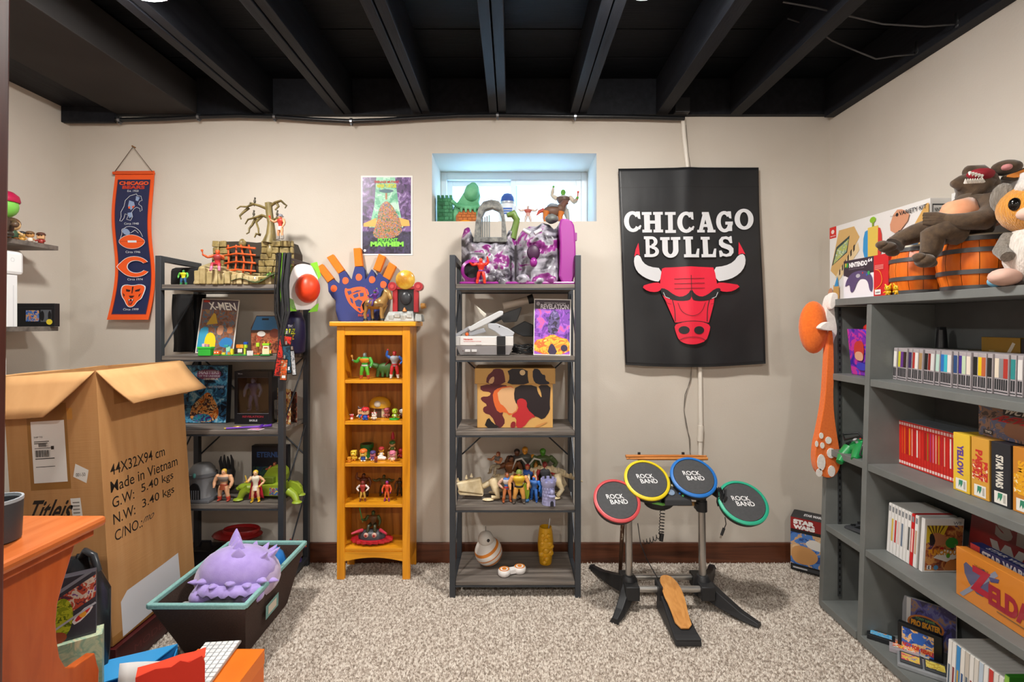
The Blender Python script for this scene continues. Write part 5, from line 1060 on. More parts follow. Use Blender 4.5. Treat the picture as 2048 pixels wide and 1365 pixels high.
# ------------------------------------------------------------------ black basketball flag
fx0, fz0 = X(1237,2.488), Zp(729,2.488); fw, fh = X(1517,2.488)-X(1237,2.488), Zp(337,2.488)-Zp(729,2.488)
flag = thing('team_flag', 'black hanging flag with a red bull head and white slab lettering on the back wall', 'flag', (fx0, 2.488, fz0))
def fwarp(u, v, z):
    t = 1 - v/fh
    sag = -.016*math.sin(u/fw*math.pi*.9+.2)*t**3
    ridge = .009*math.exp(-((u-.355+.03*t)/.045)**2)
    return Vector((u + .036*t - .010*t*(u/fw) + .004*math.sin(v*7)*(u/fw), v + sag + (.006*(u/fw)), z + ridge + .006*t*math.sin(u*17+v*3) + .004*math.sin(u*9-v*8) + .022*t*t*(u/fw)))
flagm = NM('black_nylon', ['#1d1e21', '#232427'], scale=(6,6,6), rough=.42, bump=.06, bscale=(7,7,3), bdist=.05)
cloth('nylon', FB, fw, fh, fwarp, flagm, flag, nx=60, ny=60, th=.0012)
def fc(cx, cy):
    px = 1220 + cx/3.175; py = 320 + cy/3.175; z = Zp(py,2.488)-fz0; t = 1 - z/fh; u = X(px,2.488)-fx0
    return ((u - .036*t)/(1-.010*t/fw), z - .006*u/fw)
wh, red, blk = '#d9dade', '#e2203c', '#1f1f22'
def ring(a0, a1, t=.28, tv=.16, n=22, cx=.5, cy=.5, rx=.5, ry=.5):
    o = [(cx+rx*math.cos(R(a0+(a1-a0)*i/n)), cy+ry*math.sin(R(a0+(a1-a0)*i/n))) for i in range(n+1)]
    return o + [(cx+(rx-t)*math.cos(R(a1-(a1-a0)*i/n)), cy+(ry-tv)*math.sin(R(a1-(a1-a0)*i/n))) for i in range(n+1)]
def rc(a,b,c,d): return [(a,b),(c,b),(c,d),(a,d)]
GL = {'C':[ring(38,322), [(.70,.98),(.92,.98),(.95,.62),(.82,.64),(.72,.80)], [(.74,.2),(.92,.34),(.99,.30),(.90,.12)]],
 'H':[rc(.10,.05,.38,.95), rc(.62,.05,.90,.95), rc(0,0,.46,.14), rc(.54,0,1,.14), rc(0,.86,.46,1), rc(.54,.86,1,1), rc(.3,.43,.7,.58)],
 'I':[rc(.28,.05,.72,.95), rc(0,0,1,.14), rc(0,.86,1,1)],
 'A':[[(.08,.05),(.30,.05),(.52,.80),(.40,1),(.36,1)], [(.92,.05),(.62,.05),(.42,.85),(.40,1),(.66,1)], rc(0,0,.42,.13), rc(.56,0,1,.13), rc(.3,.27,.72,.41), rc(.28,.88,.66,1)],
 'G':[ring(40,350), [(.70,.98),(.90,.98),(.93,.64),(.80,.66),(.70,.80)], rc(.55,.36,1,.50), rc(.70,.06,.94,.45)],
 'O':[ring(-90,90,n=18), ring(90,270,n=18)],
 'B':[rc(.10,.05,.36,.95), rc(0,0,.5,.14), rc(0,.86,.5,1), ring(-90,90,.24,.13,16,.48,.745,.40,.255), ring(-90,90,.24,.14,16,.48,.27,.48,.27), rc(.3,.44,.55,.56)],
 'U':[rc(.10,.35,.38,.95), rc(.64,.35,.90,.95), rc(0,.86,.48,1), rc(.54,.86,1,1), ring(180,360,.27,.17,18,.5,.38,.40,.38)],
 'L':[rc(.12,.05,.46,.95), rc(0,.86,.6,1), rc(0,0,.95,.15), [(.72,.1),(.95,.1),(1,.42),(.86,.42)]],
 'S':[[(.04,.30),(.20,.32),(.30,.17),(.5,.13),(.68,.19),(.70,.30),(.55,.37),(.22,.46),(.06,.60),(.07,.80),(.25,.97),(.55,1),(.72,.95),(.82,1),(.90,1),(.92,.66),(.78,.66),(.66,.82),(.48,.87),(.34,.82),(.33,.72),(.50,.64),(.80,.56),(.98,.40),(.97,.20),(.80,.04),(.5,0),(.26,.05),(.16,0),(.06,0)]]}
S = [('r',.0,.0,fw,.010,'#17181a'), ('r',0,fh-.10,fw,fh-.097,'#141517')]
def word(w, boxes):
    for ch, (a, b, c, d) in zip(w, boxes):
        p0 = fc(a, d); p1 = fc(c, b)
        for pg in GL[ch]: S.append(('p', [(p0[0]+(p1[0]-p0[0])*x, p0[1]+(p1[1]-p0[1])*y) for x, y in pg], wh))
word('CHICAGO', [(90,326,197,460),(205,332,333,462),(351,333,414,465),(427,332,532,467),(553,332,668,462),(677,325,778,462),(792,312,906,447)])
word('BULLS', [(216,487,310,618),(319,492,441,622),(463,490,560,621),(575,490,668,620),(684,487,777,618)])
def poly(pts, c, it=1): S.append(('p', smoothpoly([fc(*p) for p in pts], it) if it else [fc(*p) for p in pts], c))
poly([(325,688),(250,680),(205,655),(182,605),(150,612),(145,660),(165,710),(210,745),(270,768),(316,772)], wh); poly([(645,683),(720,675),(775,650),(808,605),(842,600),(852,650),(830,705),(780,745),(720,765),(664,772)], wh)
poly([(148,616),(158,570),(175,530),(184,608),(166,600)], red, 0); poly([(806,605),(828,596),(848,602),(826,555),(810,524)], red, 0)
poly([(318,776),(260,780),(193,802),(235,834),(290,838),(322,822)], red); poly([(662,778),(720,780),(820,796),(770,832),(710,838),(664,822)], red)
poly([(326,690),(345,684),(500,678),(646,684),(656,720),(664,780),(672,812),(645,870),(640,910),(608,1024),(402,1024),(352,905),(330,860),(314,812),(314,760)], red, 0)
poly([(398,1042),(430,1026),(500,1018),(580,1022),(618,1042),(612,1080),(592,1135),(540,1154),(500,1157),(460,1152),(425,1132),(405,1080)], red)
S.append(('l', smoothpoly([fc(*p) for p in ((395,1036),(430,1022),(505,1013),(585,1020),(618,1036))],2,False), .003, blk))
for m in (0, 1):
    q_ = (lambda p: p) if not m else (lambda p: (1000-p[0], p[1]))
    poly([q_(p) for p in ((312,812),(350,816),(400,855),(440,868),(480,850),(500,815),(500,880),(470,892),(400,890),(350,872),(322,850))], blk)
    S.append(('l', [fc(*q_(p)) for p in ((333,838),(345,866),(372,877))], .0028, wh))
    S.append(('l', smoothpoly([fc(*q_(p)) for p in ((338,878),(355,905),(380,912))],1,False), .0015, blk))
    S.append(('l', smoothpoly([fc(*q_(p)) for p in ((388,885),(402,940),(404,1018))],2,False), [.006]*13 if False else .004, blk))
    S.append(('p', [fc(*q_((455+32*math.cos(R(18*i)),1070+24*math.sin(R(18*i))))) for i in range(20)], blk))
for y in (755,785,815): S.append(('l', [fc(400,y),fc(585,y-3)], .0022, blk))
S.append(('l', [fc(500,732),fc(500,840)], .003, blk))
S.append(('l', smoothpoly([fc(*p) for p in ((420,905),(440,960),(500,988),(560,965),(586,900))],2,False), .0022, blk))
S.append(('l', smoothpoly([fc(*p) for p in ((425,1132),(460,1114),(510,1110),(560,1116),(592,1136))],2,False), .0022, blk))
art(flag, FB, fw, fh, S, 'printed_design', warp=fwarp, norm=False, eps=.0003, grid=(60,60))
obj('hem_rod', MB().tube([tuple(FB @ fwarp(u, fh-.03, -.006)) for u in (0,.1,.2,.3,.35,.4,.5,.6,fw)], .004, 6), flagm, flag)
# ------------------------------------------------------------------ toys on the window sill
SZ = wz0 + .0008
gcm = NM('green_brick_plastic', ['#1f5a3a','#2f7a50','#3a8a5a'], scale=(30,30,30), rough=.5); gc2 = NM('green_rock_plastic', ['#4a9a6a','#62ae80','#7ac494'], scale=(14,14,14), rough=.5)
Yw = 2.60; kw = Yw/FPX
gcs = thing('green_toy_castle', 'green toy castle with crenellated tower and orange brick gate on the window sill', 'toy castle', (X(915,Yw), Yw, SZ))
def wp_(px, py): return ((px-915)*kw, (443-py)*kw + .004)
tw = obj('tower', MB().box((wp_(874,0)[0],-.0,0),(wp_(905,0)[0],.07,wp_(0,392)[1])), gcm, gcs, bevel=.002)
for k in range(4): obj('merlon', MB().box((wp_(874+8.2*k,0)[0],.0,wp_(0,392)[1]),(wp_(879.5+8.2*k,0)[0],.07,wp_(0,386)[1])), gcm, tw)
for r_ in range(7):
    for c_ in range(3):
        a = wp_(875+10*c_+(4 if r_%2 else 0),0)[0]; b = min(a+.024, wp_(905,0)[0]); z0 = .004+.0195*r_
        if b-a > .006: obj('brick', MB().box((a,-.0035,z0),(b,.0,z0+.017)), gcm, tw, bevel=.001)
hull = [(903,443),(903,420),(908,405),(916,396),(926,380),(934,366),(942,358),(950,358),(957,368),(960,385),(957,398),(962,410),(960,443)]
obj('rock_front', MB().prism([wp_(*p) for p in hull], -.06, frame((0,.01,0),(1,0,0),(0,0,1))), gc2, gcs, bevel=.012)
obj('dome', MB().ball((wp_(943,0)[0],.02,wp_(0,380)[1]),(.042,.045,.05),14,10), gc2, gcs, smooth=70)
obj('ridge', MB().tube([(*wp_(904,398),.0)[0:1]+(-.004,)+(wp_(904,398)[1],) for _ in (0,)] + [(wp_(a,b)[0],-.006,wp_(a,b)[1]) for a,b in ((915,408),(928,410),(944,412),(958,410))], .011, 8), gc2, gcs, smooth=60)
for k, px in enumerate((923,932,941,950)): obj('stalactite', MB().tube([(wp_(px,412)[0],-.008,wp_(px,412)[1]),(wp_(px,419)[0],-.01,wp_(px,421)[1])],[.010,.004],8), gc2, gcs, smooth=60)
gt_ = obj('gate_wall', MB().prism([wp_(912,443)]+[wp_(*p) for p in ((912,428),(918,420),(930,416),(944,416),(952,424),(954,443))], .004, frame((0,-.0005,0),(1,0,0),(0,0,1))), P('#a0561f',.5), gcs)
for r_ in range(4):
    for c_ in range(4):
        a = 915+9*c_+(3 if r_%2 else 0); obj('gate_brick', MB().box((wp_(a,0)[0],-.0075,.006+.0155*r_),(wp_(a+7.5,0)[0],-.0045,.019+.0155*r_)), P('#b8661f',.5), gt_, bevel=.001)
obj('threshold', MB().ball((wp_(931,0)[0],-.006,.006),(.042,.006,.016),14,8), P('#e8961f',.45), gcs, smooth=60)
dr_ = thing('dome_robot_toy', 'white cylinder toy robot with a blue dome on the window sill', 'toy robot', (X(1015,2.70), 2.70, SZ))
obj('body', MB().lathe([(.038,0),(.044,.01),(.044,.125),(.042,.13)],22), P('#e4e8ee',.35), dr_, smooth=40)
obj('dome', MB().lathe([(.042,.1305),(.042,.145),(.036,.17),(.022,.188),(.002,.194)],22), P('#3a56a0',.3), dr_, smooth=60)
obj('dome_band', MB().lathe([(.0425,.131),(.0435,.134),(.0435,.141),(.0425,.143)],22,cap=False), P('#c2c8d2',.3,.5), dr_, smooth=40)
for k in range(3): obj('stripe', MB().box((-.026,-.0475,.095-.013*k),(.026,-.042,.102-.013*k)), P('#2f62b8',.4), dr_, bevel=.001)
for s in (-1,1): obj('leg', MB().box((.046*s-.006,-.014,0),(.046*s+.006,.014,.12)), P('#dfe3ea',.35), dr_, bevel=.003)
gW = 'toy figures on the window sill'
fig('pale toy figure with reddish armour standing low on the window sill', X(1056,2.62), 2.62, SZ, .105, 0, skin='#d8c0b4', torso='#c89a90', chest='#b0544a', legs='#cbb8ae', boots='#6a9a5a', hair='#e0d8d2', la='wide', ra='wide', bulk=1.3, group=gW)
cr = thing('toy_beast', 'brown and orange four-legged toy mount on the window sill', 'toy animal', (X(1106,2.62), 2.62, SZ), R(8))
obj('body', MB().ball((0,0,.075),(.055,.026,.030),14,10).ball((.04,0,.088),(.028,.025,.028),12,8), P('#6a4a3a',.5), cr, smooth=60)
for a, b in ((-.04,-.016),(-.036,.016),(.042,-.016),(.046,.016)): obj('leg', MB().tube([(a,b,.07),(a-.006,b,.04),(a+.004,b,.008)],[.019,.013,.012],8).ball((a+.008,b-.002,.009),(.016,.013,.009),8,6), P('#c86f24',.45), cr, smooth=60)
obj('tail', MB().tube([(-.05,0,.08),(-.075,0,.07),(-.09,0,.05)],[.012,.010,.003],8), P('#b84a3a',.5), cr, smooth=60)
obj('neck_head', MB().tube([(.05,0,.10),(.065,0,.125),(.085,-.004,.125)],[.02,.017,.010],8), P('#6a4032',.5), cr, smooth=60)
obj('saddle', MB().lathe([(.03,0),(.034,.008),(.02,.02)],12,c=(.0,0,.095),sy=.9), P('#8a8f98',.45), cr, smooth=50)
fig('small green-headed toy figure in a grey tunic beside the toy mount', X(1127,2.68), 2.70, SZ, .215, -8, skin='#6aa83a', torso='#b8b4ae', arms='#c8b8a4', chest='#5a3f34', legs='#a8a49e', boots='#6a5a4a', gloves='#6aa83a', la='up', ra='flex', bulk=1.15, item=(1,.2,'staff'), item_c='#d8401f', group=gW)
# ------------------------------------------------------------------ purple rocky playset on the middle unit
MZ = lambda i: TIERS[i] + .0008
Yp = 2.25; kp = Yp/FPX
mt = NM('purple_grey_rock', ['#1e1a21','#46424b','#827f89','#a3a0aa','#852c7c','#6e2567'], scale=(11,11,15), rough=.35, detail=4, dist=.8, pos=[.30,.39,.45,.53,.565,.66])
mag = P('#8f2a86',.3)
ms = thing('mountain_playset', 'large purple and grey rocky mountain playset on top of the middle shelf unit', 'playset', (X(1035,Yp), Yp, MZ(0)))
def mp(px, py): return ((px-1035)*kp, (567-py)*kp)
def shell(top, x0, x1, seed, name, mat, nx=34, ny=22, amp=.028, back=.10):
    rn = random.Random(seed); ph = [(rn.uniform(20,70),rn.uniform(20,70),rn.uniform(0,6.3),rn.uniform(.3,1)) for _ in range(9)]
    vs = []
    for j in range(ny+1):
        for i in range(nx+1):
            px = x0+(x1-x0)*i/nx; t = 0
            for k in range(len(top)-1):
                if top[k][0] <= px <= top[k+1][0]:
                    t = top[k][1]+(top[k+1][1]-top[k][1])*(px-top[k][0])/(top[k+1][0]-top[k][0]); break
            u, zt = mp(px, t); z = zt*j/ny
            d = sum(a*math.sin(fx*u+fz*z+p0) for fx,fz,p0,a in ph)/5
            d += .5*sum(a*math.sin(2.3*fx*u-2.1*fz*z+p0*3) for fx,fz,p0,a in ph)/5
            edge = min(1, 5*min(i/nx,1-i/nx), 4*(1-j/ny)+.25)
            vs.append((u, .06-.07*edge*(1-.35*j/ny) - amp*abs(d)*edge, z))
    n = len(vs); fs = [(j*(nx+1)+i,j*(nx+1)+i+1,(j+1)*(nx+1)+i+1,(j+1)*(nx+1)+i) for j in range(ny) for i in range(nx)]
    bt_ = [(v[0],back,v[2]) for v in vs]
    rim = [j*(nx+1) for j in range(ny+1)] ; rim2 = [j*(nx+1)+nx for j in range(ny+1)]; tp_ = [ny*(nx+1)+i for i in range(nx+1)]
    vs += bt_
    for r_ in (rim, rim2, tp_): fs += [(r_[k], r_[k+1], r_[k+1]+n, r_[k]+n) for k in range(len(r_)-1)]
    return obj(name, MB().add(vs, fs), mat, ms, smooth=60)
shell([(920,470),(926,452),(936,446),(945,470),(1010,476),(1016,455),(1026,450),(1034,470),(1034,500)], 920, 1034, 3, 'left_rock', mt)
shell([(1030,500),(1036,468),(1044,455),(1060,445),(1075,446),(1086,438),(1100,442),(1110,452),(1122,440),(1130,440)], 1030, 1130, 8, 'right_rock', mt)
obj('end_wall', MB().prism(smoothpoly([mp(1116,567),mp(1151,567),mp(1150,470),mp(1146,442),mp(1130,435),mp(1116,438),mp(1120,500)],1), -.13, frame((0,-.028,0),(1,0,0),(0,0,1))), mag, ms, bevel=.008)
obj('hinge', MB().box((mp(1148,0)[0],.0,mp(0,478)[1]),(mp(1154,0)[0],.02,mp(0,462)[1])), mag, ms, bevel=.002)
obj('base_tray', MB().box((mp(921,0)[0],-.05,0),(mp(1149,0)[0],.09,.012)), mag, ms, bevel=.005)
for k, (px, py, r_) in enumerate(((1005,562,.02),(1045,558,.026),(1075,560,.022),(985,556,.018),(1100,559,.02))): obj('boulder', MB().ball((mp(px,0)[0],-.042,mp(0,py)[1]),(r_*1.3,r_*.6,r_),12,8).jitter(.002,k), mt, ms, smooth=50)
cv = obj('cave_mouth', MB().lathe([(.045,0),(.05,.012),(.036,.02),(.034,0)],20,M=Matrix.Translation((mp(945,0)[0],-.034,mp(0,540)[1])) @ Matrix.Rotation(R(90),4,'X'),cap=False), mag, ms, smooth=50)
obj('cave_dark', MB().lathe([(.035,0),(.001,.001)],20,M=Matrix.Translation((mp(945,0)[0],-.040,mp(0,540)[1])) @ Matrix.Rotation(R(90),4,'X')), P('#0c0a0d',.8), cv)
obj('maw', MB().ball((mp(1066,0)[0],-.050,mp(0,505)[1]),(.030,.014,.036),14,10), P('#3a1438',.5), ms, smooth=60)
obj('maw_ledge', MB().ball((mp(1066,0)[0],-.062,mp(0,525)[1]),(.017,.018,.022),12,8), mag, ms, smooth=60)
for s in (-1,1): obj('brow', MB().tube([(mp(1064+s*4,0)[0],-.05,mp(0,468)[1]),(mp(1064+s*18,0)[0],-.045,mp(0,460)[1])],[.010,.007],8), P('#c8c4cc',.4), ms, smooth=60)
for k in range(3): obj('dark_cleft', MB().box((mp(1029,0)[0]+.001*k,-.03+.02*k,.02),(mp(1033,0)[0],-.01+.02*k,mp(0,490)[1])), P('#1a141b',.8), ms) if k == 0 else None
arm_ = NM('dark_grey_arch_plastic', ['#4a4b4a','#6a6b69','#86867f'], scale=(50,50,50), rough=.45)
ao = [(947,476),(950,440),(956,410),(966,397),(982,393),(998,396),(1006,410),(1011,440),(1014,476)]; ai = [(1003,470),(1003,430),(998,416),(984,410),(970,414),(962,430),(961,470)]
obj('arch', MB().prism([mp(*p) for p in ao+ai], -.05, frame((0,.02,0),(1,0,0),(0,0,1))), arm_, ms, bevel=.004)
obj('arch_sill', MB().box((mp(946,0)[0],.012,mp(0,480)[1]),(mp(1015,0)[0],.075,mp(0,470)[1])), arm_, ms, bevel=.003)
for k in range(4): obj('gate_bar', MB().tube([(mp(964+4.5*k,0)[0],.05,mp(0,470)[1]),(mp(964+4.5*k,0)[0],.05,mp(0,428-2*k)[1])],.0035,6), P('#8f9290',.35,.4), ms, smooth=50)
sn = obj('serpent_neck', MB().tube([(mp(1024,0)[0],.05,mp(0,470)[1]),(mp(1030,0)[0],.05,mp(0,448)[1]),(mp(1034,0)[0],.045,mp(0,432)[1]),(mp(1026,0)[0],.04,mp(0,420)[1]),(mp(1014,0)[0],.035,mp(0,424)[1])],[.02,.016,.016,.019,.010],10), P('#5f7a34',.45), ms, smooth=60)
obj('grey_lump', MB().ball((mp(1104,0)[0],.03,mp(0,432)[1]),(.03,.03,.022),14,10).jitter(.002,4), P('#5c5f5c',.45), ms, smooth=50)
fig('bright red winged-looking toy figure crouching before the purple playset', X(962,2.195), 2.19, MZ(0), .115, 20, skin='#d8321f', torso='#d0301f', legs='#cc2c1e', boots='#d83a20', hair='#e0482a', belt='#7a2a7a', la='wide', ra='up', bulk=1.15, stride=.05, group='action figures on the middle metal shelf unit')
# ------------------------------------------------------------------ second tier: console, guns, comic
z = MZ(1)
nc = thing('game_console', 'boxy two-tone grey video game console on the second tier of the middle unit', 'console', (X(969,2.20), 2.20, z))
obj('lower_case', MB().hexa([(-.112,.012,.002),(.112,.012,.002),(.115,.20,.002),(-.115,.20,.002),(-.131,0,.045),(.131,0,.045),(.131,.205,.045),(-.131,.205,.045)]), P('#9d9a9d',.45), nc, bevel=.002)
obj('upper_case', MB().box((-.131,0,.0455),(.131,.205,.088)), P('#cfccca',.45), nc, bevel=.002)
obj('flap', MB().box((-.112,-.002,.048),(.052,.0005,.086)), P('#d6d3d1',.45), nc, bevel=.001)
obj('black_panel', MB().box((.056,-.0025,.047),(.095,.0,.0885)), P('#1b1c20',.4), nc); obj('black_panel', MB().hexa([(.056,.009,.004),(.095,.009,.004),(.095,.012,.004),(.056,.012,.004),(.056,-.002,.0445),(.095,-.002,.0445),(.095,.002,.0445),(.056,.002,.0445)]), P('#1b1c20',.4), nc)
for a in (-.089,-.059): obj('button', MB().box((a,.001,.017),(a+.024,.009,.028)), P('#c6c4c4',.4), nc, bevel=.001)
obj('power_light', MB().ball((-.098,.0075,.022),.0025,8,6), P('#5a1414',.3), nc)
art(nc, frame((-.131,-.0022,.0455),(1,0,0),(0,0,1)), .262,.0425, [('t','Nintendo',.14,.60,.30,.78,'#c8302a',.03), ('t','ENTERTAINMENT SYSTEM',.14,.42,.44,.50,'#c8302a',.01), ('r',.35,.08,.45,.12,'#6a6868')], 'lettering')
def c4(cx, cy, Y): return (X(880+cx/4.55, Y), Zp(570+cy/4.55, Y))
zp = thing('light_gun', 'light grey toy light gun with an orange trigger lying on the console', 'toy gun', (0,0,0)); Yz = 2.235
def gp_(pts, th, mat, parent, nm, y=Yz): obj(nm, MB().prism([c4(a,b,y) for a,b in pts], th, frame((0,y+th/2,0),(1,0,0),(0,0,1))), mat, parent, bevel=.004)
lg_ = P('#a9abb1',.45); lg2 = P('#bfc0c2',.45)
gp_([(118,462),(270,372),(300,400),(140,480)], .020, lg_, zp, 'muzzle')
gp_([(255,392),(360,330),(540,238),(576,240),(574,275),(440,352),(280,428)], .034, lg2, zp, 'barrel')
gp_([(430,348),(520,352),(620,395),(680,436),(665,466),(560,470),(500,425),(440,395)], .026, lg_, zp, 'grip')
gp_([(328,188),(425,268),(405,300),(365,262)], .012, P('#c9c4b8',.5), zp, 'sight_fin')
gp_([(432,372),(474,388),(452,406)], .010, P('#e0502a',.4), zp, 'trigger')
gp_([(262,425),(400,392),(420,430),(300,462),(262,462)], .024, P('#8e9096',.5), zp, 'fore_grip')
obj('orange_tip', MB().ball((c4(245,450,2.225)[0],2.222,c4(245,450,2.225)[1]),(.008,.008,.008),10,8), P('#e8601f',.4), zp, smooth=60)
obj('screw', MB().tube([(c4(540,382,2.22)[0],2.2218,c4(540,382,2.22)[1]),(c4(540,382,2.22)[0],2.2205,c4(540,382,2.22)[1])],.003,8), P('#2a2b2e',.4), zp)
sg = thing('toy_bazooka', 'dark grey shoulder-mounted toy light gun with a beige scope behind the console', 'toy gun', (0,0,0)); Ys = 2.36
dg_ = P('#4a4c50',.5); dg2 = P('#35373b',.5)
gp_([(540,285),(570,262),(745,200),(735,240),(700,335),(580,345)], .035, dg_, sg, 'body', Ys)
gp_([(430,330),(560,255),(590,300),(440,380)], .03, dg2, sg, 'fore_body', Ys)
gp_([(640,400),(770,330),(850,365),(850,470),(760,470),(690,440)], .035, dg2, sg, 'shoulder_rest', Ys)
a = c4(575,195,Ys); b = c4(800,140,Ys); c = c4(850,125,Ys)
obj('scope', MB().tube([(a[0],Ys-.01,a[1]),(b[0],Ys-.01,b[1])],.019,16), P('#b8aa9c',.5), sg, smooth=40); obj('eyecup', MB().tube([(b[0],Ys-.01,b[1]),(c[0],Ys-.01,c[1])],[.02,.024],16), P('#141518',.5), sg, smooth=40)
cbl = thing('black_cables', 'tangle of black cables beside the game console', 'cable', (X(1045,2.28), 2.28, z))
for k in range(6):
    q_ = random.Random(k+20).uniform; pts = [(.045*math.cos(.7*i+k)+.008*q_(-1,1), .04*math.sin(.7*i+k), .006+.045*abs(math.sin(.35*i+k*.8))*q_(.6,1)) for i in range(12)]
    obj('loop', MB().tube(pts, .0032, 6), P('#17181a',.45), cbl, smooth=60)
carton('comic_book', 'boarded comic with a purple and orange cover on the second tier', 'comic', (X(1104,2.225), 2.225, z), .172, .004, .262, rot=(R(-6),R(1.2),0), mat=P('#ddd8d2',.3), body='sleeve',
    front=[('r',.02,.02,.97,.98,blot(['#4a2a7a','#7a3aa8','#a05ac8','#d05aa0'],22,4)), ('r',.02,.82,.97,.98,'#4a3f4a'), ('p',smoothpoly([(.02,.02),(.97,.02),(.97,.28),(.7,.32),(.5,.38),(.3,.30),(.02,.26)],1),blot(['#d8882a','#f0b83a','#e86a2a','#f8d86a'],26,5)), ('p',smoothpoly([(.35,.38),(.65,.36),(.72,.7),(.55,.82),(.42,.72)],2),blot(['#2a2038','#5a4a80','#8a7ab0'],40,2)), ('p',smoothpoly([(.36,.02),(.66,.02),(.54,.20),(.44,.2)],1),'#3a2a4a'), ('o',.82,.13,.09,.06,'#3a2f4a'),
           ('t','MASTERS OF THE UNIVERSE',.28,.91,.85,.935,'#e8e2ea'), ('t','REVELATION',.18,.82,.93,.905,'#efe8f2',.03), ('o',.11,.91,.05,.035,'#a8a0aa')])
# ------------------------------------------------------------------ third tier: printed storage box
tanb = P('#d2a25c',.6)
sb_ = thing('storage_box', 'lidded tan cardboard storage box printed with dark red and black shapes', 'box', (X(1030,2.255), 2.255, MZ(2)))
obj('body', MB().box((-.176,0,0),(.176,.19,.25)), tanb, sb_, bevel=.002)
obj('lid', MB().box((-.187,-.008,.205),(.187,.198,.278)), tanb, sb_, bevel=.003)
cF = lambda a, b: ((a-340)/4.55*2.255/FPX-.0, (1285-b)/4.55*2.255/FPX)
mar, bk2, rd2, pk = '#5a1a22', '#1f1418', '#b8242a', '#d8a878'
SB = [(pg, col) for pg, col in (([(370,890),(600,890),(620,920),(640,1080),(560,1150),(600,1230),(560,1285),(520,1285),(470,1170),(400,1150),(390,1100),(440,1080),(370,1030),(380,1000),(450,1000),(470,960),(370,950)],mar),
 ([(480,960),(540,915),(685,900),(660,1010),(720,1110),(640,1180),(600,1140),(530,1150),(490,1060)],'#d8632a'),
 ([(520,935),(685,905),(670,1000),(715,1110),(640,1170),(590,1090),(540,1060)],pk),
 ([(690,895),(880,895),(890,960),(930,1020),(920,950),(890,895),(1010,895),(1005,990),(1000,1060),(1005,1130),(940,1215),(880,1180),(830,1180),(780,1090),(700,1080),(672,1000)],bk2),
 ([(695,1040),(740,1010),(795,1040),(790,1110),(880,1190),(830,1190),(760,1285),(690,1285),(700,1190),(640,1180),(720,1120)],rd2), ([(640,1285),(650,1230),(690,1225),(690,1285)],'#8a1c22'), ([(400,1285),(440,1180),(480,1240),(560,1285)],'#16100f'), ([(860,1270),(975,1225),(975,1240),(880,1285)],'#c88a4a'))]
art(sb_, frame((-.176,-.0003,0),(1,0,0),(0,0,1)), 1, 1, [('p', smoothpoly([cF(*p) for p in pg],1), c) for pg, c in SB], 'body_print', norm=False)
LI = [([(420,888),(430,810),(480,770),(490,745),(570,745),(590,800),(600,888)],mar), ([(440,880),(460,830),(500,810),(490,880)],pk), ([(605,888),(640,830),(610,745),(800,745),(800,830),(815,888)],bk2), ([(845,745),(900,745),(930,800),(960,800),(960,850),(1000,870),(990,888),(880,888),(845,840)],'#1c1a2a')]
art(sb_, frame((-.176,-.0083,0),(1,0,0),(0,0,1)), 1, 1, [('p', smoothpoly([cF(*p) for p in pg],1), c) for pg, c in LI] + [('o',*cF(752,780),.013,.013,'#e0c090')], 'lid_print', norm=False)
# ------------------------------------------------------------------ fourth tier: bone dinosaur and figures
bone = NM('bone_plastic', ['#c9b48a','#dcc9a2','#e8dabb'], scale=(30,30,30), rough=.5); z = MZ(3); Yd = 2.305; kd = Yd/FPX
def dp(px, py, y=0): return (X(px,Yd)-X(1035,Yd), y, Zp(py,Yd)-z)
dn = thing('dinosaur_skeleton', 'cream plastic dinosaur skeleton toy stretched along the fourth tier of the middle unit', 'toy dinosaur', (X(1035,Yd), Yd, z))
obj('skull', MB().hexa([dp(920,978,-.045),dp(968,983,-.05),dp(968,980,.0),dp(920,976,-.01),dp(914,962,-.04),dp(962,953,-.042),dp(962,953,.0),dp(914,962,-.01)]), bone, dn, bevel=.006)
obj('jaw', MB().hexa([dp(921,985,-.042),dp(966,987,-.046),dp(966,985,-.005),dp(921,983,-.012),dp(917,979,-.04),dp(968,984,-.046),dp(968,982,-.004),dp(917,977,-.012)]), bone, dn, bevel=.003)
for k, (a,b) in enumerate(((917,960),(934,954),(944,951))): obj('horn', MB().tube([dp(a,b,-.025),dp(a,b-7,-.027)],[.008,.002],8), bone, dn, smooth=50)
sp = [(966,972),(985,962),(1005,955),(1030,952),(1060,945),(1085,938),(1105,940),(1125,948),(1145,957),(1166,965)]
obj('spine', MB().tube([dp(a,b,-.01+.002*i) for i,(a,b) in enumerate(sp)], [.014,.016,.016,.016,.016,.016,.015,.012,.008,.003], 8), bone, dn, smooth=60)
for i in range(12):
    t_ = 1+i*.62; k = int(t_); f = t_-k; a = sp[k][0]+(sp[k+1][0]-sp[k][0])*f; b = sp[k][1]+(sp[k+1][1]-sp[k][1])*f
    obj('vertebra', MB().ball(dp(a,b-4,-.008),(.008,.012,.014),8,6), bone, dn, smooth=50)
for k, (px, y_) in enumerate(((992,-.05),(1002,.045),(1118,-.03),(1126,.05))):
    if k < 2: pts = [dp(px-6,958,y_*.4),dp(px,972,y_),dp(px+5,987,y_),dp(px-8,1001,y_)]
    else: pts = [dp(px-4,948,y_*.4),dp(px-2,964,y_),dp(px+5,975,y_),dp(px-4,986,y_)]
    lo = pts[3]; ft = (lo[0]-.015, lo[1]-.004, .006); pts[3] = (lo[0], lo[1], .014)
    obj('leg', MB().tube(pts,[.022,.017,.012,.011],8).ball(ft,(.028,.016,.0062),10,6), bone, dn, smooth=60)
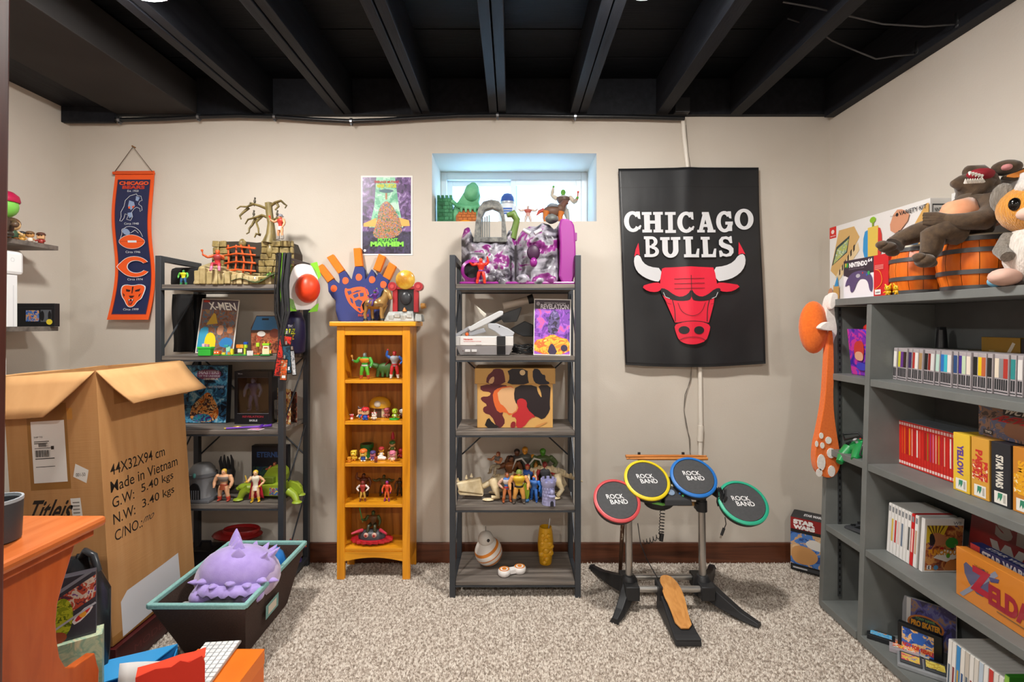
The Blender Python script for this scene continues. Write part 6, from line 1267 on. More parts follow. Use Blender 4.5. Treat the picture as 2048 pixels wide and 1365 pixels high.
for k in range(5):
    x_ = dp(1018+13*k,0)[0]; zz = dp(0,950-2*k)[2]
    obj('rib', MB().tube([(x_,-.01,zz),(x_,-.045,zz-.02),(x_+.005,-.05,zz-.05),(x_+.008,-.03,zz-.07)],[.006,.006,.005,.003],6), bone, dn, smooth=60)
gM = 'action figures on the middle metal shelf unit'
def mf(px, Y): return X(px, Y)
fig('brown-bearded toy rider in grey vest seated on the dinosaur neck', mf(996,2.30), 2.305, z+.112, .125, -50, skin='#b87a54', torso='#6f6a66', legs='#a89a80', boots='#8a7a60', hair='#7a3a20', sit=True, la='fwd', ra='fwd', bulk=1.15, group=gM)
fig('toy figure in blue, red and white stripes leaning by the dinosaur leg', mf(1014,2.235), 2.235, z, .135, 15, skin='#b8683a', torso='#3f6fb8', chest='#d8d0cc', arms='#c8a08a', legs='#c87a4a', boots='#a8562a', hair='#6a3a24', belt='#a82a3a', la='hip', ra='down', group=gM, bulk=1.05)
fig('toy figure with yellow and black banded chest in the middle of the group', mf(1038,2.225), 2.22, z, .152, 0, skin='#d89a5f', torso='#d8b42a', chest='#c8a024', arms='#d89a5f', legs='#d0964a', boots='#5a5048', helmet='#7a8a3a', belt='#2a241a', la='down', ra='down', bulk=1.25, group=gM)
lf = thing('lime_toy_shield', 'long lime green toy shield leaning among the figures', 'toy', (mf(1051,2.24), 2.24, z), rot=(R(8),0,0)); obj('blade', MB().ball((0,0,.047),(.018,.008,.047),12,10), P('#9ab82a',.4), lf, smooth=60); obj('foot', MB().ball((.003,0,.008),(.016,.014,.0078),10,6), P('#2f6aa8',.4), lf, smooth=60)
fig('brown furry toy figure with one arm raised behind the group', mf(1022,2.30), 2.36, z, .178, 20, skin='#7a4a2c', torso='#8a5430', legs='#5a3a24', boots='#4a2c1c', hair='#2c1c16', la='wide', ra='down', bulk=1.3, group=gM)
fig('dark-haired brown toy figure at the back of the group', mf(1034,2.40), 2.42, z, .195, 0, skin='#6a4028', torso='#4a4440', legs='#3a3432', hair='#1c1816', bulk=1.25, group=gM)
fig('orange-headed toy figure tallest at the back of the group', mf(1050,2.42), 2.42, z, .205, -5, skin='#d8902a', torso='#5a5a52', legs='#4a4a44', hair='#c8861f', bulk=1.15, group=gM)
fig('blue and orange toy figure with pale curved wings in the group', mf(1055,2.29), 2.30, z, .155, -8, skin='#c8784a', torso='#2f5fb8', chest='#3a6cc8', arms='#b8602f', legs='#b05a2c', boots='#2f4f8a', hair='#a82a30', la='flex', ra='down', bulk=1.2, group=gM)
wgs = thing('toy_wings', 'pair of pale curved toy wings behind the blue and orange figure', 'toy', (mf(1056,2.33), 2.34, z))
obj('stand', MB().tube([(0,0,0),(0,0,.14)],.005,6), P('#8a8a84',.4), wgs)
for s in (-1,1): obj('wing', MB().tube([(.004*s,0,.14),(.03*s,0,.172),(.058*s,0,.165),(.075*s,0,.12)],[.008,.010,.010,.004],8,flat=.5), P('#d8d4cc',.4), wgs, smooth=60)
fig('bright blue-limbed toy figure crouching at the right of the group', mf(1068,2.25), 2.25, z, .115, -20, skin='#2f6fc8', torso='#3a6ab0', arms='#2a74d0', legs='#2a66b8', boots='#2356a0', hair='#c86a2a', la='down', ra='down', stride=.08, bulk=1.2, group=gM)
fig('red-faced toy figure with red arms beside the lilac tower', mf(1090,2.30), 2.30, z, .165, 12, skin='#8f2a22', torso='#5a5f66', arms='#a82824', legs='#2f6ab0', boots='#27588f', hair='#7a241e', la='down', ra='down', bulk=1.1, group=gM)
fig('green toy figure with a glossy green head at the back right', mf(1086,2.40), 2.41, z, .20, 0, skin='#4a8a1f', torso='#4f5f34', arms='#56663a', legs='#3a4628', hair='#3f7a18', la='down', ra='hip', bulk=1.25, group=gM)
lil = P('#9a9ac0',.5)
lt = thing('toy_tower', 'small lilac plastic castle tower with a dark doorway on the fourth tier', 'toy tower', (X(1097,2.215), 2.215, z))
obj('drum', MB().lathe([(.031,0),(.030,.01),(.029,.08),(.034,.088),(.035,.104),(.031,.104),(.031,.09)],24), lil, lt, smooth=35)
for k in range(8):
    a = k*math.pi/4; obj('merlon', MB().box((-.007,-.0025,0),(.007,.0025,.012), Matrix.Translation((.033*math.cos(a),.033*math.sin(a),.104)) @ Matrix.Rotation(a+math.pi/2,4,'Z')), lil, lt)
for r_ in range(5):
    for c_ in range(5):
        a = R(-150+24*c_+(12 if r_%2 else 0)); 
        if r_ < 2 and 2 <= c_ <= 4: continue
        obj('brick', MB().box((-.005,-.0015,0),(.005,.0015,.009), Matrix.Translation((.0302*math.cos(a),.0302*math.sin(a),.012+.0145*r_)) @ Matrix.Rotation(a+math.pi/2,4,'Z')), lil, lt, bevel=.0008)
obj('porch', MB().prism([(-.014,0),(.016,0),(.016,.03),(.010,.04),(-.008,.04),(-.014,.03)], -.012, frame((.012,-.036,0),(1,0,0),(0,0,1))), lil, lt, bevel=.002)
obj('doorway', MB().prism(circ(0,.014,.008,.011,10,0,180)+[(-.008,0),(.008,0)], .001, frame((.013,-.036,.0),(1,0,0),(0,0,1))), P('#1c1c26',.7), lt)
obj('balcony', MB().ball((.013,-.034,.045),(.017,.012,.008),12,8).ball((.013,-.034,.062),(.010,.010,.013),12,8), lil, lt, smooth=50)
# ------------------------------------------------------------------ bottom tier
z = MZ(4)
rbz = thing('ball_robot', 'white and orange ball-shaped toy robot with a domed head on the bottom tier', 'toy robot', (X(977,2.33), 2.33, z))
obj('ball', MB().ball((0,0,.066),.066,28,20), P('#e6e2dd',.35), rbz, smooth=80)
dmh = obj('head', MB().lathe([(.002,.0),(.034,.002),(.038,.008),(.037,.02),(.030,.036),(.016,.047),(.002,.05)],24,M=Matrix.Translation((-.012,-.018,.122)) @ Matrix.Rotation(R(14),4,'X')), P('#d0cbc4',.35), rbz, smooth=60)
def sring(dirv, r0, r1, m, name, rad=.0664):
    d = Vector(dirv).normalized(); q_ = d.to_track_quat('Z','Y').to_matrix().to_4x4(); pr = []
    for i in range(7):
        a = r0+(r1-r0)*i/6; pr.append((max(.0005,rad*math.sin(R(a))), rad*math.cos(R(a))))
    obj(name, MB().lathe(pr,28,M=Matrix.Translation((0,0,.066)) @ q_,cap=False), m, rbz, smooth=80)
og = P('#d8822a',.4)
for a_, b_ in ((58,70),(88,93),(112,124)): sring((-.45,-.35,1), a_, b_, og, 'orange_band')
obj('eye', MB().ball((.0,-.052,.140),(.009,.006,.009),12,8), P('#111215',.15), dmh, smooth=60)
obj('antenna', MB().tube([(-.012,-.02,.168),(-.012,-.022,.195)],.0012,6), P('#2a2a2c',.4), dmh)
rm = thing('white_remote', 'white two-lobed remote with orange rings on the bottom tier', 'remote', (X(1024,2.25), 2.25, z), R(20))
obj('shell', MB().lathe([(.024,0),(.029,.006),(.029,.022),(.024,.028)],22,c=(-.038,0,0)).lathe([(.024,0),(.029,.006),(.029,.022),(.024,.028)],22,c=(.038,0,0)).box((-.03,-.015,.005),(.03,.015,.023)), P('#e8e4e2',.35), rm, smooth=40)
for s in (-1,1):
    obj('orange_ring', MB().lathe([(.018,.0283),(.024,.0283),(.024,.0287),(.018,.0287)],22,c=(.038*s,0,0),cap=False), og, rm); obj('button', MB().lathe([(.010,.0282),(.010,.031),(.002,.0315)],16,c=(.038*s,0,0)), og, rm)
tm = thing('tiki_mug', 'yellow carved ceramic mug with a clear straw on the bottom tier', 'mug', (X(1091,2.35), 2.35, z))
yl = P('#d8a018',.35)
obj('mug_body', MB().lathe([(.028,0),(.030,.004),(.032,.03),(.036,.06),(.038,.10),(.035,.14),(.031,.168),(.029,.176),(.026,.176),(.028,.165),(.028,.02)],26), yl, tm, smooth=50)
for k, (a, zz, r_) in enumerate(((-90,.125,.012),(-60,.105,.013),(-120,.105,.012),(-90,.075,.015),(-50,.06,.014),(-125,.055,.014),(-85,.035,.013),(-70,.145,.011),(-115,.145,.011),(-40,.09,.012),(-100,.018,.012))):
    obj('carving', MB().ball((.034*math.cos(R(a)),.034*math.sin(R(a)),zz),(r_*1.1,r_*.7,r_),12,8), yl, tm, smooth=60)
obj('straw', MB().tube([(.010,.0,.02),(.016,.004,.17),(.022,.004,.215)],.003,8), P('#c8ccd0',.2,.3), tm, smooth=50)
# ------------------------------------------------------------------ drum controller
bp_ = P('#1e1f22',.5); bp2 = P('#2a2b2e',.6); alu = P('#b5b2ae',.3,.85)
dk_ = thing('drum_controller', 'four-pad electronic drum controller on a silver tube stand before the back wall', 'drum kit', (0,0,0))
padm = NM('grey_rubber_pad', ['#3b3c3e','#424345'], scale=(80,80,80), rough=.7)
for nm, cx, cy, Y, col, yaw, rr_ in (('red',1234,1001,2.05,'#c84a4e',4,.098),('yellow',1294,960,2.12,'#e0c81f',2,.098),('blue',1387,954,2.12,'#1f6fc0',-2,.098),('green',1486,1005,2.05,'#2aa886',-4,.1)):
    M = Matrix.Translation((X(cx,Y),Y,Zp(cy,Y))) @ Matrix.Rotation(R(yaw),4,'Z') @ Matrix.Rotation(R(40),4,'X')
    pd = obj('drum_pad', MB().lathe([(.080,-.045),(.092,-.035),(rr_,-.014),(rr_,-.004),(rr_-.002,0)],40,M=M), bp_, dk_, smooth=40, label='round drum pad with a %s rim' % nm)
    obj('rim_ring', MB().lathe([(rr_+.001,-.006),(rr_+.001,.001),(rr_-.004,.005),(rr_-.011,.005),(rr_-.012,.001)],40,M=M,cap=False), P(col,.4), pd, smooth=40)
    obj('rubber_head', MB().lathe([(rr_-.012,.0),(rr_-.014,.003),(.002,.0035)],40,M=M), padm, pd, smooth=40)
    F = M @ frame((-.043,-.02,.0036),(1,0,0),(0,1,0))
    S = []
    for col_, bo, e in (('#e6e6e6',.012,0),):
        for wd_, (a,b,c,d) in (('ROCK',(.0,.54,.86,1.0)),('BAND',(.14,.0,1.0,.46))):
            du, dv = e*(c-a)*.08/2.6, e*(d-b)*.08/.72; S.append(('t',wd_,a-du,b-dv,c+du,d+dv,col_,bo,-.05))
    S += [('p',[(0,.50),(.9,.50),(1.0,.53),(.95,.46),(.1,.47)],'#e6e6e6')] if False else []
    art(pd, F, .086, .046, S, 'lettering', eps=.0002)
xl, xr, yp = .512, .834, 2.13
for x, zt in ((xl,.43),(xr,.50)):
    obj('pole', MB().tube([(x,yp,.10),(x,yp+.01,zt)], .0155, 18), alu, dk_, smooth=40)
obj('pole_clamp', MB().tube([(xr,yp+.008,.40),(xr,yp+.009,.445)], .023, 18).box((xr-.03,yp-.008,.41),(xr-.018,yp+.02,.435)), bp_, dk_, smooth=40)
obj('pole_sleeve', MB().tube([(xr,yp+.009,.44),(xr,yp+.012,.53)], .019, 18), bp_, dk_, smooth=40)
obj('pole_sleeve', MB().tube([(xl,yp+.009,.42),(xl,yp+.02,.50)], .019, 18), bp_, dk_, smooth=40)
for y in (2.185, 2.085): obj('cross_tube', MB().tube([(xl,y,.085),(xr,y,.085)], .0135, 16), alu, dk_, smooth=40)
def foot(c, tip, w0, w1, h0, h1, mid=None):
    c = Vector(c); tip = Vector(tip); d = (tip-c); d.z = 0; d.normalize(); s = Vector((-d.y,d.x,0))
    rings = []
    for f, w, h, zb in ((0,w0,h0,.045),(.35,w0*.9,h0*.72,.02),(.7,(w0+w1)/2,h0*.38,.004),(1,w1,h1,-.002)):
        p = c.lerp(tip,f); p.z = 0
        rings.append([p+s*w/2+Vector((0,0,zb)), p-s*w/2+Vector((0,0,zb)), p-s*w*.3+Vector((0,0,zb+h)), p+s*w*.3+Vector((0,0,zb+h))])
    vs = [v for r_ in rings for v in r_]; fs = [(0,1,2,3),(15,14,13,12)]
    for k in range(3):
        for j in range(4): fs.append((4*k+j,4*k+(j+1)%4,4*k+4+(j+1)%4,4*k+4+j))
    return MB().add(vs, fs)
for x, tips in ((xl,((X(1228,2.0),1.99,0),(X(1183,2.46),2.44,0))),(xr,((X(1518,1.97),1.965,0),(X(1424,2.44),2.44,0)))):
    obj('hub', MB().tube([(x,yp,.04),(x,yp,.105),(x,yp,.125)], [.042,.036,.022], 16).box((x-.03,2.06,.045),(x+.03,2.21,.105)), bp_, dk_, smooth=40, bevel=.004)
    for t_ in tips: obj('foot', foot((x,yp,0),t_,.062,.034,.075,.014), bp_, dk_, bevel=.003)
obj('bridge', MB().box((.49,2.17,.46),(.90,2.205,.505)), bp_, dk_, bevel=.006)
obj('pad_arm', MB().tube([(.50,2.18,.485),(.45,2.11,.45)],[.02,.022],10), bp_, dk_, smooth=40); obj('pad_arm', MB().tube([(.89,2.18,.485),(.96,2.11,.445)],[.02,.022],10), bp_, dk_, smooth=40)
mod = obj('control_module', MB().hexa([(.645,2.055,.452),(.765,2.055,.452),(.745,2.17,.50),(.665,2.17,.50),(.648,2.06,.478),(.762,2.06,.478),(.742,2.165,.545),(.668,2.165,.545)]), bp2, dk_, bevel=.005)
Fm = frame((.705,2.0598,.4785),(1,0,0),(0,.105,.067))
def btn(u, v, r_, col, h=.004): obj('button', MB().lathe([(r_,0),(r_,h),(r_*.7,h*1.2),(.0005,h*1.25)],14,M=Fm @ Matrix.Translation((u,v,0))), P(col,.35), mod, smooth=40)
btn(-.022,.035,.015,'#7f93ad'); btn(.014,.03,.0045,'#2f6fc0'); btn(.030,.028,.0045,'#c83a44'); btn(.024,.018,.0045,'#3fa05a'); btn(.020,.043,.0045,'#d8b83a'); btn(-.006,.072,.006,'#c8c0a0'); btn(-.02,.072,.004,'#d8d4cc'); btn(.010,.072,.004,'#8fb0d8')
dsh = obj('lower_shell', MB().ball((X(1318,2.16),2.16,Zp(1004,2.16)),(.068,.045,.036),18,10), bp_, dk_, smooth=60)
obj('green_trim', MB().tube([(X(1290,2.12),2.122,Zp(999,2.12)),(X(1306,2.11),2.112,Zp(1006,2.11)),(X(1325,2.105),2.108,Zp(1010,2.105)),(X(1350,2.11),2.114,Zp(1007,2.11))],[.004,.0065,.0065,.003],8), P('#78c85a',.4), dsh, smooth=60)
obj('tan_strap', MB().box((X(1354,2.15),2.145,Zp(1012,2.15)),(X(1398,2.15),2.152,Zp(1004,2.15))), P('#a8824f',.8), dk_, bevel=.001)
# pedal
px_ = .671
pb = obj('pedal_base', MB().hexa([(px_-.052,1.84,-.002),(px_+.05,1.84,-.002),(px_+.035,2.10,-.002),(px_-.05,2.10,-.002),(px_-.052,1.845,.018),(px_+.05,1.845,.018),(px_+.03,2.10,.095),(px_-.045,2.10,.095)]), bp_, dk_, bevel=.006)
wood = NM('pale_pine', ['#b87a3a','#c98c4a','#d49a58'], scale=(45,4,45), rough=.4, detail=6, dist=1.0)
Fw = frame((px_,1.89,.034),(1,0,0),(0,.23,.088)); Lw = math.hypot(.23,.088)
plk = obj('pedal_board', MB().prism(smoothpoly([(-.030,0),(.032,0),(.034,.06),(.042,Lw*.45),(.045,Lw*.68),(.035,Lw*.88),(.012,Lw),(-.022,Lw),(-.036,Lw*.9),(-.040,Lw*.6),(-.032,.1)],1), .008, Fw), wood, dk_, bevel=.002)
obj('pedal_bracket', MB().box((px_-.052,2.045,.055),(px_-.036,2.115,.115)), bp_, dk_, bevel=.003)
obj('heel_pad', MB().box((px_-.05,1.843,.0182),(px_+.048,1.886,.026)), bp2, dk_, bevel=.003)
obj('pedal_wire', MB().tube([(px_-.035,2.10,.11),(px_-.07,2.16,.17),(px_-.085,2.22,.22),(px_-.09,2.25,.30)],.0022,6), bp_, dk_, smooth=60)
# coiled lead
hx = []
for i in range(150):
    f = i/149
    if f < .6: g = f/.6; c = Vector((X(1325,2.2)-.006*g, 2.20, Zp(1022+48*g,2.2))); ax = 0
    else: g = (f-.6)/.4; c = Vector((X(1322-34*g,2.2), 2.20, Zp(1070+14*math.sin(g*1.6),2.2))); ax = 1
    a = i*.55; r_ = .011
    hx.append(c + (Vector((r_*math.cos(a), r_*math.sin(a), 0)) if not ax else Vector((0, r_*math.cos(a), r_*math.sin(a)))))
obj('coiled_lead', MB().tube(hx, .0017, 5), bp_, dk_, smooth=70)
obj('lead_plug', MB().tube([(X(1323,2.2),2.19,Zp(1066,2.2)),(X(1320,2.2),2.185,Zp(1080,2.2))],.009,10), bp_, dk_, smooth=40)
for k in range(6):
    a = [(X(1436+4*math.sin(1.05*i+k)+(k-3)*1.8,2.1), 2.06+.012*math.cos(1.05*i+k), Zp(988+20*math.cos(1.05*i)+k,2.1)) for i in range(7)]
    obj('cable_loop', MB().tube(a, .0026, 6), bp_, dk_, smooth=60)
obj('usb_lead', MB().tube([(X(1450,2.1),2.10,Zp(1035,2.1)),(X(1451,2.1),2.095,Zp(1048,2.1)),(X(1447,2.1),2.095,Zp(1058,2.1))],.002,6), bp_, dk_, smooth=60)
obj('usb_plug', MB().tube([(X(1447,2.1),2.095,Zp(1056,2.1)),(X(1442,2.1),2.095,Zp(1070,2.1))],.006,8), bp_, dk_, smooth=30); obj('plug_tip', MB().tube([(X(1442,2.1),2.095,Zp(1070,2.1)),(X(1440,2.1),2.095,Zp(1076,2.1))],.0042,8), P('#b8b0a4',.3,.9), dk_)
gD = 'wooden drumsticks behind the pads'
stk = NM('drumstick_wood', ['#b06a2c','#c47c3a','#cf8c4c'], scale=(4,60,60), rough=.4)
for k, (y, py, flip, lb_) in enumerate(((2.262,913,0,'upper wooden drumstick resting behind the yellow and blue pads'),(2.245,918,1,'lower wooden drumstick resting behind the yellow and blue pads'))):
    ds = thing('drumstick', lb_, 'drumstick', (0,0,0), 0, gD); z_ = Zp(py,y); a, b = X(1251,y), X(1415,y)
    if flip: a, b = b, a
    obj('shaft', MB().tube([(a,y,z_),(a+(b-a)*.75,y,z_),(a+(b-a)*.95,y,z_)],[.0072,.0068,.004],10), stk, ds, smooth=50); obj('tip', MB().ball((a+(b-a)*.97,y,z_),(.009,.005,.005),10,8), stk, ds, smooth=60)
for px in (1281,1370): obj('stick_holder', MB().box((X(px,2.25)-.007,2.205,.49),(X(px,2.25)+.007,2.222,Zp(925,2.25))).box((X(px,2.25)-.007,2.205,Zp(925,2.25)),(X(px,2.25)+.007,2.275,Zp(921.5,2.25))).box((X(px,2.25)-.006,2.271,Zp(921.5,2.25)),(X(px,2.25)+.006,2.279,Zp(908,2.25))), bp_, dk_, bevel=.001)
fl = thing('brown_flute', 'brown wooden rod with pale flecks leaning behind the left drum pole', 'rod', (X(1240,2.36),2.36,0), rot=(R(4),R(2),0))
obj('rod', MB().tube([(0,0,-.002),(0,0,.30)],[.009,.011],10), NM('dark_flecked_wood',['#3a2416','#4a2e1c','#c8b8a0'],scale=(60,60,25),rough=.5,pos=[.3,.6,.72]), fl, smooth=50); obj('cap', MB().tube([(0,0,.30),(0,0,.312)],[.012,.010],10), P('#2a1a10',.5), fl, smooth=50)
pk_ = thing('round_black_cap', 'small black round plastic cap lying on the carpet behind the pedal', 'cap', (X(1328,2.33), 2.33, .002), rot=(R(60),0,R(10)))
obj('disc', MB().lathe([(.014,0),(.015,.003),(.015,.009),(.012,.011)],20), bp_, pk_, smooth=40); obj('grip', MB().box((-.008,-.002,.011),(.008,.002,.014)), bp2, pk_)
# ------------------------------------------------------------------ on top of the grey bookcase
TZ = GT + .0008; RW = R(-90)
orl = lambda s: s
vk = carton('cardboard_kit_box', 'large white boxed cardboard craft kit leaning along the right wall on the grey bookcase', 'box', (1.55, 2.085, TZ), .57,.08,.362, rotz=RW, mat=P('#eceae8',.4),
  front=[('r',.0,.85,.085,1.0,'#d8281e'), ('t','SWITCH',.012,.87,.075,.885,'#ffffff',.02), ('o',.042,.935,.02,.028,'#f2dcd8'),
    ('p',[(.015,.42),(.12,.93),(.30,.93),(.36,.78),(.11,.30)],'#d8b070'), ('p',[(.03,.48),(.09,.72),(.25,.83),(.22,.62)],'#3a4a46'), ('p',[(.05,.50),(.10,.69),(.24,.79),(.21,.63)],blot(['#8fb0a0','#b8c05a','#c8d8d0'],60,1)), ('p',[(.08,.32),(.115,.40),(.345,.72),(.36,.62),(.12,.27)],'#e8cfa0')]
   + [('p',[(.125+.034*k,.335+.055*k),(.140+.034*k,.355+.055*k),(.140+.034*k,.43+.055*k),(.125+.034*k,.405+.055*k)],'#3a2f28') for k in range(6)]
   + [('p',smoothpoly([(.40,.52),(.47,.50),(.47,.84),(.41,.82)],1),'#3a9ad8'), ('p',smoothpoly([(.54,.50),(.60,.52),(.59,.82),(.54,.84)],1),'#d83a34'), ('p',[(.455,.46),(.555,.46),(.56,.86),(.455,.86)],'#e8c85a'), ('p',[(.44,.40),(.56,.40),(.555,.47),(.45,.47)],'#7ab03a'), ('r',.50,.86,.515,.92,'#8fa82a'), ('o',.507,.94,.03,.035,'#8fc02a'),
      ('p',smoothpoly([(.66,.78),(.72,.98),(.80,.96),(.86,.86),(.74,.70)],1),'#d89a78'), ('p',[(.66,.62),(.80,.60),(.80,.66),(.67,.69)],'#c8483a'), ('p',[(.78,.55),(.98,.95),(1.0,.95),(1.0,.5),(.85,.45)],'#d8a85f'), ('p',[(.80,.52),(.94,.74),(.97,.64),(.86,.45)],'#3f5f7a'),
      ('t','VARIETY KIT',.76,.90,.985,.945,'#2a2a2c',.02), ('t','Toy-Con',.68,.905,.73,.925,'#2a2a2c'), ('o',.742,.918,.012,.02,'#2a2a2c'), ('r',.33,.18,.62,.30,'#2a2f34'), ('r',.34,.0,.62,.285,'#eceae8'), ('t','NINTENDO',.36,.21,.60,.27,'#2a2f34',.03), ('t','LABO',.37,.08,.59,.18,'#2a2f34',.05),
      ('p',smoothpoly([(.0,.16),(.05,.20),(.06,.08),(.0,.06)],1),'#d89a78'), ('p',[(.06,.02),(.14,.04),(.14,.2),(.07,.22)],'#d8a85f'), ('p',[(.08,.2),(.13,.2),(.12,.34)],'#3a9ad8')],
  right=[('r',.05,.55,.95,.62,'#d8d6d2'), ('r',.1,.72,.95,.94,'#2a2f34'), ('r',.14,.735,.91,.925,'#eceae8'), ('t','NINTENDO',.2,.86,.85,.90,'#2a2f34',.02), ('t','LABO',.2,.76,.85,.84,'#2a2f34',.05), ('r',.08,.30,.95,.66,'#8fb82a'), ('o',.35,.48,.12,.05,'#3a4a1c'), ('o',.65,.46,.12,.05,'#3a4a1c')])
carton('cardboard_kit_box', 'white craft kit box behind the brown plush, nearer the viewer on the grey bookcase', 'box', (1.57, 1.505, TZ), .46,.06,.36, rotz=RW, mat=P('#eceae8',.4),
  front=[('r',.0,.3,.1,.88,'#b8a078'), ('t','Toy-Con 02',.22,.88,.42,.92,'#2a2a2c'), ('p',smoothpoly([(.3,.72),(.4,.78),(.42,.6),(.32,.58)],1),'#d89a78'), ('p',[(.45,.1),(.95,.2),(.9,.7),(.5,.6)],'#d8b070')])
nb = carton('controller_box', 'purple, white and red boxed game controller on the grey bookcase', 'box', (1.402, 1.93, TZ), .245,.058,.158, rotz=RW, mat=P('#c02024',.35),
  front=[('r',0,0,.70,1,'#ece8ee'), ('r',0,.60,.70,1,'#3a2f3a'), ('p',smoothpoly([(0,.62),(.2,.5),(.7,.62),(.7,.7),(0,.7)],1),'#3a2f3a'), ('r',.70,0,1,1,'#cc2428'), ('t','NINTENDO',.14,.80,.56,.93,'#f2f0f2',.05), ('t','64',.575,.87,.67,.96,'#f2f0f2',.04), ('p',[(.03,.80),(.06,.84),(.09,.80),(.12,.84),(.12,.93),(.03,.93)],'#3f9a4a'), ('p',[(.05,.82),(.08,.86),(.08,.93),(.05,.93)],'#d8a82a'), ('t','CONTROLLER',.14,.74,.5,.77,'#8a808a'),
    ('p',smoothpoly([(.08,.48),(.2,.66),(.45,.70),(.62,.60),(.69,.45),(.68,.12),(.62,.14),(.58,.40),(.48,.48),(.36,.46),(.26,.16),(.18,.14),(.16,.36),(.10,.34),(.04,.30)],2),'#5a4a72'), ('o',.36,.56,.05,.05,'#b8b4bc'), ('o',.60,.60,.03,.05,'#3a9a5a'), ('o',.56,.56,.02,.03,'#3a5ab8'), ('o',.47,.62,.015,.02,'#c83a3a'), ('l',smoothpoly([(.72,.15),(.9,.3),(.86,.6),(.74,.66)],2,False),.003,'#f08a2a'), ('r',.74,.04,.86,.16,'#f2ece8'), ('t','n64',.76,.07,.84,.12,'#3a3a44',.03)]
   + [('r',.74,.74-.03*k,.92,.752-.03*k,'#e89a94') for k in range(4)],
  right=[('t','NINTENDO',.25,.15,.62,.85,'#f2f0f0',.05,0,90), ('r',.75,0,1,1,'#3a2420')])
yt = 'small yellow toy creatures by the controller box'
for k, (px, Y, lb_) in enumerate(((1776,1.80,'tiny yellow toy creature closest to the red controller box'), (1794,1.765,'tiny yellow toy creature beside the barrel drums'))):
    chibi(lb_, X(px,Y), Y, TZ, .042, -60+20*k, head='#e2b81f', body='#d8a818', feet='#c8901a', ears='#e2b81f', group=yt)
bst = thing('brown_toy_figurine', 'small dark brown and silver toy leaning behind the yellow creatures', 'toy', (1.435, 1.755, TZ)); obj('body', MB().lathe([(.014,0),(.018,.02),(.012,.05),(.017,.08),(.006,.1)],10), NM('mottled_brown',['#3a2418','#7a5a3a','#b0a898'],scale=(60,60,60),rough=.4), bst, smooth=60); obj('arm', MB().tube([(-.015,-.01,.06),(-.02,-.03,.04)],[.006,.004],6), P('#5a4030',.4), bst)
wbar = NM('orange_barrel_wood', ['#c8580f','#dc6a16','#e87a22'], scale=(40,40,5), rough=.35, detail=5); hoop = P('#5c5d5f',.4,.5)
def barrel(x, y, label):
    t = thing('bongo_barrel', label, 'drum', (x, y, TZ), 0, 'barrel drums on the grey bookcase')
    n = 14
    for k in range(n):
        a0, a1 = 2*math.pi*k/n+.008, 2*math.pi*(k+1)/n-.008; vs = []
        for r_, zz in ((.083,.0),(.094,.045),(.098,.085),(.094,.125),(.083,.165)):
            for a in (a0,(a0+a1)/2,a1): vs.append((r_*math.cos(a), r_*math.sin(a), zz))
        obj('stave', MB().add(vs, [(3*i+j,3*i+j+1,3*i+4+j,3*i+3+j) for i in range(4) for j in range(2)]), wbar, t, smooth=60)
    obj('core', MB().lathe([(.08,.001),(.09,.045),(.094,.085),(.09,.125),(.08,.164)],24), P('#5a2408',.6), t)
    for zz, r_ in ((.0,.0845),(.048,.0955),(.115,.0962),(.152,.0885)):
        obj('hoop', MB().lathe([(r_-.004,zz),(r_+.002,zz),(r_+.002 if zz else r_+.003,zz+.014),(r_-.004,zz+.014)],36,cap=False), hoop, t, smooth=40)
    obj('drum_skin', MB().lathe([(.086,.164),(.087,.17),(.08,.174),(.001,.175)],32), P('#d8d0bf',.5), t, smooth=40)
    return t
barrel(1.485, 1.555, 'orange barrel-shaped bongo drum nearest the viewer on the grey bookcase')
barrel(1.485, 1.757, 'orange barrel-shaped bongo drum farther along the grey bookcase')
# brown plush seated on the barrels
brn = NM('brown_plush', ['#3f2f20','#4c3a28','#574430'], scale=(60,60,60), rough=.95, bump=.2, bscale=(400,400,400), sheen=.3)
pch = NM('peach_plush', ['#d8926a','#e0a07a'], scale=(40,40,40), rough=.95, bump=.1, bscale=(400,400,400), sheen=.3)
Yq = 1.56
def q(px, py, Y=Yq): return (X(px,Y), Y, Zp(py,Y))
bpz = thing('brown_plush', 'brown plush creature with a peach belly and open red mouth sitting on the barrel drums', 'plush toy', (0,0,0))
def sk(pts, rs, name, m, parent=bpz, n=12, flat=1.0): return obj(name, MB().tube(pts, rs, n, flat=flat), m, parent, smooth=80)
sk([q(1922,468),q(1925,455),q(1938,428),q(1950,405),q(1955,390)], [.05,.075,.070,.05,.04], 'body', brn, n=16)
obj('belly', MB().tube([q(1912,462,Yq-.03),q(1908,448,Yq-.035),q(1922,425,Yq-.04),q(1940,405,Yq-.03)],[.03,.05,.052,.02],14), pch, bpz, smooth=80)
sk([q(1955,392),q(1950,378),q(1938,368),q(1918,366),q(1905,368)], [.045,.055,.045,.022,.010], 'lower_jaw', brn)
sk([q(1962,380),q(1958,360),q(1950,347),q(1935,344),q(1930,347)], [.05,.045,.032,.02,.010], 'upper_head', brn)
obj('mouth', MB().ball((q(1946,355)[0]-.006,Yq-.03,q(0,356)[2]),(.036,.034,.020),14,10), P('#8f1424',.7), bpz, smooth=70)
for k in range(8):
    u = k/7; px = 1932+34*u
    obj('tooth', MB().tube([q(px,366-1.5*u,Yq-.06),q(px-1,358-2*u,Yq-.066)],[.006,.001],6), P('#e8e4dc',.6), bpz)
for k in range(5):
    px = 1940+6*k; obj('tooth', MB().tube([q(px,345+1.5*k,Yq-.055),q(px-1,351+1.5*k,Yq-.06)],[.005,.001],6), P('#e8e4dc',.6), bpz)
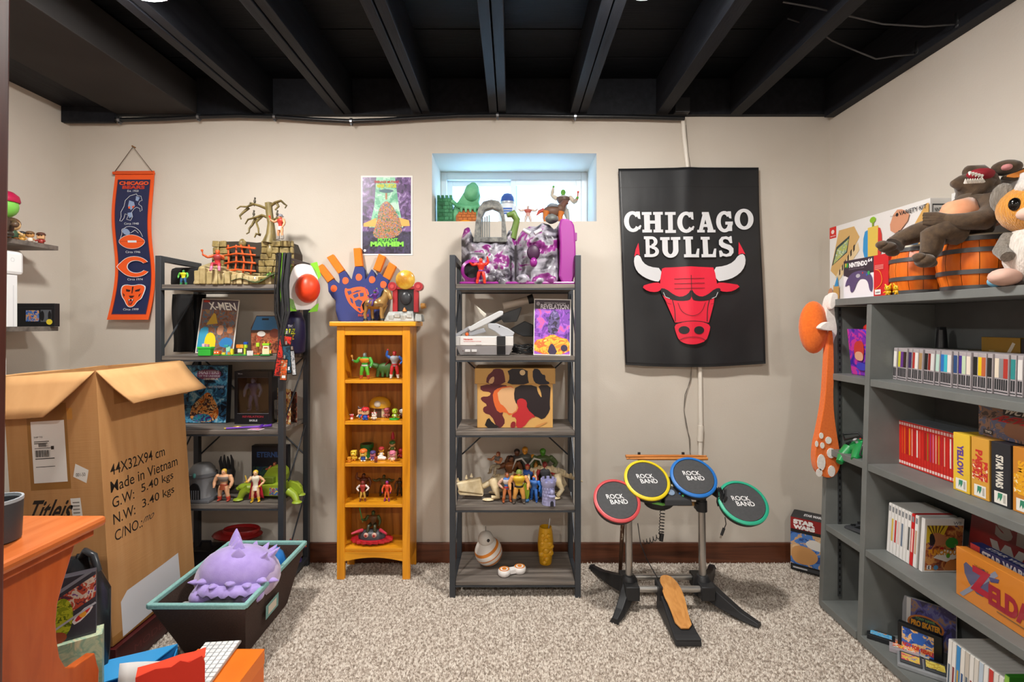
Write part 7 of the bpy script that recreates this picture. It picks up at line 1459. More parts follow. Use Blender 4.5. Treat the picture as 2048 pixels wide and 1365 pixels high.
obj('eye_lump', MB().ball((q(1994,342)[0],Yq-.03,q(0,342)[2]),(.04,.035,.024),14,10), brn, bpz, smooth=70); obj('eye_patch', MB().ball((q(1981,345)[0],Yq-.05,q(0,345)[2]),(.014,.016,.010),10,8), P('#d08a8a',.8), bpz, smooth=70)
obj('ear', MB().prism(smoothpoly([(0,0),(.06,.02),(.14,.07),(.20,.13),(.16,.06),(.12,.01),(.05,-.015)],1), .012, frame(q(1990,358,1.53),(1,-.25,0),(0,0,1))), brn, bpz, bevel=.004)
obj('ear_lining', MB().prism(smoothpoly([(.01,.002),(.06,.018),(.14,.062),(.18,.11),(.15,.055),(.11,.012),(.05,-.006)],1), .003, frame((q(1990,358,1.53)[0]-.002,1.517,q(0,358,1.53)[2]),(1,-.25,0),(0,0,1))), P('#e08a3a',.9), bpz)
a1_ = sk([q(1982,404,1.50),q(1986,424,1.47),q(1966,440,1.455),q(1930,443,1.47),q(1900,441,1.50),q(1888,439,1.51)], [.036,.034,.031,.025,.02,.018], 'arm', brn)
for k in range(4): obj('finger', MB().tube([q(1892,436+3*k,1.505),q(1870,431+5*k,1.52),q(1846,429+6*k,1.54)],[.013,.012,.006],8), brn, a1_, smooth=70)
sk([q(1938,395,1.62),q(1915,425,1.64),q(1890,440,1.66)], [.032,.028,.02], 'arm', brn)
l1 = sk([q(1915,462,1.52),q(1885,460,1.52),q(1866,472,1.53),q(1862,500,1.54),q(1855,512,1.54)], [.045,.040,.034,.028,.024], 'leg', brn)
for a, b, r_ in ((1850,522,.027),(1862,527,.016),(1838,515,.018)): obj('toe', MB().ball(q(a,b,1.525),(r_,r_*1.1,r_*.8),12,8), brn, l1, smooth=70)
l2 = sk([q(1905,460,1.60),q(1860,458,1.62),q(1830,468,1.64),q(1800,480,1.66),q(1790,490,1.66)], [.042,.036,.032,.026,.03], 'leg', brn)
for a, b, r_ in ((1775,495,.024),(1765,490,.018),(1785,505,.018)): obj('toe', MB().ball(q(a,b,1.655),(r_*1.2,r_,r_*.8),12,8), brn, l2, smooth=70)
h2 = sk([q(1845,466,1.66),q(1815,470,1.69)], [.018,.015], 'hand', brn)
for k in range(3): obj('finger', MB().tube([q(1822,468+3*k,1.69),q(1797,463+7*k,1.70)],[.009,.004],6), brn, h2, smooth=70)
# furry orange and white plush at the frame edge
fo = NM('orange_fur', ['#c8801f','#e09a30'], scale=(200,200,30), rough=.95, bump=.6, bscale=(300,300,60), sheen=.4); fwh = NM('white_fur', ['#cfc6bc','#e8e0d8'], scale=(200,200,30), rough=.95, bump=.6, bscale=(300,300,60), sheen=.4); fgr = NM('grey_fur', ['#6a6258','#8a8278'], scale=(200,200,30), rough=.95, bump=.6, bscale=(300,300,60), sheen=.4)
fp = thing('furry_plush', 'furry orange and cream plush with big dark eyes at the right edge', 'plush toy', (1.462, 1.335, TZ), R(-62))
obj('body', MB().ball((0,0,.09),(.085,.075,.095),16,12), fwh, fp, smooth=80)
hd2 = obj('head', MB().ball((0,-.01,.215),(.095,.075,.075),18,12), fo, fp, smooth=80)
obj('brow_tuft', MB().ball((0,-.03,.27),(.05,.05,.03),12,8), fwh, hd2, smooth=80)
for s in (-1,1):
    obj('eye', MB().ball((.035*s,-.078,.222),(.014,.010,.018),12,8), P('#0e0c0b',.15), hd2, smooth=70)
    obj('ear', MB().ball((.085*s,.01,.26),(.03,.015,.045),12,8), fgr, hd2, smooth=80)
    obj('foot', MB().ball((.06*s,-.06,.025),(.035,.05,.025),12,8), P('#d8b0a0',.9), fp, smooth=70)
    obj('arm', MB().tube([(.06*s,-.02,.14),(.07*s,-.05,.10),(.05*s,-.075,.08)],[.022,.02,.016],10), fgr, fp, smooth=70)
obj('muzzle', MB().ball((0,-.085,.190),(.032,.022,.02),12,8), P('#dcb9a8',.9), hd2, smooth=70)
gf = thing('grey_fur_hat', 'grey-green furry tuft behind the brown plush head', 'plush', (1.565,1.40,TZ)); obj('tuft', MB().lathe([(.05,0),(.06,.1),(.065,.2),(.05,.27),(.01,.3)],16,sy=.9), NM('grey_green_fur',['#5f6258','#777a70'],scale=(150,150,30),rough=.95,bump=.5), gf, smooth=70); obj('band', MB().lathe([(.062,.09),(.066,.1),(.062,.11)],16,cap=False), fgr, gf)
bt3 = thing('blue_toy_ball', 'tiny pale blue toy with a green spot in front of the near barrel drum', 'toy', (gx(GT)+.022, 1.405, TZ)); obj('shell', MB().ball((0,0,.016),(.020,.020,.016),12,8), P('#7ab8d8',.4), bt3, smooth=60); obj('spot', MB().ball((-.006,-.004,.027),(.007,.007,.006),8,6), P('#6aa84a',.4), bt3, smooth=60); obj('head', MB().ball((.004,-.026,.012),(.010,.010,.009),10,6), P('#8fc8e4',.4), bt3, smooth=60)
# ------------------------------------------------------------------ orange hat with a long spotted tail hung at the corner
Yh = 2.13
def hp(px, py, y=0): return (X(px,Yh), Yh+y, Zp(py,Yh))
ht = thing('spotted_plush_hat', 'orange plush hat with a long white-spotted tail hanging from the grey bookcase corner', 'hat', (0,0,0))
ofl = NM('orange_fleece', ['#e0661a','#ea7220'], scale=(120,120,120), rough=.95, bump=.15, sheen=.3); wfl = NM('white_fleece', ['#e6ded8','#f0eae4'], scale=(120,120,120), rough=.95, bump=.15, sheen=.3)
obj('crown', MB().ball(hp(1624,655,-.01),(.060,.045,.115),16,12), ofl, ht, smooth=80)
def panel(pts, d, m, name, y0=0.0): return obj(name, MB().prism(smoothpoly([(hp(a,b)[0],hp(a,b)[2]) for a,b in pts],2), d, frame((0,Yh+y0,0),(1,0,0),(0,0,1))), m, ht, bevel=.008)
panel([(1642,660),(1650,660),(1652,740),(1650,800),(1655,850),(1664,900),(1665,925),(1655,945),(1640,950),(1622,942),(1615,920),(1616,890),(1625,850),(1634,800),(1638,740)], .035, ofl, 'tail', -.02)
panel([(1646,590),(1658,592),(1656,625),(1664,665),(1654,680),(1652,740),(1650,790),(1658,850),(1667,905),(1664,930),(1658,935),(1652,850),(1646,790),(1647,700),(1640,640),(1640,610)], .03, wfl, 'lining', -.012)
panel([(1612,655),(1630,642),(1643,650),(1642,662),(1620,660)], .03, wfl, 'tooth', -.06)
panel([(1640,600),(1645,587),(1656,588),(1658,600),(1648,622),(1640,618)], .03, wfl, 'tooth', -.035)
for k, (a, b, ru, rv) in enumerate(((1626,866,4,6),(1640,875,6,7),(1617,882,3,6),(1628,885,4,6),(1645,900,8,10),(1626,918,8,16),(1646,935,7,11),(1622,938,6,8))):
    obj('spot', MB().prism([(hp(a+ru*math.cos(R(30*i)),0)[0], hp(0,b+rv*math.sin(R(30*i)))[2]) for i in range(12)], .003, frame((0,Yh-.0555,0),(1,0,0),(0,0,1))), wfl, ht)
# ------------------------------------------------------------------ far column of the grey bookcase
bz = GA+.0008
bu = thing('snack_bucket', 'purple and pink printed snack bucket in the top far bay', 'bucket', (1.475, 2.0, bz))
obj('bucket_wall', MB().lathe([(.062,0),(.064,.004),(.080,.19),(.078,.19),(.062,.008)],4,M=Matrix.Rotation(R(45),4,'Z')), blot(['#3a2a9a','#7a2fb0','#c83a9a','#5a3ad0'],14,2), bu, bevel=.004)
art(bu, frame((-.0475,.05,.006),(0,-1,0),(-.06,0,1)), .1,.185, [('p',smoothpoly([(.3,.35),(.8,.3),(.92,.55),(.85,.75),(.35,.72)],2),'#c23a34'), ('p',smoothpoly([(.35,.32),(.85,.28),(.85,.5),(.4,.5)],2),'#dca488'), ('p',smoothpoly([(.45,.1),(1,.08),(1,.25),(.5,.26)],1),'#3a3fb8')], 'printed_picture', eps=.0015)
obj('red_toy', MB().ball((.0,-.01,.195),(.03,.03,.02),12,8), P('#c8281e',.4), bu, smooth=60)
gz = GB+.0008
gpd = thing('game_controller', 'green three-pronged game controller with its cable in the middle far bay', 'controller', (1.435, 1.985, gz+.04), rot=(R(25),R(-24),R(-70)))
grn_ = P('#1f8f4a',.4)
obj('shell', MB().ball((0,0,0),(.075,.04,.022),18,10).tube([(-.055,-.01,0),(-.072,-.045,-.008),(-.076,-.085,-.016)],[.026,.022,.013],10).tube([(.055,-.01,0),(.072,-.045,-.008),(.076,-.085,-.016)],[.026,.022,.013],10).tube([(0,-.01,0),(0,-.055,-.006),(0,-.095,-.012)],[.026,.022,.013],10), grn_, gpd, smooth=60)
obj('stick', MB().tube([(0,-.02,.018),(0,-.02,.036)],[.006,.005],8).ball((0,-.02,.037),(.009,.009,.004),10,6), P('#a8aaac',.4), gpd, smooth=50)
for u, v, c_ in ((.05,.012,'#d8b02a'),(.062,.0,'#d8b02a'),(.05,-.012,'#d8b02a'),(.038,0,'#d8b02a'),(.03,-.014,'#2f5fc0'),(.02,-.02,'#3fc07a'),(.0,.012,'#c83a34')): obj('button', MB().lathe([(.0055,.012),(.0055,.0235),(.003,.0245)],10,c=(u,v,0)), P(c_,.35), gpd)
obj('dpad', MB().box((-.062,-.004,.015),(-.04,.004,.0225)).box((-.055,-.011,.015),(-.047,.011,.0225)), P('#26282b',.4), gpd)
obj('cable', MB().tube([(0,.035,0),(-.03,.06,.03),(-.07,.03,.05),(-.04,-.02,.045),(.02,-.01,.04),(.05,-.04,.035),(.03,-.09,.0),(.06,-.08,-.03)],.004,8), P('#1a1b1d',.45), gpd, smooth=60)
for k, (dy, dz_, lb_) in enumerate(((0,0,'lower white plug adapter at the back of the middle far bay'),(-.008,.041,'upper white plug adapter stacked at the back of the middle far bay'))):
    ad = thing('plug_adapter', lb_, 'adapter', (1.53, 1.935+dy, gz+dz_), R(10-18*k), 'white plug adapters')
    obj('block', MB().box((-.024,-.02,0),(.024,.02,.040)), P('#d4d2cf',.4), ad, bevel=.003); obj('socket', MB().box((-.026,-.008,.014),(-.0235,.008,.028)), P('#3a3a3c',.5), ad)
cz = GC+.0008
hh3 = thing('handheld_console', 'dark grey handheld game console lying in the lower far bay', 'console', (1.47, 1.985, cz), rot=(R(4),R(-6),R(-78)))
obj('body', MB().box((-.085,-.05,.004),(.085,.05,.022)), P('#3c3e42',.4), hh3, bevel=.009); obj('screen', MB().box((-.045,-.035,.0215),(.045,.035,.0228)), P('#0c0d10',.1), hh3)
for s in (-1,1): obj('thumb_stick', MB().lathe([(.007,.022),(.007,.028),(.008,.030)],12,c=(.065*s,.015,0)), P('#17181a',.5), hh3)
obj('dpad', MB().box((-.073,-.022,.022),(-.055,-.015,.0255)).box((-.0675,-.028,.022),(-.0605,-.009,.0255)), P('#17181a',.5), hh3)
wc = thing('white_character_tag', 'small white round tag with black edging beside the handheld console', 'tag', (1.40,1.915,cz), rot=(R(-60),0,R(-70))); obj('disc', MB().lathe([(.022,0),(.023,.002),(.022,.004)],18), P('#e8e6e2',.5), wc); obj('rim', MB().lathe([(.0225,-.0005),(.025,.002),(.0225,.0045)],18,cap=False), P('#1a1a1c',.5), wc)
# ------------------------------------------------------------------ game cartridges, row on the upper shelf
ORD = ['first','second','third','fourth','fifth','sixth','seventh','eighth','ninth','tenth','eleventh','twelfth','thirteenth','fourteenth','fifteenth','sixteenth','seventeenth','eighteenth','nineteenth','twentieth','twenty-first','twenty-second','twenty-third','twenty-fourth','twenty-fifth','twenty-sixth','twenty-seventh','twenty-eighth','twenty-ninth','thirtieth']
cg = NM('grey_cartridge_plastic', ['#a79fa2','#b0a8ab'], scale=(40,40,40), rough=.5); cgd = P('#26272a',.6)
LB = [('white','#e8e4e0'),('black and yellow','#d0c83a'),('purple','#6a3a8a'),('dark brown','#3a2a22'),('dark violet','#3f2f5a'),('red','#b83a34'),('white','#e6e2de'),('tan and black','#a8865a'),('black','#23211f'),('red and black','#8a2f2a'),('white and black','#d8d6d4'),('pale mint','#b8d8cc'),('blue','#2f74c0'),('cyan','#3fb8c8'),('white','#e4e0dc'),('dark blue','#2a4a7a'),('indigo','#44308f'),('pale green','#c0d4b4'),('cream','#e8dccc'),('black','#1f1f20'),('yellow','#e8c81f'),('orange and violet','#c0643a'),('black','#262626'),('cream','#e6d8c4'),('grey','#8a8a8c'),('red','#b0382f'),('teal','#2f8a8a'),('white','#e2dedb')]
cart0 = None; y = 1.852; pitch = .0168
for i, (cn, cc) in enumerate(LB):
    lab = 'grey game cartridge with a %s spine label, %s from the divider' % (cn, ORD[i])
    if cart0 is None:
        cart0 = thing('game_cartridge', lab, 'game cartridge', (1.458, y, bz), 0, 'grey game cartridges in a row')
        obj('shell', MB().box((0,-.0078,0),(.11,.0078,.121)), cg, cart0, bevel=.0012)
        obj('spine_label', MB().box((-.0008,-.0062,.05),(.0,.0062,.108)), P(cc,.4), cart0)
        obj('groove_panel', MB().box((-.0006,-.0055,.014),(.0002,-.001,.046)), cgd, cart0); obj('groove_panel', MB().box((-.0006,.001,.014),(.0002,.0055,.046)), cgd, cart0)
        obj('bottom_notch', MB().box((-.0006,-.007,.006),(.0002,.007,.009)), cgd, cart0)
        c = cart0
    else:
        c = cart0.copy(); COL.objects.link(c); c['label'] = lab
        for ch in cart0.children:
            d = ch.copy(); COL.objects.link(d); d.parent = c
            if ch.name.startswith('spine_label'): d.data = ch.data.copy(); d.data.materials[0] = P(cc,.4)
    c.location = (1.458+.004*math.sin(i*1.7), y, bz); c.rotation_euler = (R(3.2 if i < 12 else 1.5),0,0); y -= pitch
gbx = carton('gold_box', 'gold cardboard game box with a twisted silver emblem behind the cartridges', 'box', (1.575, 1.567, bz), .125,.03,.168, rotz=RW, mat=P('#8a6a1f',.35,.3), front=[('l',smoothpoly([(.5,.1),(.62,.4),(.55,.5),(.75,.75),(.85,.9)],2,False),.010,'#b8b0a0'), ('l',smoothpoly([(.45,.2),(.75,.3),(.9,.1)],2,False),.006,'#a8a090'), ('r',.22,.55,.36,.75,'#9a8a5a')])
carton('black_game_box', 'black game box with red lettering and a rainbow behind the cartridges', 'box', (1.57, 1.42, bz), .155,.03,.165, rotz=RW, mat=P('#141418',.4), front=[('p',circ(.22,.72,.14,.16,14,0,180)+[(.08,.72)],'#3a8ac8'), ('p',circ(.22,.72,.10,.11,14,0,180),'#e0a83a'), ('t','FRIDAY',.1,.35,.8,.58,'#c8242a',.04), ('r',.45,.1,.75,.3,'#3a6a3a')])
cas = thing('clear_case', 'clear plastic case lying behind the cartridges', 'case', (1.57, 1.70, bz), 0); obj('shell', MB().box((-.04,-.07,0),(.04,.07,.125)), clear('frosted_plastic','#d8d8d0',.25,.3), cas, bevel=.004); obj('insert', MB().box((-.03,-.06,.005),(.03,.06,.11)), P('#8f8b80',.6), cas)
blk_ = thing('black_stand', 'black tapered plastic stand at the back of the cartridge shelf', 'stand', (1.575,1.78,bz)); obj('post', MB().lathe([(.045,0),(.04,.02),(.018,.13),(.014,.19)],10), P('#101114',.4), blk_, smooth=40); obj('tip', MB().box((-.012,-.006,.19),(.012,.006,.2)), P('#1c1d20',.4), blk_)
# ------------------------------------------------------------------ red cases and cartridge boxes on the middle shelf
RC = ['red','red','orange-red','orange','dark red','yellow-orange','red','crimson','red','salmon','red','dark red','olive and red','magenta and red','pink and red','red','gold and red','crimson','red','plain red','red','violet and red','red']
RH = {'red':'#d42a22','orange-red':'#dc4420','orange':'#e0701f','dark red':'#9a1c1c','yellow-orange':'#e8901f','crimson':'#b81c2c','salmon':'#e05a48','olive and red':'#8a7a24','magenta and red':'#b02a6a','pink and red':'#d86a8a','gold and red':'#c88a24','plain red':'#d0201c','violet and red':'#6a3a9a'}
case0 = None; y = 1.868
for i, rn_ in enumerate(RC):
    lab = 'slim game case, %s spine, %s from the divider' % (rn_, ORD[i]); cc = RH[rn_]
    if case0 is None:
        case0 = thing('game_case', lab, 'game case', (1.484, y, gz), 0, 'slim red game cases in a row')
        obj('case', MB().box((.0005,-.0054,0),(.105,.0054,.168)), P('#7f858c',.25), case0, bevel=.001)
        obj('spine', MB().box((-.0006,-.0052,.001),(.0004,.0052,.167)), P('#cf2a22',.4), case0)
        obj('spine_title', MB().box((-.0011,-.0034,.045),(-.0006,.0034,.145)), P(cc,.4), case0)
        obj('spine_logo', MB().box((-.0011,-.004,.152),(-.0006,.004,.162)), P('#efc9c4',.4), case0); obj('spine_logo', MB().box((-.0011,-.004,.006),(-.0006,.004,.016)), P('#eed6d0',.4), case0)
        c = case0
    else:
        c = case0.copy(); COL.objects.link(c); c['label'] = lab
        for ch in case0.children:
            d = ch.copy(); COL.objects.link(d); d.parent = c
            if ch.name.startswith('spine_title'):
                d.data = ch.data.copy(); d.data.materials[0] = P(cc if rn_ != 'red' else ('#e8b8a0','#d42a22','#e8e0d8')[i%3],.4); d.scale = (1, .5+.15*(i%3), 1)
    c.location = (1.484, y, gz); y -= .0113
carton('game_case', 'teal game case facing forward at the end of the red row', 'game case', (1.475, 1.577, gz), .075,.104,.168, rotz=RW, mat=P('#1f6a8a',.3), front=[('r',0,.80,.35,1,'#a81c22'), ('o',.18,.92,.09,.05,'#e8d0cc'), ('r',.35,.75,1,1,'#2a5fa0'), ('t','Miitopia',.1,.60,1.0,.74,'#dfe8ec',.03)]) if False else None
mi_ = carton('game_case', 'teal and blue game case at the near end of the red row', 'game case', (1.555, 1.5985, gz), .125,.011,.17, rotz=0, mat=P('#6f858f',.25), front=[('r',.01,.01,.99,.99,'#2a8aa0'), ('p',[(.01,.70),(.99,.55),(.99,.99),(.01,.99)],'#1f4f9a'), ('r',.02,.80,.28,.98,'#b01c22'), ('o',.15,.91,.06,.04,'#ecd2ce'), ('t','SWITCH',.06,.825,.24,.85,'#ecd2ce'), ('t','Miitopia',.10,.62,.80,.76,'#e6eef0',.03)])
SPB = [('yellow','#e8c03a','YELLOW',1.548,'#5a3a9a'),('golden','#d8a040','PARTY',1.488,'#c8342a'),('black','#2a2b30','STAR WARS',1.427,'#e0dcd0'),('orange','#c8822f','SMASH',1.366,'#e8a81f')]
for i, (cn, cc, tx, yc, tc) in enumerate(SPB):
    carton('cartridge_box', '%s cartridge game box end-on in a clear sleeve on the middle shelf' % cn, 'game box', (1.432+.002*i, yc, gz), .056,.125,.185, rotz=RW, mat=P(cc,.35), group='cartridge game boxes',
      front=[('r',.06,.30,.94,.62, blot([cc, tc, '#f0e0c0'],60,i)) if i in (1,3) else ('r',.06,.3,.94,.62,cc), ('t',tx,.25,.28,.65,.80,tc,.05,0,-90), ('r',.18,.03,.85,.22,'#ece8e0'), ('p',[(.35,.07),(.45,.13),(.5,.07),(.6,.14),(.62,.2),(.38,.2)],'#3a8a6a'), ('r',.66,.06,.78,.19,'#b8b4ac')])
carton('cartridge_box', 'dark blue cartridge game box end-on beside the black slim cases', 'game box', (1.442,1.318,gz), .034,.12,.18, rotz=RW, mat=P('#1c2648',.35), group='cartridge game boxes', front=[('o',.5,.75,.35,.07,'#b89a2a'), ('r',.1,.1,.9,.6,blot(['#1c2648','#3a4a8a','#8a2a3a'],60,3))])
for k in range(2): carton('slim_case', ('far','near')[k]+' black slim game case with white spine lettering on the middle shelf', 'game case', (1.436,1.284-.023*k,gz), .021,.12,.205, rotz=RW, mat=P('#1a1b1d',.4), group='black slim cases', front=[('t','NINTENDO LABO Toy-Con',.3,.42,.72,.95,'#d8d8d8',.03,0,-90), ('o',.5,.38,.25,.03,'#d8d8d8'), ('r',.3,.04,.7,.10,'#8a8a8c')])
wr = carton('wrestling_game_box', 'large wrestling game box lying along the tops of the smaller boxes', 'game box', (1.478, 1.40, gz+.1865), .275,.10,.106, rotz=RW, mat=P('#3a3436',.35),
   front=[('r',0,0,1,1,blot(['#4a3a34','#8a6a5a','#5a5f7a','#b88a70'],24,3)), ('p',smoothpoly([(.25,.15),(.5,.05),(.62,.4),(.5,.68),(.35,.66)],2),'#8a5f48'), ('p',smoothpoly([(.6,.1),(.95,.05),(.95,.5),(.75,.55)],2),'#5a4034'), ('r',.28,.72,.9,.95,'#2a2628'), ('t','WCW/NWO',.30,.75,.88,.92,'#d0ccc4',.04,.1), ('t','REVENGE',.22,.50,.95,.70,'#b8242a',.03,.2), ('r',.06,.06,.17,.20,'#3a3638'), ('t','THQ',.08,.09,.155,.17,'#e0dcd6',.04)])
dkb = thing('dark_plush_heap', 'dark fuzzy shape in shadow behind the wrestling box', 'plush', (1.585,1.50,gz)); obj('heap', MB().ball((0,0,.10),(.03,.06,.10),12,10).jitter(.004,2), P('#101214',.9), dkb, smooth=70); obj('snout', MB().ball((-.025,.02,.12),(.012,.02,.018),10,8), P('#7a4a2a',.8), dkb, smooth=60)
# ------------------------------------------------------------------ lower shelf: white cases, boxes
lnA = R(4)
WC = [('plain white','#e8e6e2'),('yellow-flashed','#d8b84a'),('red-lettered','#c83a3a'),('pale pink','#e8c8c4'),('blue-grey','#6a7a90'),('plain pale','#e6e4e0'),('dark-lined','#5a5a58'),('tan-flecked','#c8b090'),('white-lined','#d8d8d8')]
w0 = None; y = 1.838
def whitecase(name, label, yy, base, title, ttl, rz=0.0):
    t = thing(name, label, 'game case', (1.423, yy, cz), 0, 'white game cases leaning in a row', rot=(lnA,0,rz))
    obj('case', MB().box((.0005,-.0068,0),(.135,.0068,.19)), P(base,.3), t, bevel=.0012)
    obj('spine', MB().box((-.0006,-.0062,.002),(.0004,.0062,.188)), P(title if base != '#e4e2de' else '#eeecea',.4), t)
    obj('spine_title', MB().box((-.0011,-.0035,.05),(-.0006,.0035,.135)), P(ttl,.4), t); obj('spine_logo', MB().box((-.0011,-.004,.16),(-.0006,.004,.18)), P('#8a8c90',.4), t)
    return t
for i, (cn, cc) in enumerate(WC[:7]):
    lab = 'white game case with a %s spine, %s from the lower shelf divider' % (cn, ORD[i])
    if w0 is None: w0 = whitecase('white_game_case', lab, y, '#e4e2de', '#eeecea', cc); c = w0
    else:
        c = w0.copy(); COL.objects.link(c); c['label'] = lab
        for ch in w0.children:
            d = ch.copy(); COL.objects.link(d); d.parent = c
            if ch.name.startswith('spine_title'): d.data = ch.data.copy(); d.data.materials[0] = P(cc,.4)
    c.location.y = y; y -= .0150
whitecase('white_game_case', 'bright red game case among the white ones on the lower shelf', y, '#c81c1c', '#d02020', '#f0c0b8'); y -= .015
whitecase('white_game_case', 'white game case right behind the boxing game cover', y, '#e4e2de', '#eeecea', '#c8a888'); y -= .0155
pz_ = carton('boxing_game_case', 'white game case facing forward with a boxing cartoon cover and yellow rays', 'game case', (1.492, y-.0155, cz), .136,.014,.19, rot=(lnA,0,0), mat=P('#e8e6e4',.3),
   front=[('r',.06,.03,.985,.88,blot(['#7a3a24','#a85a34','#c88a4a','#5a3a5a'],30,2)), ('p',[(.06,.88),(.06,.55),(.45,.62),(.60,.88)],'#d8b82a')] + [('p',[(.3,.62),(.06+.1*k,.88),(.11+.1*k,.88)],'#6a4a1f') for k in range(5)]
   + [('p',smoothpoly([(.15,.70),(.3,.76),(.55,.68),(.62,.55),(.4,.5),(.2,.52)],1),'#b87850'), ('p',smoothpoly([(.12,.72),(.22,.74),(.3,.55),(.15,.48)],1),'#2a2224'), ('o',.70,.56,.16,.10,'#3a8a34'), ('p',[(.25,.28),(.5,.44),(.75,.40),(.98,.46),(.95,.3),(.6,.2)],'#ece6dc'), ('o',.45,.44,.05,.04,'#c02024'), ('t','PUNCH-OUT!!',.12,.33,.98,.44,'#d8901f',.05), ('o',.62,.32,.05,.045,'#5aa02a'), ('t','Wii',.70,.90,.90,.96,'#8a8c90',.02), ('r',.09,.06,.20,.14,'#e8e4e0'), ('t','E',.12,.07,.17,.13,'#1a1a1c',.04), ('o',.32,.10,.06,.045,'#5a9ac8'), ('p',smoothpoly([(.5,.05),(.9,.05),(.9,.25),(.6,.25)],1),'#c87a3a')])
vb = carton('vault_book', 'large dark red hardcover book with grey block lettering at the back of the lower shelf', 'book', (1.535, 1.475, cz), .34,.03,.272, rotz=RW, rot=(R(-6),0,RW), mat=P('#4a0e12',.35),
   front=[('r',0,0,1,1,NM('deep_red_cover',['#3a080c','#6a1418','#7a181c'],scale=(4,4,4),rough=.35)), ('t','STAR',.24,.66,.98,.92,'#8a8480',.08), ('t','WARS',.20,.36,.98,.62,'#8a8480',.08), ('t','VAULT',.46,.20,.80,.32,'#e0d8d0',.03)])
sw2 = carton('game_box', 'blue boxed game with slanted white lettering behind the orange one', 'game box', (1.455, 1.385, cz), .33,.035,.165, rotz=R(-93), mat=P('#22306a',.3),
   front=[('t','STAR WARS',.12,.80,.55,.96,'#d8d8dc',.05), ('r',0,.78,.1,1,'#c83a3a'), ('r',0,0,1,.75,blot(['#22306a','#3a4a9a','#1a1a3a'],25,1))], top=[('r',0,0,1,1,'#2a3878'), ('t','STAR WARS',.12,.25,.55,.75,'#d8d8dc',.04)])
zl = carton('game_box', 'orange boxed game with a shield emblem and red lettering in a clear sleeve', 'game box', (1.410, 1.385, cz), .34,.032,.152, rotz=R(-94), mat=P('#d8862f',.3),
   front=[('r',.74,0,1,1,'#cc3028'), ('p',smoothpoly([(.08,.80),(.20,.72),(.32,.86),(.36,.5),(.26,.2),(.10,.45)],1),'#5a5a7a'), ('p',[(.04,.06),(.40,.92),(.43,.86),(.08,.04)],'#8a8fa0'), ('p',[(.34,.74),(.44,.80),(.43,.72),(.36,.66)],'#4a4a78'), ('t','Z',.16,.30,.36,.80,'#b02438',.06), ('t','ELDA',.34,.22,.72,.62,'#a02434',.06), ('t','THE LEGEND OF',.20,.80,.34,.84,'#3a2a2a'), ('r',.42,.16,.70,.18,'#7a5a34'), ('r',.76,.62,.98,.88,'#ece8e0'), ('p',[(.82,.68),(.86,.76),(.90,.68),(.94,.78),(.94,.84),(.82,.84)],'#3a8a6a'), ('r',.84,.08,.94,.20,'#e8e0dc'), ('r',.80,.40,.92,.46,'#e06a5a'), ('r',.80,.26,.92,.32,'#e06a5a')])
obj('clear_sleeve', MB().box((-.172,-.0025,0),(.172,.034,.156)), clear('clear_sleeve','#ffffff',.07,.05), zl)
# ------------------------------------------------------------------ bottom shelf: loose cartridges and cases
dz = GD+.0008
def gy(py, z=dz+.01): return FPX*(CAM_Z-z)/(py-HZ)
def chip(name, label, px, py, w, d, h, rz, body, lab_c, extra=None, tilt=0.0):
    Y = gy(py); t = thing(name, label, 'game cartridge', (X(px,Y), Y, dz), 0, 'small handheld cartridges on the bottom shelf', rot=(tilt,0,R(rz)))
    obj('shell', MB().box((-w/2,-d/2,0),(w/2,d/2,h)), P(body,.4), t, bevel=.0015)
    art(t, frame((-w/2,-d/2,h),(1,0,0),(0,1,0)), w, d, [('r',.12,.2,.88,.85,lab_c)] + (extra or []), 'label_print', eps=.0003)
    return t
chip('handheld_cartridge', 'small black cartridge with a light blue label at the far end of the bottom shelf', 1762, 1275, .085,.045,.018, -38, '#1c1e22', blot(['#4a9ad0','#6ab8e0','#e08a3a'],60,1))
chip('handheld_cartridge', 'grey cartridge with a yellow cartoon label on the bottom shelf', 1808, 1297, .085,.075,.016, -38, '#a49ca2', blot(['#e8c83a','#d84a3a','#e8e0d0','#5aa84a'],60,2), [('t','YOSHI',.35,.6,.8,.8,'#c8283a',.04)])
cs = thing('clear_cartridge_case', 'flat clear case holding two colourful cartridges on the bottom shelf', 'case', (X(1850,gy(1335)), gy(1335), dz), R(-38))
obj('tray', MB().box((-.075,-.04,0),(.075,.04,.016)), P('#8f9296',.3), cs, bevel=.003)
for k in range(2):
    o = obj('cartridge', MB().box((-.068+.066*k,-.032,.0162),(-.008+.07*k,.032,.024)), P('#3c4044',.4), cs, bevel=.002)
    art(o, frame((-.064+.066*k,-.022,.0241),(1,0,0),(0,1,0)), .05,.044, [('r',0,0,1,1,blot([['#d84a6a','#e8c84a','#5a6ac8'],['#c8a83a','#e8d86a','#7a5a2a']][k],60,k))], 'label_print')
sc = carton('black_cartridge', 'black upright cartridge with an orange and blue label on the bottom shelf', 'game cartridge', (1.455, 1.735, dz), .125,.02,.10, rotz=R(-52), mat=P('#121315',.35),
   front=[('r',.10,.12,.82,.88,blot(['#e0984a','#e8c08a','#3a6ac0','#2a4a9a'],38,2)), ('p',smoothpoly([(.3,.75),(.5,.85),(.66,.6),(.5,.4),(.34,.5)],2),'#2f66c0'), ('t','NOT FOR RESALE',.12,.20,.82,.36,'#c82a24',.05), ('p',smoothpoly([(.28,.06),(.72,.06),(.72,.14),(.28,.14)],1),'#d8d8da')])
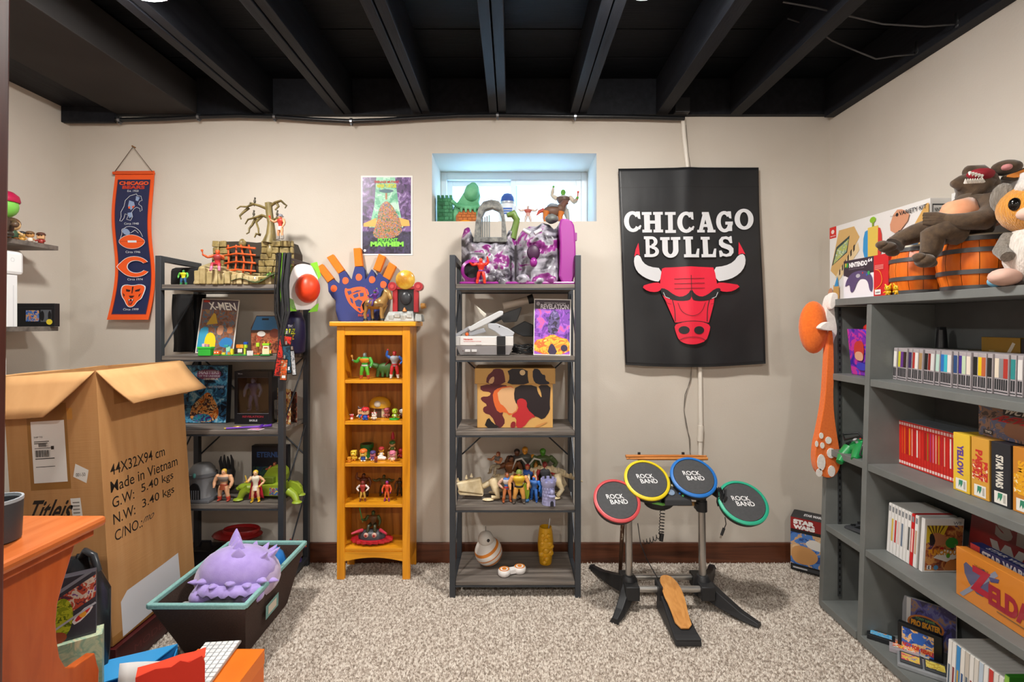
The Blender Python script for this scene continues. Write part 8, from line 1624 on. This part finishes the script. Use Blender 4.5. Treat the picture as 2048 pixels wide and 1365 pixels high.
ps = carton('disc_case', 'clear disc case with a purple skateboard game cover leaning on the bottom shelf', 'disc case', (1.535, 1.79, dz), .155,.011,.155, rot=(R(-10),0,R(-45)), mat=P('#8f9094',.15),
   front=[('r',.08,.02,.98,.98,'#c8c6c4'), ('r',.16,.02,.98,.98,blot(['#2a2448','#3f3a7a','#5a5a8a','#8a6a5a'],26,4)), ('o',.44,.45,.34,.22,'#b8661f'), ('o',.44,.45,.30,.18,'#1f2430'), ('t','PRO SKATER',.17,.38,.72,.52,'#e0961f',.06), ('t','TONY HAWK',.25,.54,.62,.60,'#6a9a5a',.03), ('r',.16,.02,.7,.22,blot(['#5a4034','#8a6a50','#c0a080'],50,1))])
y = 1.565; bc = ['#e8e6e2','#e8e6e2','#3a8ac8','#e6e2da','#c8c0b4','#e8e6e2','#d8d4cc','#b8c8d8','#e8e6e2','#c83a34','#e4e0da','#e8e6e2','#8ac04a']
BN = ['plain white','white-lined','blue','cream','grey-tan','white','pale grey','pale blue','whitish','red','ivory','clean white','green-topped']
for i, cc in enumerate(bc):
    t = thing('spine_case', 'bottom shelf game case, %s spine, %s from the disc case' % (BN[i], ORD[i]), 'game case', (1.405, y, dz), 0, 'game cases along the bottom shelf', rot=(R(3),0,0))
    hgt = .19 if i < 12 else .205
    obj('case', MB().box((.0005,-.0066,0),(.135,.0066,hgt-.01)), P('#dcdad6' if i < 12 else '#3a8a2a',.3), t, bevel=.001)
    obj('spine', MB().box((-.0006,-.006,.002),(.0004,.006,hgt-.012)), P(cc,.4), t); obj('spine_title', MB().box((-.0011,-.003,.03),(-.0006,.003,.10)), P(('#5a6a7a','#8a3a3a','#c8a04a','#3a5a8a')[i%4],.4), t)
    y -= .0148
# ------------------------------------------------------------------ boxed robot by the baseboard
sx = carton('toy_robot_box', 'black and red boxed toy robot on the floor between the baseboard and grey bookcase', 'box', (1.45, 2.385, -.001), .145,.12,.262, rotz=R(-38), mat=P('#17181a',.35),
   front=[('r',0,.78,1,1,'#8f1c1c'), ('r',0,.12,1,.72,blot(['#2a4a8a','#4a7ac0','#c8a078','#d8b890'],14,2)), ('p',smoothpoly([(.05,.14),(.6,.14),(.85,.3),(.7,.45),(.3,.5),(.02,.42)],2),'#c8935a'), ('p',smoothpoly([(.4,.55),(.65,.66),(.95,.6),(.98,.45),(.6,.46)],2),'#d8d4cc'), ('t','STAR',.08,.88,.72,.97,'#ece8e6',.08), ('t','WARS',.08,.79,.72,.87,'#ece8e6',.08), ('r',.05,.03,.9,.09,'#3a3c40'), ('r',.08,.045,.5,.07,'#c8c8cc')],
   top=[('r',0,0,1,1,'#24252a'), ('t','STAR WARS',.35,.35,.9,.65,'#d8d8dc',.05)])
